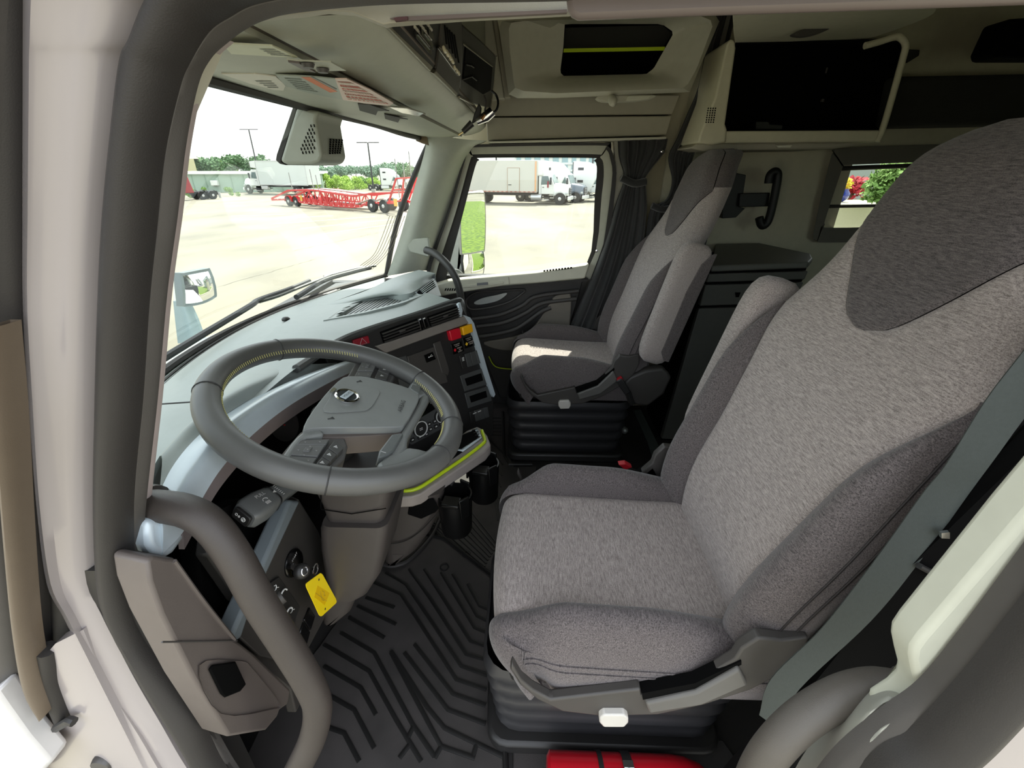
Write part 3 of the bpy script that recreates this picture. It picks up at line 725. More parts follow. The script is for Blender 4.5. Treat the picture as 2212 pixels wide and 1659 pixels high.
MB().text('VOLVO', ec + WN * .0055, tx, ty, .0075, .0002).build('emblem_lettering', M_BLACK, hub, smooth=0)
MB().prism([ec + WN * .002 + tx * a + ty * b for a, b in ((-.012, .022), (.004, .024), (.004, .030), (-.012, .028))], WN * .003).build('emblem_arrow', M_CHROME, hub)
ax_ = (Wp(873, 862, .003) - Wp(862, 890, .003)).normalized()
MB().text('AIRBAG', Wp(868, 877, .0026), ax_, WN.cross(ax_), .0125, .0003).build('airbag_lettering', M_JOIN, hub, smooth=0)
for (x, y) in ((715, 904), (776, 824)):
    q = Wp(x, y, .0024); u = (Wp(x + 10, y - 2, .0024) - q).normalized(); w_ = WN.cross(u)
    mb = MB(); mb.prism([q + u * a + w_ * b for a, b in ((-.006, .0012), (-.001, .0012), (.005, .004), (.005, -.003), (-.001, -.0008), (-.006, -.0008))], WN * .0004)
    mb.build('horn_symbol', M_JOIN, hub, smooth=0)
# lower skirt, band and legs
wpoly([(655, 931), (676, 926), (858, 924), (874, 917), (872, 934), (845, 938), (745, 944), (700, 945), (655, 952), (625, 975), (604, 996), (606, 985), (640, 945)], -.05, -.012, 'hub_skirt', M_TAUPE, bev=.004, sm=2)
wpoly([(908, 853), (936, 846), (922, 872), (900, 910), (882, 944), (880, 966), (868, 984), (838, 992), (858, 950), (874, 920), (904, 868)], -.03, -.004, 'spoke', M_HUB, bev=.006)
wpoly([(880, 838), (900, 808), (912, 803), (926, 810), (938, 832), (928, 850), (908, 858)], -.03, -.003, 'spoke', M_HUB, bev=.006)
wpoly([(838, 980), (815, 1000), (830, 1030), (895, 1010), (930, 975), (905, 968), (880, 964), (866, 974)], -.03, -.004, 'spoke', M_HUB, bev=.006)
wpoly([(884, 838), (896, 815), (906, 812), (915, 822), (905, 851)], -.012, .004, 'thumb_paddle', mat('grey_paddle', (104, 108, 106), .4), bev=.003)
wpoly([(868, 934), (872, 938), (850, 974), (838, 982), (816, 988), (820, 972), (846, 938)], -.02, .001, 'thumb_paddle', mat('grey_paddle', (0, 0, 0)), bev=.003)
MB().text('1', Wp(896, 831, .0046), W2, -W1, .012, .0003).text('1', Wp(829, 977, .0016), W2, -W1, .012, .0003).build('paddle_mark', M_PRINT, sw, smooth=0)
wpoly([(606, 990), (625, 960), (655, 940), (745, 944), (752, 962), (745, 988), (700, 1030), (610, 1016)], -.04, -.016, 'spoke', mat('spoke_grey', (96, 95, 92), .45, bump=.12, bscale=1600), bev=.004)
wpoly([(690, 927), (672, 928), (652, 934), (628, 958), (600, 1002), (616, 1004), (640, 964), (662, 944), (700, 938)], -.04, -.004, 'spoke', M_HUB, bev=.004, sm=2)
wpoly([(748, 816), (775, 772), (800, 755), (850, 770), (862, 790), (846, 826), (795, 816)], -.04, -.016, 'spoke', mat('spoke_grey', (0, 0, 0)), bev=.004)
M_KEY = mat('dark_grey_keys', (104, 105, 103), .4, bump=.05)
def keys(c, rows, name='button'):
    """key field on quad c (four pixel corners), rows of (u0,v0,u1,v1)"""
    q = quadmap(*[Wp(a, b, -.006) for a, b in c])
    for (u0, v0, u1, v1, h) in rows:
        MB().prism([q(u0, v0) + WN * h, q(u1, v0) + WN * h, q(u1, v1) + WN * h, q(u0, v1) + WN * h], -WN * .012).build(name, M_KEY, sw, bevel=.0012)
fieldA = [(615, 996), (676, 1003), (714, 947), (646, 949)]
fieldB = [(765, 813), (801, 815), (822, 769), (786, 772)]
for fc in (fieldA, fieldB):
    keys(fc, ((.02, .02, .98, .24, 0), (.02, .27, .98, .72, .001), (.02, .75, .98, .98, 0), (.38, .40, .62, .60, .003)))
for fc in ([(678, 1005), (698, 1014), (744, 967), (720, 948)], [(806, 816), (836, 822), (848, 788), (828, 770)]):
    q = quadmap(*[Wp(a, b, -.006) for a, b in fc])
    for v0, v1 in ((.02, .33), (.35, .65), (.67, .98)):
        MB().prism([q(.1, v0), q(.98, v0), q(.98, v1), q(.1, v1)], -WN * .012).build('button', mat('side_keys', (74, 74, 72), .45), sw, bevel=.0012)
    mb = MB()
    for v0 in (.17, .5, .83):
        p = q(.55, v0) + WN * .0006; d = (q(.9, v0) - q(.2, v0)).normalized(); e = WN.cross(d)
        for k in range(3):
            mb.prism([p + d * (a + k * .0022 - .003) + e * b for a, b in ((0, -.003 + k * .001), (.0012, -.003 + k * .001), (.0012, .003 - k * .0012), (0, .003 - k * .0012))], WN * .0003)
    mb.build('button_symbol', M_PRINT, sw, smooth=0, kind='stuff')
for fc in (fieldA, fieldB):
    q = quadmap(*[Wp(a, b, -.004) for a, b in fc]); mb = MB()
    for (u, v) in ((.2, .12), (.75, .12), (.2, .5), (.8, .5), (.5, .3), (.5, .67), (.5, .5), (.25, .86), (.72, .86)):
        p = q(u, v) + WN * (.002 if (u, v) == (.5, .5) else 0)
        mb.prism([p + W1 * a + W2 * b for a, b in ((-.0016, 0), (.0010, .0014), (.0010, -.0014))], WN * .0003)
    mb.build('button_symbol', mat('dim_print', (150, 150, 148), .5), sw, smooth=0, kind='stuff')
MB().lathe([(.05, 0), (.045, -.05), (.04, -.09)], WC0 - WN * .03, WN, 24).build('hub_boss', M_DARK, sw)
# ---- column shroud
sc = thing('steering_column', 'taupe plastic steering column shroud under the steering wheel with control stalk', 'steering column', (-.35, .72, 0))
def sect(y, x0, x1, Y0, dep, rr=.02):
    a, b = P(x0, y, Y0), P(x1, y, Y0); w_ = (b - a).length; c = (a + b) / 2 + V((0, dep / 2, 0))
    return [c + V((p, q, 0)) for p, q in rrect(w_, dep, rr)]
M_COL = mat('column_taupe', (68, 63, 60), .5, bump=.14, bscale=1500)
s1 = [sect(y, a, b, .645, d) for y, a, b, d in ((1020, 640, 850, .16), (1058, 668, 842, .15), (1098, 690, 834, .14), (1148, 706, 824, .13))]
MB().grid(s1, cu=True).poly(s1[0]).poly(s1[-1]).build('upper_shroud', M_COL, sc, bevel=.004)
s2_ = [sect(y, a, b, .632, d) for y, a, b, d in ((1140, 690, 834, .16), (1152, 686, 834, .16), (1200, 688, 826, .16), (1250, 696, 816, .16), (1290, 704, 790, .15), (1300, 710, 772, .14))]
MB().grid(s2_, cu=True).poly(s2_[0]).poly(s2_[-1]).build('lower_shroud', M_COL, sc, bevel=.004)
s3_ = [sect(y, a, b, .655, d) for y, a, b, d in ((1290, 690, 770, .15), (1330, 690, 752, .14), (1352, 692, 725, .1))]
MB().grid(s3_, cu=True).poly(s3_[0]).poly(s3_[-1]).build('column_foot', M_COL, sc, bevel=.004)
mb = MB()
for (x, y) in ((812, 1085), (818, 1130), (804, 1172)):
    mb.lathe([(.004, 0), (.004, .003)], P(x, y, .655), (1, -1, .2), 10)
mb.build('screw', M_DARK, sc, kind='stuff')
MB().tube([P(694, 1030, .644), P(693, 1098, .644)], .001, 5).tube([P(693, 1100, .643), P(760, 1110, .643), P(834, 1098, .643)], .001, 5).build('shroud_seam', M_VOID, sc)
# stalk
SA, SB = P(640, 1045, .69), P(536, 1108, .575)
sa_ = (SB - SA).normalized(); su = (V((.35, -.45, .82)) - sa_ * V((.35, -.45, .82)).dot(sa_)).normalized(); sv = sa_.cross(su)
L_ = (SB - SA).length
def sring(t, w_, h): return [SA + sa_ * (L_ * t) + sv * a + su * b for a, b in rrect(w_, h, min(w_, h) * .28)]
rows = [sring(*q) for q in ((0, .024, .022), (.3, .030, .028), (.5, .037, .034), (.62, .044, .041), (.8, .051, .041), (1.02, .050, .036), (1.08, .041, .029))]
stk = MB().grid(rows, cu=True).poly(rows[0]).poly(rows[-1]).build('control_stalk', mat('stalk_grey', (104, 106, 105), .42, bump=.08), sc, bevel=.002)
dr = [sring(.56, .043, .0405), sring(.60, .0455, .0428)]
MB().grid(dr, cu=True).build('stalk_ring', M_DARK, stk)
o1 = SA + sa_ * (L_ * .80) + su * .0210
tdir = -sv if sv.x < 0 else sv
tt = tdir; tn = su
MB().text('PULL', o1 - tt * .008, -sa_, sa_.cross(su) * -1 if (-sa_).cross(sa_.cross(su) * -1).dot(su) > 0 else sa_.cross(su), .0095, .0004).build('stalk_lettering', M_PRINT, stk, smooth=0)
lm = MB()
for k in range(4): lm.prism([o1 + tt * .010 + sa_ * (k * .0026 - .004) + tt * a + sa_ * b for a, b in ((-.002, 0), (.004, 0), (.004, .0008), (-.002, .0008))], su * .0006)
lm.tube([o1 + tt * (.005 - .0045 * math.sin(a_ * math.pi / 8)) + sa_ * (.0052 * math.cos(a_ * math.pi / 8)) for a_ in range(9)], .0006, 5)
lm.build('lamp_symbol', M_PRINT, stk, smooth=0)
bq = [SA + sa_ * (L_ * 1.085) + sv * a + su * b for a, b in rrect(.034, .022, .005)]
bt = MB().prism(bq, sa_ * .006).build('stalk_button', M_DARK, stk, bevel=.0015)
eb = SA + sa_ * (L_ * 1.085 + .0062)
bm_ = MB()
sgx = sv if sv.dot(V((1, 0, 0))) > 0 else -sv
bm_.tube([eb - sgx * .009 + (sgx * math.cos(a * math.pi / 6) + su * math.sin(a * math.pi / 6)) * .0022 for a in range(12)], .0006, 5, closed=True)
bm_.lathe([(.0022, 0), (.0022, .0005)], eb - sgx * .003, sa_, 12)
bm_.tube([eb + sgx * .006 + (sgx * math.cos(a * math.pi / 6) + su * math.sin(a * math.pi / 6)) * .0036 for a in range(12)], .0009, 5, closed=True)
bm_.lathe([(.0016, 0), (.0016, .0006)], eb + sgx * .006, sa_, 10)
bm_.build('wiper_symbol', M_PRINT, stk, smooth=0)
mt_ = MB()
for k in range(7): mt_.prism([SA + sa_ * (L_ * .47) + su * .0187 + sv * (k * .004 - .013 + a) + sa_ * b for a, b in ((0, 0), (.0012, 0), (.0012, .004), (0, .004))], su * .0005)
mt_.prism([SA + sa_ * (L_ * .585) + su * .0213 + sv * a + sa_ * b for a, b in ((-.003, -.002), (.003, -.002), (0, .004))], su * .0006)
mt_.build('dial_mark', M_PRINT, stk, smooth=0, kind='stuff')
# =====================================================================================
# DASHBOARD
# =====================================================================================
db = thing('dashboard', 'grey wrap-around dashboard with silver cluster band and angled black centre panel', 'dashboard', (-.6, 1.3, 0))
DX = lambda x, y, X: PX(x, y, X)
def lo(rows, n=6, m=4):
    """smooth loft: rows of points -> dense grid"""
    rr_ = [cr(r, m) for r in rows]; k = len(rr_[0])
    cols = [cr([r[i] for r in rr_], n) for i in range(k)]
    return [[cols[i][j] for i in range(k)] for j in range(len(cols[0]))]
base = [V((-.64, .44, .79)), V((-.80, .64, .785)), V((-.92, .95, .78)), V((-.975, 1.27, .775)), V((-.94, 1.55, .78)), V((-.84, 1.85, .785)), V((-.68, 2.14, .79))]
crease = [V((-.52, .42, .835)), V((-.56, .60, .855)), PZ(470, 845, .85), PZ(545, 758, .845), PZ(622, 692, .84), PZ(720, 652, .83), PZ(830, 612, .82)]
mid = [b.lerp(c, .5) + V((0, 0, .012)) for b, c in zip(base, crease)]
MB().slab(lo([base, mid, crease], 6, 6), (0, 0, -.02)).build('dash_top', M_DASH, db, smooth=60)
# demister slot along the windscreen
MB().tube([p + V((.035, 0, .016)) for p in cr(base[1:6], 6)], .004, 6).tube([p + V((.05, 0, .018)) for p in cr(base[1:6], 6)], .003, 6).build('demister_slot', M_DARK, db)
# raised centre pad
padQ = [V((-.53, .52, .852)), PZ(470, 845, .853), PZ(545, 758, .852), PZ(622, 692, .848), PZ(720, 652, .838), PZ(830, 616, .828)]
padR = [PX(560, 860, -.50), PX(640, 795, -.50), PZ(730, 738, .858), PZ(800, 710, .86), PZ(901, 678, .86), PZ(982, 650, .86)]
padM = [a.lerp(b, .5) + V((0, 0, .006)) for a, b in zip(padQ, padR)]
padM[-1] = PZ(918, 632, .860)
pg = lo([padQ, padM, padR], 10, 10)
GO = ((703, 692), (740, 665), (800, 632), (838, 621), (915, 638), (870, 655), (790, 676)); GI = ((716, 688), (748, 668), (804, 637), (838, 627), (900, 639), (862, 652), (786, 672))
pgv = [p for r in pg for p in r]
def on_pad(px, py, dz=0.0):
    d = ray(px, py); best = max(pgv, key=lambda p: (p - C0).normalized().dot(d.normalized())); return C0 + d * ((best - C0).length / d.length) + V((0, 0, dz))
def inside(p, poly):
    c = False; j = len(poly) - 1
    for i in range(len(poly)):
        if (poly[i].y > p.y) != (poly[j].y > p.y) and p.x < (poly[j].x - poly[i].x) * (p.y - poly[i].y) / (poly[j].y - poly[i].y) + poly[i].x: c = not c
        j = i
    return c
go = [on_pad(a, b, .0015) for a, b in GO]; gcc = sum(go, V()) / len(go); gsm = [gcc.lerp(p, .965) for p in go]
pm_ = MB(); pm_.v = [V(p) for p in pgv]; mcol = len(pg[0])
for i in range(len(pg) - 1):
    for j in range(mcol - 1):
        f = [i * mcol + j, i * mcol + j + 1, (i + 1) * mcol + j + 1, (i + 1) * mcol + j]
        if not all(inside(pgv[k], gsm) for k in f): pm_.f.append(f); pm_.mi.append(0)
pad = pm_.build('dash_pad', M_DASH, db, smooth=80, fix=False)
MB().lathe([(.012, 0), (.012, .006), (.008, .010), (.001, .011)], PZ(618, 692, .842), (0, 0, 1), 16).build('light_sensor', M_DARK, db)
# rear lip of the pad
lip = [PX(640, 797, -.50), PZ(730, 739, .855), PZ(800, 711, .856), PZ(901, 679, .856), PZ(978, 652, .856), PZ(995, 650, .850), PZ(1000, 664, .835), PZ(1003, 684, .80)]
MB().tube(cr(lip, 6), .010, 8).build('pad_lip', M_DASH2, db)
# speaker grille in the pad
gz = 0
gi = [on_pad(a, b, -.003) for a, b in GI]
rimg = MB().grid([[gcc.lerp(p, 1.05) + V((0, 0, -.006)) for p in go], [gcc.lerp(p, 1.03) + V((0, 0, .001)) for p in go], [a.lerp(b, .35) + V((0, 0, .003)) for a, b in zip(go, gi)], gi, [p + V((0, 0, -.022)) for p in gi]], cu=True).build('grille_rim', M_DASH, db, smooth=15)
gs = MB(); gc = sum(gi, V()) / len(gi)
MB().poly([p + V((0, 0, -.018)) for p in gi]).build('grille_floor', M_DARK, rimg, smooth=0)
def clip_line(poly, o, d):
    ts = []
    for a, b in zip(poly, poly[1:] + poly[:1]):
        e = b - a; den = d.x * e.y - d.y * e.x
        if abs(den) < 1e-9: continue
        t = ((a.x - o.x) * e.y - (a.y - o.y) * e.x) / den; u = ((a.x - o.x) * d.y - (a.y - o.y) * d.x) / den
        if 0 <= u <= 1: ts.append(t)
    return (min(ts), max(ts)) if len(ts) > 1 else None
gd = (gi[3] - gi[0]).normalized(); gd = V((gd.x, gd.y, 0)).normalized(); gn = V((-gd.y, gd.x, 0))
for k in range(-24, 25):
    o_ = gc + gn * (k * .0115); c_ = clip_line(gi, o_, gd)
    if c_ and c_[1] - c_[0] > .01:
        a, b = o_ + gd * c_[0], o_ + gd * c_[1]; a.z = b.z = gc.z - .013
        gs.prism([a + gn * .0036, b + gn * .0036, b - gn * .0030, a - gn * .0030], (0, 0, .005))
gs.build('grille_slat', mat('grille_grey', (150, 154, 152), .4), rimg, smooth=0, kind='stuff')
# far corner of the dash with its vent
fc = [[PZ(700, 660, .84), PZ(790, 628, .85), PZ(850, 600, .87), PZ(905, 583, .885)], [PZ(760, 652, .845), PZ(830, 628, .868), PZ(880, 606, .885), PZ(938, 590, .89)], [PZ(835, 640, .845), PZ(868, 636, .862), PZ(898, 628, .868), PZ(939, 596, .875)]]
MB().slab(lo(fc, 5, 5), (0, 0, -.03)).build('corner_pod', M_DASH, db, smooth=60)
vf = [P(897, 630, 1.575), P(939, 596, 1.79), P(954, 640, 1.765), P(912, 643, 1.56)]
cvp = MB().prism(vf, (-.03, .02, 0)).build('corner_vent_face', mat('vent_face_grey', (150, 158, 160), .4), db, bevel=.003)
q = quadmap(P(903, 629, 1.57), P(937, 602, 1.78), P(943, 619, 1.77), P(912, 639, 1.56))
vn = (q(1, 0) - q(0, 0)).cross(q(0, 1) - q(0, 0)).normalized(); vn = -vn if vn.x < 0 else vn
MB().prism([q(0, 0) + vn * .004, q(1, 0) + vn * .004, q(1, 1) + vn * .004, q(0, 1) + vn * .004], -vn * .01).build('corner_vent', M_VOID, cvp)
for k in range(4):
    MB().prism([q(a, b) + vn * .008 for a, b in ((.04, .12 + k * .24), (.96, .12 + k * .24), (.96, .17 + k * .24), (.04, .17 + k * .24))], -vn * .006).build('vent_slat', M_SATIN, cvp)
# passenger side of the dash, mostly hidden behind the centre panel
MB().prism([V((-.95, 1.5, .3)), V((-.95, 1.5, .76)), V((-.55, 1.5, .80)), V((-.42, 1.5, .74)), V((-.42, 1.5, .40)), V((-.6, 1.5, .3))], (0, .66, 0)).build('passenger_dash', M_DASH2, db, bevel=.02)
MB().prism([V((-.96, .5, .1)), V((-.96, .5, .74)), V((-.62, .5, .76)), V((-.60, .5, .1))], (0, 1.05, 0)).build('dash_body', M_VOID, db)
# ---- silver band around the instrument cluster
ou = [PX(334, 1120, -.47), PX(345, 1065, -.485), PX(378, 1000, -.50), PX(430, 940, -.51), PX(500, 888, -.515), PX(580, 842, -.515), PX(660, 808, -.51), PX(740, 783, -.50), PX(800, 766, -.49)]
inn = [PX(352, 1196, -.455), PX(395, 1150, -.45), PX(432, 1085, -.45), PX(480, 1010, -.45), PX(545, 940, -.45), PX(620, 880, -.45), PX(690, 838, -.45), PX(750, 808, -.45), PX(812, 782, -.45)]
mi = [a.lerp(b, .55) + V((.012, 0, .022)) for a, b in zip(ou, inn)]
MB().slab(lo([ou, mi, inn], 8, 6), (-.012, 0, -.012)).build('cluster_band', M_SATIN, db, smooth=60)
in2 = [p + V((-.012, .004, -.035)) for p in inn]
MB().slab([cr(inn[1:], 6), cr(in2[1:], 6)], (-.008, 0, 0)).build('band_underside', mat('lilac_grey_edge', (134, 124, 126), .5), db, smooth=60)
MB().slab(lo([crease[:4], [PX(345, 985, -.53), PX(420, 905, -.54), PX(520, 835, -.54), PX(640, 785, -.53)], [ou[1], ou[3], ou[5], ou[7]]], 6, 6), (0, 0, -.012)).build('cluster_hood', M_DASH, db, smooth=60)
tip = [PX(a, b, -.455) for a, b in ((318, 1125), (452, 1085), (438, 1110), (376, 1198), (362, 1205), (334, 1197), (322, 1180))]
MB().prism(tip, (-.05, .01, 0)).build('band_end', M_SATIN, db, bevel=.008, seg=3)
# seam across the dash top near the pillar
MB().tube([PZ(330, 874, .86), PZ(420, 868, .868), PZ(470, 862, .868)], .0016, 6).build('dash_seam', M_DARK, db)
# ---- dark cluster cavity and instrument panel
cl = MB().prism([PX(a, b, -.585) for a, b in ((430, 1130), (500, 1000), (620, 895), (760, 815), (860, 780), (900, 900), (820, 1000), (640, 1100), (520, 1160))], (-.02, 0, 0)).build('instrument_panel', M_VOID, db)
for c_ in ((610, 915), (700, 862)):
    MB().lathe([(.045, 0), (.045, .006), (.040, .006)], PX(c_[0], c_[1], -.583), (1, -.15, .35), 28).build('gauge', M_BLACK, cl)
MB().lathe([(.0016, 0), (.0016, .003)], PX(613, 918, -.572), (1, 0, 0), 8).build('red_telltale', mat('red_telltale', (210, 30, 30), .4), cl)
# ---- angled centre panel
K0, K1, K2 = V((-.50, 1.10, .86)), V((-.226, 1.45, .86)), V((-.119, 1.45, .363))
KN = (K1 - K0).cross(K2 - K0).normalized()
if KN.x < 0: KN = -KN
def Kp(px, py, h=0.0): return PP(px, py, K0 + KN * h, KN)
def kpoly(pts, h0, h1, name, m, par=db, bev=.002, sm=0, **k):
    q = [Kp(a[0], a[1], h1) for a in pts]
    if sm: q = cr(q, sm, True)
    return MB().prism(q, KN * (h0 - h1)).build(name, m, par, bevel=bev, **k)
cp = kpoly([(690, 752), (730, 742), (800, 713), (905, 680), (985, 655), (1001, 664), (1012, 690), (1026, 712), (1048, 790), (1066, 862), (1066, 940), (1010, 965), (950, 985), (890, 1010), (800, 1030), (760, 940), (730, 830)], -.10, 0, 'centre_panel', M_DARK, bev=.004)
kpoly([(812, 748), (905, 717), (1003, 682), (1012, 684), (1018, 696), (1008, 700), (910, 735), (835, 763)], -.004, .009, 'panel_rail', mat('mushroom_rail', (132, 126, 120), .45, bump=.1, bscale=1200), cp, bev=.003)
kpoly([(1003, 681), (1016, 686), (1024, 698), (1036, 738), (1052, 795), (1070, 852), (1067, 858), (1062, 852), (1044, 798), (1028, 742), (1017, 704), (1010, 692)], -.006, .012, 'panel_edge', M_SATIN, cp, bev=0, sm=0)
def vent(c, name='air_vent'):
    q = quadmap(*[Kp(a, b, .001) for a, b in c])
    vb = MB().prism([q(0, 0), q(1, 0), q(1, 1), q(0, 1)], KN * .002).build(name, M_VOID, cp)
    for k in range(4):
        v0 = .14 + k * .23
        MB().prism([q(.02, v0) + KN * .004, q(.98, v0) + KN * .004, q(.98, v0 + .06) + KN * .009, q(.02, v0 + .06) + KN * .009], V((0, 0, -.0016))).build('vent_slat', M_CHAR, vb, smooth=0)
    MB().prism([q(a, b) + KN * .008 for a, b in ((.42, .36), (.56, .36), (.56, .56), (.42, .56))], KN * .006).build('vent_tab', M_CHAR, vb, bevel=.001)
vent([(820, 717), (901, 688), (907, 713), (828, 742)])
vent([(922, 684), (987, 661), (993, 682), (929, 705)])
for pts in ([(903, 690), (910, 687), (916, 712), (910, 716)], [(912, 687), (920, 684), (927, 706), (919, 710)]):
    kpoly(pts, -.004, .008, 'vent_roller', M_BLACK, cp, .003)
kpoly([(905, 690), (909, 688), (910, 690), (906, 692)], .007, .0088, 'roller_mark', M_PRINT, cp, 0); kpoly([(914, 688), (918, 686), (919, 688), (915, 690)], .007, .0088, 'roller_mark', M_PRINT, cp, 0)
kpoly([(989, 657), (995, 653), (1000, 670), (998, 685), (994, 684)], -.004, .008, 'vent_end_trim', M_SATIN, cp, .002)
hz = kpoly([(762, 735), (796, 725), (800, 741), (766, 751)], -.004, .006, 'hazard_button', mat('hazard_red', (150, 24, 42), .4), cp, .002)
ho = Kp(784, 738, .0065); hu = (Kp(796, 725) - Kp(762, 735)).normalized(); hv = KN.cross(hu)
MB().tube([ho + hu * a + hv * b for a, b in ((-.011, -.007), (.011, -.007), (0, .010))], .0009, 5, closed=True).build('hazard_symbol', M_PRINT, hz)
# upper part of the panel: pocket and socket
kpoly([(880, 770), (942, 748), (962, 800), (968, 826), (900, 845)], 0, .004, 'socket_panel', M_CHAR, cp, .002)
kpoly([(850, 775), (878, 768), (896, 838), (868, 850)], 0, .003, 'blank_panel', M_DASH2, cp, .002)
kpoly([(936, 742), (952, 736), (972, 800), (968, 812), (955, 806)], 0, .006, 'pocket_wall', M_CHAR, cp, .003)
kpoly([(915, 768), (935, 760), (942, 776), (922, 784)], .003, .006, 'usb_socket', M_BLACK, cp, .001)
uo = Kp(931, 770, .0064)
MB().tube([uo - hu * .008, uo + hu * .008], .0008, 5).tube([uo - hu * .003, uo + hu * .002 + hv * .005, uo + hu * .005 + hv * .005], .0007, 5).lathe([(.0022, 0), (.0022, .0006)], uo - hu * .009, KN, 10).build('usb_symbol', M_PRINT, cp)
# brake valves
for col, pts, nm, lp, sym, words_ in (((206, 24, 44), [(971, 715), (994, 708), (998, 730), (976, 737)], 'red_valve_knob', (987, 752), 'o', ('TRAILER', 'AIR', 'SUPPLY')), ((242, 176, 20), [(999, 707), (1020, 699), (1023, 717), (1002, 725)], 'yellow_valve_knob', (1012, 739), 'd', ('PARKING', 'BRAKE'))):
    kb = kpoly(pts, -.002, .016, nm, mat(nm + '_paint', col, .35), cp, .003)
    pl = quadmap(*[Kp(a + lp[0], b + lp[1], .002) for a, b in ((-14, -8), (9, -15), (15, 7), (-8, 14))])
    kq = MB().prism([pl(0, 0), pl(1, 0), pl(1, 1), pl(0, 1)], KN * .002).build('valve_label', M_BLACK, cp, bevel=.001)
    cx = pl(.22, .62) + KN * .0024
    if sym == 'o': MB().lathe([(.0055, 0), (.0055, .0005)], cx, KN, 8).build('label_symbol', mat('label_red', (206, 30, 40), .4), kq)
    else: MB().prism([cx + hu * .0065, cx + hv * .0065, cx - hu * .0065, cx - hv * .0065], KN * .0005).build('label_symbol', mat('label_yellow', (236, 190, 50), .4), kq)
    tm = MB()
    for i, wd in enumerate(words_): tm.text(wd, pl(.64, .52 + .17 * i) + KN * .0026, hu, hv, .0062, .0002)
    tm.text('TO RELEASE', pl(.5, .14) + KN * .0026, hu, hv, .0050, .0002); tm.text('PUSH IN', pl(.5, .30) + KN * .0026, hu, hv, .0050, .0002)
    tm.build('label_lettering', mat('label_print_' + sym, (214, 200, 190), .5), kq, smooth=0)
# switch rows and slots
def row_of(c, n_, name, mk_=0):
    q = quadmap(*[Kp(a, b, .002) for a, b in c])
    for i in range(n_):
        u0, u1 = i / n_ + .01, (i + 1) / n_ - .01
        MB().prism([q(u0, 0), q(u1, 0), q(u1, 1), q(u0, 1)], KN * .005).build(name, M_DASH2 if i else M_DARK, cp, bevel=.0015)
    if mk_:
        mb = MB(); z = q(.13, .32) + KN * .0054
        for a in (-.005, 0, .005): mb.prism([z + hu * x + hv * (a + y) for x, y in ((-.005, 0), (.005, 0), (.005, .002), (-.005, .002))], KN * .0004)
        mb.prism([z + hu * x + hv * y for x, y in ((-.0008, -.005), (.0008, -.005), (.0008, .007), (-.0008, .007))], KN * .0004)
        mb.build('switch_symbol', M_PRINT, cp, smooth=0)
row_of([(990, 769), (1035, 754), (1041, 783), (997, 797)], 4, 'rocker_switch', 1)
row_of([(1012, 890), (1052, 878), (1056, 900), (1016, 914)], 4, 'rocker_switch')
MB().prism([Kp(1022, 893, .008), Kp(1029, 890, .008), Kp(1029, 892, .008), Kp(1022, 895, .008)], KN * .0004).prism([Kp(1032, 889, .008), Kp(1039, 886, .008), Kp(1039, 888, .008), Kp(1032, 891, .008)], KN * .0004).build('switch_mark', M_PRINT, cp, smooth=0)
for pts, ins in (([(994, 812), (1046, 794), (1056, 830), (1004, 846)], [(1004, 818), (1040, 806), (1044, 822), (1009, 834)]), ([(1004, 850), (1057, 833), (1063, 866), (1012, 882)], [(1014, 856), (1050, 844), (1053, 858), (1018, 870)])):
    sl2 = kpoly(pts, 0, .004, 'storage_slot', M_DASH2, cp, .002)
    kpoly(ins, .003, .0048, 'slot_mouth', M_VOID, sl2, .001)
# climate controls seen through the wheel
ck = kpoly([(884, 888), (950, 846), (966, 870), (972, 900), (960, 925), (890, 962), (872, 950)], -.002, .006, 'climate_panel', M_DASH2, cp, .003)
kpoly([(906, 885), (952, 854), (960, 872), (910, 902)], .004, .0075, 'climate_display', M_BLACK, ck, .001)
MB().text('*', Kp(932, 872, .0078), hu, hv, .02, .0003).build('display_symbol', M_PRINT, ck, smooth=0)
for c_, rad in (((905, 925), .026), ((949, 898), .022)):
    o_ = Kp(c_[0], c_[1], .006)
    kn = MB().lathe([(rad, 0), (rad * .96, .010), (rad * .8, .011), (.001, .011)], o_, KN, 32).build('climate_knob', M_DARK, ck)
    MB().lathe([(rad * .98, .009), (rad * .98, .0125), (rad * .88, .0125), (rad * .84, .009)], o_, KN, 40, caps=False).build('knob_ring', M_PRINT, kn)
    MB().prism([o_ + KN * .0113 + hu * a + hv * b for a, b in ((-.006, .001), (.006, .001), (.006, .003), (-.006, .003))], KN * .0004).prism([o_ + KN * .0113 + hu * a + hv * b for a, b in ((-.006, -.004), (.006, -.004), (.006, -.002), (-.006, -.002))], KN * .0004).build('knob_mark', M_PRINT, kn, smooth=0)
for c_ in ((926, 916), (938, 910), (929, 927), (941, 921), (952, 916), (890, 950), (906, 944), (920, 938)):
    q_ = Kp(c_[0], c_[1], .006)
    bt_ = MB().prism([q_ + hu * a + hv * b for a, b in rrect(.017, .013, .003, 2)], KN * .004).build('climate_button', M_DARK, ck, bevel=.001)
    MB().prism([q_ + KN * .0042 + hu * a + hv * b for a, b in ((-.004, -.001), (.004, -.001), (.002, .003), (-.003, .002))], KN * .0003).build('button_symbol', M_PRINT, bt_, smooth=0)
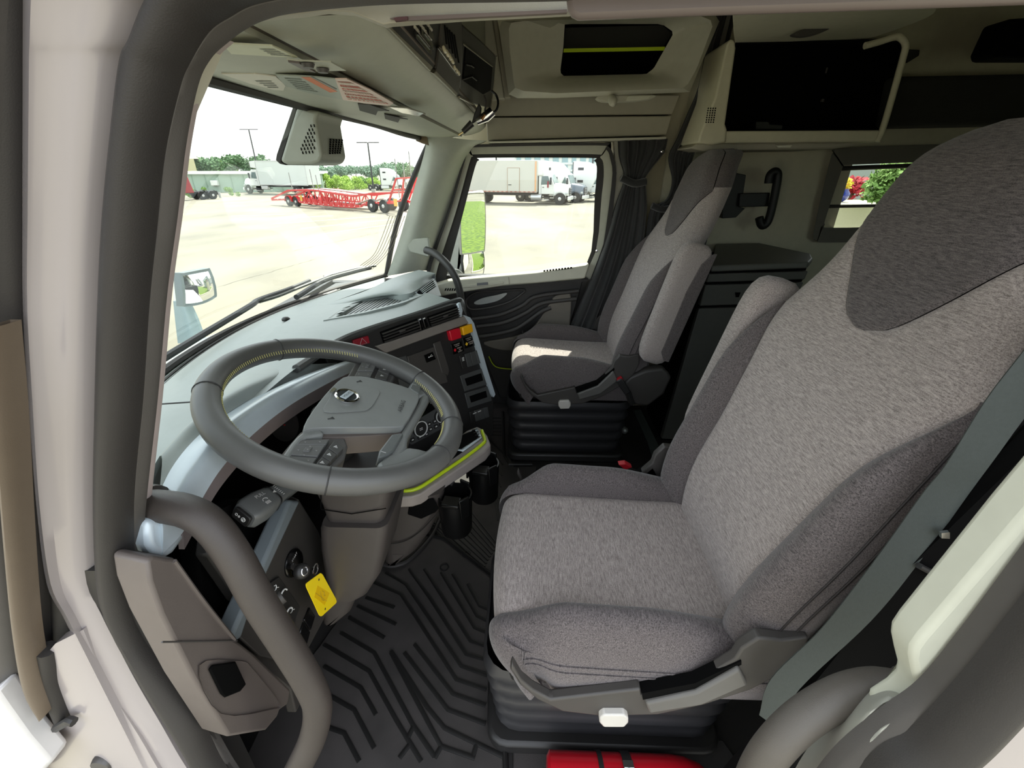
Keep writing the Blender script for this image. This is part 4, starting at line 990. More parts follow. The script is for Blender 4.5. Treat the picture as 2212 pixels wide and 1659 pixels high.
# ---- driver-side lower panels
XI = -.44
def ip(pts, X=XI): return [PX(a[0], a[1], X if len(a) < 3 else a[2]) for a in pts]
M_LOW = mat('lower_panel_charcoal', (58, 55, 52), .5, bump=.14, bscale=1500)
lowp = MB().prism(ip([(646, 1078), (690, 1150), (716, 1230), (722, 1290), (700, 1340), (668, 1400), (660, 1440), (560, 1420), (512, 1376), (560, 1260), (612, 1150)]), (-.04, .02, 0)).build('ignition_panel', M_LOW, db, bevel=.004)
MB().prism(ip([(628, 1080), (650, 1082), (600, 1190), (545, 1310), (522, 1380), (505, 1388), (500, 1376), (540, 1285), (590, 1170)], -.432), (-.03, 0, 0)).build('ledge', mat('blue_grey_ledge', (112, 120, 124), .4), db, bevel=.006, seg=3)
MB().prism(ip([(640, 1070), (612, 1080), (560, 1180), (500, 1370), (440, 1300), (430, 1180), (455, 1110), (520, 1080)], -.50), (-.03, 0, 0)).build('knee_recess', M_VOID, db)
for i, pts in enumerate(([(455, 1140), (520, 1230), (515, 1300), (448, 1200)], [(470, 1120), (535, 1200), (528, 1250), (462, 1165)])):
    MB().prism(ip(pts, -.47), (-.02, 0, 0)).build('side_vent_fin', M_DARK, db, bevel=.003)
# kick panel with its pocket, on the door side
kick = [(318, 1212), (332, 1200), (362, 1206), (378, 1206), (505, 1380), (520, 1390), (548, 1412), (628, 1490), (622, 1522), (604, 1535), (600, 1548), (575, 1578), (495, 1592), (420, 1470), (350, 1330), (325, 1260)]
kp = MB().prism(ip(kick, -.425), (-.05, .01, 0)).build('kick_panel', M_TAUPE, db, bevel=.008, seg=3)
MB().tube(cr(ip([(376, 1212), (440, 1300), (506, 1382)], -.424), 4), .003, 6).build('panel_crease', M_TAUPE, kp)
kr = MB(); a_ = cr(ip([(430, 1438), (520, 1428), (548, 1448), (604, 1520), (590, 1532), (478, 1542)], -.422), 4, True); b_ = cr(ip([(440, 1445), (518, 1436), (545, 1455), (575, 1500), (560, 1512), (486, 1534)], -.45), 4, True)
kr.grid([a_, b_], cu=True).poly(b_); kr.build('pocket', mat('pocket_taupe', (110, 101, 97), .5, bump=.1, bscale=1500), kp)
MB().prism(ip([(454, 1446), (462, 1436), (510, 1429), (533, 1478), (520, 1494), (488, 1507), (480, 1500)], -.419), (-.004, 0, 0)).build('pocket_opening', M_VOID, kp, bevel=.002)
MB().tube(ip([(350, 1387), (440, 1386), (512, 1384)], -.423), .0012, 5).build('panel_seam', M_CHAR, kp)
MB().prism(ip([(505, 1388), (548, 1350), (600, 1420), (660, 1500), (640, 1540), (628, 1490)], -.46), (-.02, 0, 0)).build('lower_infill', M_LOW, db, bevel=.003)
# ignition lock, switch plates
ic = PX(632, 1216, -.438)
lock = MB().lathe([(.026, 0), (.026, .004), (.021, .008), (.001, .008)], ic, (1, -.1, .1), 28).build('ignition_surround', M_BLACK, db)
lt = MB().text('START', ic + V((.010, -.004, .020)), V((0, 1, .1)), V((0, -.1, 1)), .007, .0003)
for a, b in ((-.012, .010), (-.017, .002)): lt.lathe([(.0012, 0), (.0012, .0005)], ic + V((.0095, a, b)), (1, 0, 0), 8)
lt.build('lock_lettering', M_PRINT, lock, smooth=0)
MB().prism([ic + V((.009, a, b)) for a, b in ((-.018, -.004), (-.012, -.006), (-.009, -.012), (-.013, -.019), (-.018, -.016), (-.020, -.010))], (.0006, 0, 0)).build('lock_key_mark', M_PRINT, lock)
lpl = MB().prism(ip([(578, 1262), (600, 1245), (645, 1310), (630, 1358), (600, 1330)], -.437), (.003, 0, 0)).build('light_switch_plate', M_DARK, db, bevel=.002)
for c_ in ((604, 1292), (616, 1332)):
    w0 = PX(c_[0], c_[1], -.434)
    MB().lathe([(.013, -.006), (.013, .006), (.011, .007), (.001, .007)], w0, (.6, .6, .2), 24).build('thumb_wheel', M_CHAR, lpl)
    MB().tube([w0 + V((.006, .004, 0)) + V((0, math.sin(a * .35) * .012, math.cos(a * .35) * .012)) for a in range(-1, 5)], .0014, 6).build('wheel_highlight', M_PRINT, lpl)
ls = MB()
for c_ in ((594, 1270), (629, 1318)):
    w0 = PX(c_[0], c_[1], -.4335)
    ls.tube([w0 + V((0, math.sin(a) * .005, math.cos(a) * .005)) for a in (0, 1, 2, 3, 4)], .0007, 5); ls.tube([w0 + V((0, .004, -.004)), w0 + V((0, .009, -.009))], .0007, 5)
ls.build('switch_symbol', M_PRINT, lpl, smooth=0)
for pts in ([(658, 1340), (670, 1312), (682, 1330), (672, 1362)], [(648, 1372), (657, 1343), (671, 1365), (664, 1392)]):
    MB().prism(ip(pts, -.436), (-.01, 0, 0)).build('rocker_switch', M_BLACK, db, bevel=.002)
# =====================================================================================
# SMALLER THINGS IN THE CAB
# =====================================================================================
def tubething(name, label, cat, pts, r, m, n=8, seg=12, **k):
    o = MB().tube(cr([P(*a) for a in pts], n), r, seg).build(name, m, None, smooth=80, **k); return tag(o, label, cat)
M_GRAB = mat('grab_handle_taupe', (62, 56, 52), .5, bump=.25, bscale=1400)
gh = thing('grab_handle', 'long taupe grab handle slanting down past the kick panel inside the door opening', 'handle', P(318, 1092, .43))
MB().tube(cr([P(*a) for a in [(296, 1090, .435), (330, 1092, .43), (400, 1103, .42), (452, 1132, .41), (505, 1200, .40), (560, 1300, .39), (620, 1395, .385), (665, 1470, .38), (686, 1525, .375), (678, 1585, .37), (652, 1645, .36), (600, 1740, .35)]], 8), .0205, 16).build('tube', M_GRAB, gh, smooth=80)
MB().lathe([(.028, 0), (.028, .012), (.022, .016)], P(314, 1092, .437), (1, -.2, 0), 20).build('mount', M_GRAB, gh)
gh2 = thing('grab_handle', 'curved grey grab handle rising beside the cream pillar trim below the seat belt', 'handle', P(1960, 1490, .31))
MB().tube(cr([P(*a) for a in [(1990, 1510, .31), (1960, 1496, .31), (1900, 1484, .305), (1825, 1500, .30), (1745, 1545, .29), (1680, 1605, .28), (1635, 1670, .275), (1600, 1760, .27)]], 8), .0195, 16).build('tube', mat('grab_handle_grey', (88, 83, 76), .5, bump=.25, bscale=1400), gh2, smooth=80)
MB().lathe([(.020, -.01), (.027, .0), (.027, .010)], P(1966, 1497, .31), (1, .1, -.2), 20).build('mount', mat('grab_handle_grey', (0, 0, 0)), gh2)
struct(MB().slab(lo([[P(1990, 1530, .27), P(1930, 1512, .28), P(1870, 1535, .285), P(1800, 1600, .28), P(1740, 1680, .28), P(1700, 1760, .28)], [P(1985, 1545, .25), P(1945, 1545, .25), P(1890, 1580, .25), P(1835, 1640, .25), P(1790, 1720, .25), P(1760, 1780, .25)], [P(1960, 1575, .25), P(1920, 1580, .25), P(1880, 1610, .245), P(1840, 1680, .245), P(1810, 1740, .245), P(1790, 1790, .245)]], 5, 5), (0, .015, 0)).build('trim_17', mat('sill_grey', (166, 166, 156), .45), smooth=60))
# ---- seat belt on the driver's side
Lb = [P(*a) for a in [(2420, 520, .47), (2300, 640, .465), (2208, 763, .46), (2128, 868, .455), (2045, 1002, .45), (1991, 1070, .45), (1893, 1207, .44), (1774, 1359, .435), (1665, 1468, .43), (1640, 1545, .43)]]
Rb = [P(*a) for a in [(2520, 640, .46), (2400, 705, .455), (2300, 795, .45), (2212, 905, .445), (2150, 990, .44), (2096, 1063, .44), (1994, 1204, .43), (1882, 1341, .425), (1727, 1489, .42), (1680, 1570, .42)]]
M_BELT = mat('grey_green_webbing', (62, 68, 65), .75, col2=(52, 58, 55), nscale=260, stretch=(1, 1, 1), bump=.3, bscale=1100)
tag(MB().slab([cr(Lb, 6), cr([a.lerp(b, .5) + V((0, -.002, 0)) for a, b in zip(Lb, Rb)], 6), cr(Rb, 6)], (.001, .002, 0)).build('seat_belt', M_BELT, None, smooth=60), 'grey-green seat belt webbing running down beside the driver seat', 'seat belt')
# belt end strap and anchor between the seats
sb = MB().slab([[PZ(1368, 888, .10), PZ(1400, 960, .04), PZ(1424, 1036, .03)], [PZ(1384, 886, .10), PZ(1420, 958, .04), PZ(1446, 1030, .03)]], (0, 0, .003)).build('tether_strap', M_BELT, None)
tag(sb, 'narrow grey tether strap on the floor behind the passenger seat', 'strap')
t = thing('belt_buckle', 'pale buckle strap with red release button between the driver seat and cabinet', 'buckle', P(1430, 1035, 1.05))
MB().slab([[P(1410, 1042, 1.06), P(1440, 1022, 1.06), P(1458, 1016, 1.06)], [P(1420, 1054, 1.06), P(1446, 1040, 1.06), P(1466, 1024, 1.06)]], (0, .004, 0)).build('strap', mat('pale_strap', (170, 176, 170), .6), t)
MB().prism(Ps([(1336, 1004), (1352, 1002), (1366, 1010), (1350, 1016)], 1.08), (0, .02, 0)).build('release_button', mat('buckle_red', (0, 0, 0)), t, bevel=.002)
MB().tube([P(1350, 1012, 1.09), P(1400, 1030, 1.08), P(1412, 1046, 1.06)], .008, 8).build('stalk', M_DARK, t)
kb_ = MB().lathe([(.004, 0), (.004, .02), (.016, .022), (.019, .034), (.012, .046), (.001, .05)], PX(1346, 922, .49), (0, -1, 0), 16).build('base_knob', mat('satin_knob', (150, 152, 148), .35, metal=.4), None, smooth=60)
tag(kb_, 'small round silver knob on the rear of the passenger seat base', 'knob')
# ---- console tray with lime edge, its pedestal and two cup holders
TZ = .50
tr = thing('console_tray', 'grey console tray with a lime green edge strip beside the steering column', 'tray', PZ(960, 1000, TZ))
outl = [(831, 1076), (836, 1057), (861, 1034), (900, 1006), (960, 968), (1008, 930), (1031, 921), (1042, 927), (1053, 941), (1060, 960), (1048, 975), (908, 1067), (888, 1073)]
MB().prism([PZ(a, b, TZ) for a, b in outl], (0, 0, -.035)).build('tray_body', mat('mushroom_tray', (146, 138, 132), .45, bump=.1, bscale=1200), tr, bevel=.004)
lim = [(866, 1060), (880, 1060), (896, 1057), (915, 1048), (960, 1018), (1010, 984), (1043, 958), (1047, 949), (1041, 930)]
MB().tube(cr([PZ(a, b, TZ + .003) for a, b in lim], 5), .0052, 10).build('lime_strip', M_LIME, tr)
well = [(863, 1050), (896, 1044), (912, 1037), (960, 1003), (1041, 946), (1031, 925), (1000, 938), (940, 982), (870, 1032)]
MB().prism([PZ(a, b, TZ + .002) for a, b in well], (0, 0, -.03)).build('rubber_mat', M_VOID, tr, bevel=.002)
wl2 = MB().grid([[PZ(a, b, TZ + .003) for a, b in ((1018, 930), (1031, 924), (1041, 946), (1000, 975), (985, 972))], [PZ(a, b, TZ - .0) for a, b in ((1012, 934), (1024, 930), (1034, 946), (996, 970), (980, 970))]])
wl2.build('tray_lip', M_SATIN, tr, solid=.003)
mb = MB()
for k in range(4): mb.tube([PZ(1019 + k * 4, 930 + k * 5.2, TZ + .006), PZ(1031 + k * 2.4, 926 + k * 5.5, TZ + .006)], .0014, 5)
mb.build('ridge', M_DARK, tr, kind='stuff')
pd = [sect(y, a, b, .93, d, .04) for y, a, b, d in ((1072, 832, 955, .2), (1110, 830, 948, .2), (1160, 826, 926, .2), (1200, 822, 896, .18), (1222, 824, 866, .15))]
pdo = MB().grid(pd, cu=True).poly(pd[0]).poly(pd[-1]).build('pedestal', M_COL, tr, bevel=.004)
MB().prism(Ps([(884, 1086), (936, 1078), (948, 1100), (940, 1108), (910, 1122), (880, 1112)], .926), (0, .006, 0)).build('pedestal_niche', M_VOID, tr, bevel=.003)
MB().tube(cr(Ps([(826, 1176), (870, 1170), (905, 1150), (946, 1108)], .925), 5), .0015, 5).build('pedestal_seam', M_DARK, tr)
ft = cr([PZ(a, b, .015) for a, b in ((822, 1218), (850, 1222), (885, 1208), (930, 1160), (950, 1120))], 5)
MB().tube(ft, .008, 8).build('pedestal_foot', M_RUB, tr)
M_CUP = mat('glossy_black_holder', (14, 14, 14), .3, spec=.35)
for i, (px_, py_, lab) in enumerate(((1044, 1000, 'black cup holder under the far end of the lime-edged tray'), (982, 1066, 'black cup holder under the near end of the lime-edged tray'))):
    c = PZ(px_, py_, .46)
    t = thing('cup_holder', lab, 'cup holder', c, 0, 'cup holders under the console tray')
    MB().lathe([(.040, -.13), (.043, -.125), (.047, -.03), (.048, 0), (.044, 0), (.042, -.03), (.036, -.12), (.0, -.12)], c, (0, 0, 1), 28, caps=False).build('cup', M_CUP, t, smooth=50)
    for a in (-50, 60, 180):
        a = math.radians(a); d = V((math.cos(a), math.sin(a), 0)); s = d.cross(V((0, 0, 1)))
        MB().prism([c + d * .050 + s * .016 + V((0, 0, .012)), c + d * .050 - s * .016 + V((0, 0, .012)), c + d * .053 - s * .013 + V((0, 0, -.05)), c + d * .053 + s * .013 + V((0, 0, -.05))], -d * .007).build('holder_arm', M_CUP, t, bevel=.002)
    MB().prism([c + V((a, b, .004)) for a, b in ((-.03, -.05), (.018, -.058), (.022, -.02), (-.026, -.012))], (0, 0, -.012)).build('flap', M_CUP, t, bevel=.003)
    MB().tube([c + V((-.01, .04, .0)), c + V((-.05, .06, .02)), c + V((-.07, .05, .03))], .008, 8).build('mount_arm', M_DARK, t)
# ---- ignition key and yellow tag
kc = PX(652, 1234, -.405)
ky = thing('ignition_key', 'black truck key with chrome emblem turned in the ignition lock', 'key', kc)
R1 = Matrix.Rotation(math.radians(90), 3, 'Y')
MB().lathe([(.001, -.009), (.010, -.009), (.014, -.005), (.014, .004), (.010, .008), (.001, .008)], kc, (1, -.4, .5), 24).build('key_head', M_DARK, ky, smooth=60)
kn = V((1, -.4, .5)).normalized(); ku = kn.orthogonal().normalized(); kw = kn.cross(ku)
MB().tube([kc + kn * .0085 + (ku * math.cos(a * .3927) + kw * math.sin(a * .3927) * .8) * .0075 for a in range(16)], .0013, 6, closed=True).build('key_emblem', M_CHROME, ky)
MB().tube([kc - kn * .006, PX(632, 1222, -.432)], .006, 8).build('key_blade', M_CHAR, ky)
rc = PX(678, 1232, -.398)
kr_ = MB().tube([rc + V((.001, .004 + .0095 * math.cos(a * .3142), 0.0095 * math.sin(a * .3142) - .001)) for a in range(20)], .0017, 6, closed=True).build('key_ring', M_CHROME, None)
tag(kr_, 'thin chrome ring joining the ignition key to the yellow tag', 'key ring')
tgq = [PX(a, b, -.392) for a, b in ((693, 1236), (658, 1262), (691, 1334), (728, 1300))]
tg = thing('key_tag', 'yellow rectangular plastic tag hanging from the key ring', 'tag', tgq[0])
q = quadmap(*tgq)
def rq(u0, v0, u1, v1, r_=.08, n_=3):
    out = []
    for cx, cy, a0 in ((u1 - r_, v1 - r_, 0), (u0 + r_, v1 - r_, 90), (u0 + r_, v0 + r_, 180), (u1 - r_, v0 + r_, 270)):
        for i in range(n_ + 1):
            a = math.radians(a0 + 90 * i / n_); out.append((cx + r_ * math.cos(a), cy + r_ * math.sin(a)))
    return out
tn_ = (tgq[1] - tgq[0]).cross(tgq[3] - tgq[0]).normalized(); tn_ = -tn_ if tn_.x < 0 else tn_
MB().prism([q(u, v) for u, v in rq(0, 0, 1, 1, .1)], tn_ * .0012).build('tag_plate', mat('tag_yellow', (255, 226, 30), .4, col2=(253, 220, 20)), tg)
MB().prism([q(u, v) + tn_ * .0013 for u, v in ((.50, .22), (.88, .42), (.62, .80), (.14, .62))], tn_ * .0002).build('tag_patch', mat('tag_deep_yellow', (246, 200, 6), .4), tg, smooth=0)
MB().tube([q(u, v) + tn_ * .0018 for u, v in ((.42, .42), (.36, .50), (.44, .55), (.40, .60))], .0004, 4).tube([q(u, v) + tn_ * .0018 for u, v in ((.75, .35), (.45, .75))], .0004, 4).tube([q(u, v) + tn_ * .0018 for u, v in ((.52, .40), (.62, .62), (.55, .68))], .0004, 4).build('pen_scribble', mat('pen_grey', (150, 124, 40), .6), tg)
for u, v in ((.30, .12), (.66, .90)): MB().lathe([(.0022, 0), (.0022, .0005)], q(u, v) + tn_ * .0012, tn_, 12).build('tag_hole', M_DARK, tg)
# ---- fire extinguisher on the floor by the driver seat
e0, e1 = V((.060, .485, .070)), V((.440, .485, .070)); er = .062
fe = thing('fire_extinguisher', 'red fire extinguisher lying on the floor strapped beside the driver seat', 'fire extinguisher', V((.06, .485, 0)))
MB().lathe([(.052, 0), (er, .006), (er, .27), (er * .95, .30), (er * .8, .33), (er * .5, .355), (.018, .365), (.018, .39)], e0, (1, 0, 0), 40).build('cylinder', mat('extinguisher_red', (206, 10, 34), .28, coat=.5), fe, smooth=50)
for x, w_ in ((.108, .010), (.160, .020)):
    MB().lathe([(er + .0012, x), (er + .0025, x), (er + .0025, x + w_), (er + .0012, x + w_)], e0, (1, 0, 0), 40, caps=False).build('strap', M_DARK, fe)
def cyl(x, a): return e0 + V((x, -math.sin(a) * (er + .0008), math.cos(a) * (er + .0008)))
MB().grid([[cyl(x, a) for x in (.118, .24)] for a in [-.15 + .1 * k for k in range(11)]]).build('paper_label', mat('label_white', (226, 222, 220), .5), fe, solid=.0004)
lb = MB(); lbr = MB()
for k in range(8):
    for j in range(9):
        x0 = .124 + k * .0145; a = -.08 + j * .085
        if .155 < x0 + .006 < .185: continue
        (lbr if k == 4 else lb).grid([[cyl(x, aa) + V((0, -.0006, .0010)) for x in (x0, x0 + .0105)] for aa in (a, a + .035)])
lb.build('label_lettering', mat('label_grey_print', (110, 104, 108), .6), fe, smooth=0, kind='stuff', fix=False); lbr.build('label_lettering', mat('label_pink_print', (226, 120, 140), .6), fe, smooth=0, kind='stuff', fix=False)
MB().box(cyl(.170, -.25) + V((0, 0, .002)), (.022, .02, .004), Matrix.Rotation(-.25, 3, 'X')).build('strap_buckle', M_CHAR, fe, bevel=.001)
MB().tube([cyl(.160, -.15) + V((0, 0, .004)), cyl(.180, -.15) + V((0, 0, .004)), cyl(.184, -.05) + V((0, -.002, .004)), cyl(.175, .12) + V((0, -.003, .004)), cyl(.165, .12) + V((0, -.003, .004)), cyl(.156, -.05) + V((0, -.002, .004))], .0016, 6, closed=True).build('buckle_loop', M_CHROME, fe)
for x in (.085, .26): MB().prism([e0 + V((x, a, b)) for a, b in ((-.05, -.070), (.05, -.070), (.06, -.01), (.045, -.045), (-.045, -.045), (-.06, -.01))], (.02, 0, 0)).build('bracket', M_DARK, fe)
MB().box(e0 + V((.40, 0, .012)), (.05, .03, .045)).build('valve_head', M_DARK, fe, bevel=.006)
# ---- rubber floor mats with raised ribs
M_MAT = mat('rubber_mat', (66, 62, 60), .66, col2=(54, 51, 49), nscale=9, bump=.15, bscale=700, contrast=(.35, .65))
M_RIB = mat('rubber_rib', (24, 23, 22), .5, bump=.1, bscale=700)
def fz(x, y, z=.006): return PZ(x, y, z)
fm = thing('floor_mat', 'black rubber driver floor mat with chevron ribs below the steering column', 'floor mat', fz(850, 1400, 0))
mo = [(470, 1700), (560, 1560), (690, 1400), (780, 1270), (830, 1205), (905, 1150), (960, 1165), (1062, 1240), (1070, 1300), (1062, 1400), (1062, 1565), (1092, 1590), (1100, 1800), (460, 1800)]
MB().prism([fz(a, b, .001) for a, b in mo], (0, 0, .006)).build('mat_sheet', M_MAT, fm, bevel=.002)
ribs = [[(860, 560), (930, 690), (1005, 720)], [(770, 500), (915, 750), (1000, 790)], [(700, 490), (900, 820), (995, 860)], [(600, 470), (875, 900), (990, 940)], [(510, 470), (630, 640), (850, 980), (980, 1015)], [(370, 490), (490, 560), (820, 1050), (975, 1105)], [(290, 545), (460, 620), (790, 1130), (970, 1190)], [(540, 920), (770, 1215), (965, 1285)], [(480, 970), (740, 1310), (965, 1395)], [(400, 960), (620, 1300), (720, 1420), (1070, 1590)], [(200, 690), (430, 800)], [(250, 640), (420, 700)], [(150, 760), (360, 880)], [(400, 970), (640, 1420)], [(100, 850), (300, 970), (530, 1400)], [(0, 920), (270, 1080), (430, 1370)], [(0, 1050), (220, 1180), (310, 1340)], [(40, 1230), (180, 1310), (300, 1540)], [(-20, 1400), (120, 1450), (210, 1620)], [(500, 1480), (540, 1400)], [(450, 1600), (510, 1520)], [(660, 1600), (700, 1530)], [(890, 1590), (910, 1520)], [(530, 1400), (660, 1590)], [(430, 1370), (580, 1620)], [(640, 1420), (700, 1530), (900, 1600)]]
rb = MB(); edge = MB()
for r_ in ribs:
    pts = [fz(700 + a / 2.765, 1059 + b / 2.765, .0078) for a, b in r_]
    rb.tube(pts, .0062, 6, flat=(.5, (0, 0, 1)))
rb.build('rib', M_RIB, fm, smooth=50)
edge.tube([fz(a, b, .009) for a, b in ((905, 1150), (960, 1163), (1061, 1242), (1066, 1310), (1060, 1400), (1059, 1562), (1090, 1588), (1094, 1700))], .007, 8)
edge.build('raised_edge', M_RIB, fm)
mb = MB()
for (x, y) in ((960, 1225), (1008, 1197)):
    c = fz(x, y, .008); mb.tube([c + V((math.cos(a * .524), math.sin(a * .524), 0)) * .014 for a in range(12)], .003, 6, closed=True)
mb.build('mat_eyelet', M_RIB, fm, kind='stuff')
f2 = thing('floor_mat', 'black rubber aisle mat with parallel ribs in front of the passenger seat', 'floor mat', fz(1040, 1000, 0))
MB().prism([fz(a, b, .001) for a, b in [(1030, 890), (1100, 880), (1100, 985), (1110, 1010), (1160, 1010), (1130, 1100), (1062, 1240), (960, 1160), (930, 1130), (980, 1000)]], (0, 0, .006)).build('mat_sheet', M_MAT, f2, bevel=.002)
rb = MB()
for k in range(6): rb.tube([fz(1030, 903 + k * 7, .008), fz(1083, 903 + k * 7.4, .008)], .0045, 6, flat=(.55, (0, 0, 1)))
for k in range(7): rb.tube([fz(1052 + k * 3, 945 + k * 22, .008), fz(1088 - k * 2, 980 + k * 24, .008)], .0045, 6, flat=(.55, (0, 0, 1)))
for k in range(9): rb.tube([fz(1000 - k * 9, 1082 + k * 6.5, .008), fz(1075 - k * 4, 1175 + k * 7, .008)], .0045, 6, flat=(.55, (0, 0, 1)))
rb.build('rib', M_RIB, f2, smooth=50)
MB().tube([fz(1086, 890, .009), fz(1090, 985, .009), fz(1100, 1003, .009), fz(1150, 1003, .009)], .007, 8).build('raised_edge', M_RIB, f2)
f3 = MB().prism([fz(a, b, .001) for a, b in [(1108, 1600), (1560, 1600), (1700, 1800), (1108, 1800)]], (0, 0, .006)).build('floor_mat', mat('entry_mat', (66, 63, 61), .7, bump=.3, bscale=600), None, bevel=.003)
tag(f3, 'plain dark rubber sill mat under the red fire extinguisher', 'floor mat')
# ---- grab handle on the far pillar
tubething('grab_handle', 'black curved grab handle on the pale pillar beside the far door', 'handle', [(920, 540, 2.06), (938, 547, 2.03), (958, 563, 2.0), (976, 585, 1.98), (988, 610, 1.97), (995, 640, 1.97), (997, 668, 1.98)], .0165, mat('far_handle_black', (66, 66, 64), .45))
# =====================================================================================
# OVERHEAD CONSOLE, CABINETS, CURTAINS, SLEEPER
# =====================================================================================
M_OVH = mat('overhead_pale_vinyl', (176, 178, 162), .5, bump=.12, bscale=1200)
oc = thing('overhead_console', 'pale overhead console across the windscreen top with stickers and radio slots', 'overhead console', (-.3, 1.3, 1.4))
prof = cr([V((-.52, 0, 1.395)), V((-.44, 0, 1.383)), V((-.36, 0, 1.381)), V((-.284, 0, 1.388))], 4)
prof2 = cr([V((-.272, 0, 1.392)), V((-.240, 0, 1.397)), V((-.205, 0, 1.408)), V((-.182, 0, 1.426)), V((-.184, 0, 1.438))], 5)
def extr(pf, y0, y1, name, m, par, vec=(0, 0, .012)):
    return MB().slab([[V((p.x, y, p.z)) for p in pf] for y in [y0 + (y1 - y0) * i / 8 for i in range(9)]], vec).build(name, m, par, smooth=50)
extr(prof, .40, 2.17, 'visor_panel', M_OVH, oc); extr(prof2, .40, 2.17, 'lower_fascia', M_OVH, oc)
MB().prism([V((x, .40, z)) for x, z in ((-.29, 1.394), (-.268, 1.396), (-.268, 1.42), (-.29, 1.42))], (0, 1.77, 0)).build('fascia_groove', mat('fascia_groove_brown', (92, 84, 76), .6), oc)  # groove strip in one even brown
MB().box((-.20, 1.29, 1.446), (.05, 1.78, .016)).build('shelf_lip', mat('shelf_brown', (110, 100, 90), .6), oc, bevel=.004)
MB().prism([V((x, .40, z)) for x, z in ((-.245, 1.44), (-.17, 1.70), (-.17, 1.99), (-.50, 1.99), (-.50, 1.44))], (0, 1.78, 0)).build('console_body', M_OVH, oc)
def zp(pts, z=1.3815, th=.004, **k): return MB().prism([PZ(a[0], a[1], z) for a in pts], (0, 0, th))
def sticker(pts, name, m, z=1.3805): return MB().prism([PZ(a, b, z) for a, b in pts], (0, 0, .0015)).build(name, m, oc, smooth=0)
ZB = 1.3795
s_ = sticker([(478, 94), (589, 100), (643, 125), (500, 117)], 'paper_sticker', mat('sticker_cream', (206, 208, 180), .5), ZB)
def smear(q, rows_, cols_, m, name, par, up=-.0004, w_=.55):
    mb = MB()
    for i in range(rows_):
        u = 0.06
        while u < .92:
            L_ = random.uniform(.03, .10); v = (i + .3) / rows_
            mb.poly([q(u, v) + V((0, 0, up)), q(min(u + L_, .96), v) + V((0, 0, up)), q(min(u + L_, .96), v + w_ / rows_) + V((0, 0, up)), q(u, v + w_ / rows_) + V((0, 0, up))])
            u += L_ + .025
    return mb.build(name, m, par, smooth=0, kind='stuff', fix=False)
M_INKG = mat('ink_grey', (120, 122, 112), .6)
smear(quadmap(PZ(555, 103, ZB), PZ(588, 104, ZB), PZ(632, 122, ZB), PZ(585, 119, ZB)), 4, 1, M_INKG, 'sticker_lettering', s_)
cb = sticker([(620, 129), (645, 132), (715, 135), (748, 153), (676, 154), (655, 148)], 'clip_block', M_OVH, ZB - .004)
MB().prism([PZ(a, b, ZB - .004) for a, b in ((622, 130), (646, 133), (682, 153), (660, 150))], (0, 0, -.002)).build('clip_recess', M_TAUPE, cb, smooth=0)
for c_ in ((665, 138), (697, 149)): MB().lathe([(.008, 0), (.006, -.004), (.001, -.004)], PZ(c_[0], c_[1], ZB - .005), (0, 0, 1), 10).build('clip_hole', M_CHAR, cb)
s_ = sticker([(478, 160), (552, 160), (596, 166), (617, 185), (612, 196), (590, 194), (540, 181)], 'paper_sticker', mat('sticker_pale', (214, 210, 196), .5), ZB)
smear(quadmap(PZ(545, 172, ZB), PZ(585, 172, ZB), PZ(605, 190, ZB), PZ(580, 190, ZB)), 4, 1, M_INKG, 'sticker_lettering', s_)
s_ = sticker([(595, 162), (673, 166), (724, 171), (741, 216), (700, 208), (659, 199), (617, 186)], 'warning_card', mat('card_grey_green', (150, 158, 146), .45), ZB)
MB().prism([PZ(a, b, ZB - .0003) for a, b in ((651, 167), (670, 167), (729, 198), (713, 200))], (0, 0, .0002)).build('orange_bar', mat('orange_print', (214, 108, 40), .5), s_, smooth=0)
smear(quadmap(PZ(610, 166, ZB), PZ(650, 168, ZB), PZ(690, 200, ZB), PZ(640, 192, ZB)), 6, 1, mat('ink_grey_green', (116, 126, 116), .6), 'card_lettering', s_)
MB().prism([PZ(a, b, ZB - .0003) for a, b in ((672, 166), (676, 166), (728, 192), (726, 194))], (0, 0, .0002)).build('card_line', M_CHAR, s_, smooth=0)
s_ = sticker([(724, 171), (749, 171), (800, 194), (850, 223), (841, 229), (790, 224), (741, 216)], 'warning_card', mat('card_pinkish', (214, 188, 176), .45), ZB)
qq = quadmap(PZ(727, 173, ZB), PZ(752, 174, ZB), PZ(846, 226, ZB), PZ(745, 214, ZB))
smear(qq, 7, 1, mat('ink_red', (196, 92, 70), .6), 'card_lettering', s_); smear(qq, 5, 1, mat('ink_cream', (226, 214, 196), .6), 'card_lettering', s_, -.0007, .3)
M_POCK = mat('pocket_dark', (58, 58, 54), .7)
sticker([(773, 225), (797, 226), (841, 240), (816, 240), (812, 249), (777, 239)], 'map_pocket', M_POCK, ZB)
sticker([(830, 247), (881, 258), (864, 257), (860, 265), (832, 257)], 'map_pocket', M_POCK, ZB)
sticker([(842, 232), (880, 235), (915, 245), (905, 251), (868, 244)], 'dome_lens', mat('clear_lens', (216, 220, 214), .2, coat=.6), ZB - .002)
MB().tube([PZ(838, 231, ZB), PZ(880, 233, ZB), PZ(918, 246, ZB)], .002, 5).build('lens_rim', M_OVH, oc)
MB().prism([PZ(a, b, 1.396) for a, b in ((885, 252), (892, 250), (905, 253), (897, 255))], (0, 0, .002)).build('clip_slot', M_TAUPE, oc)
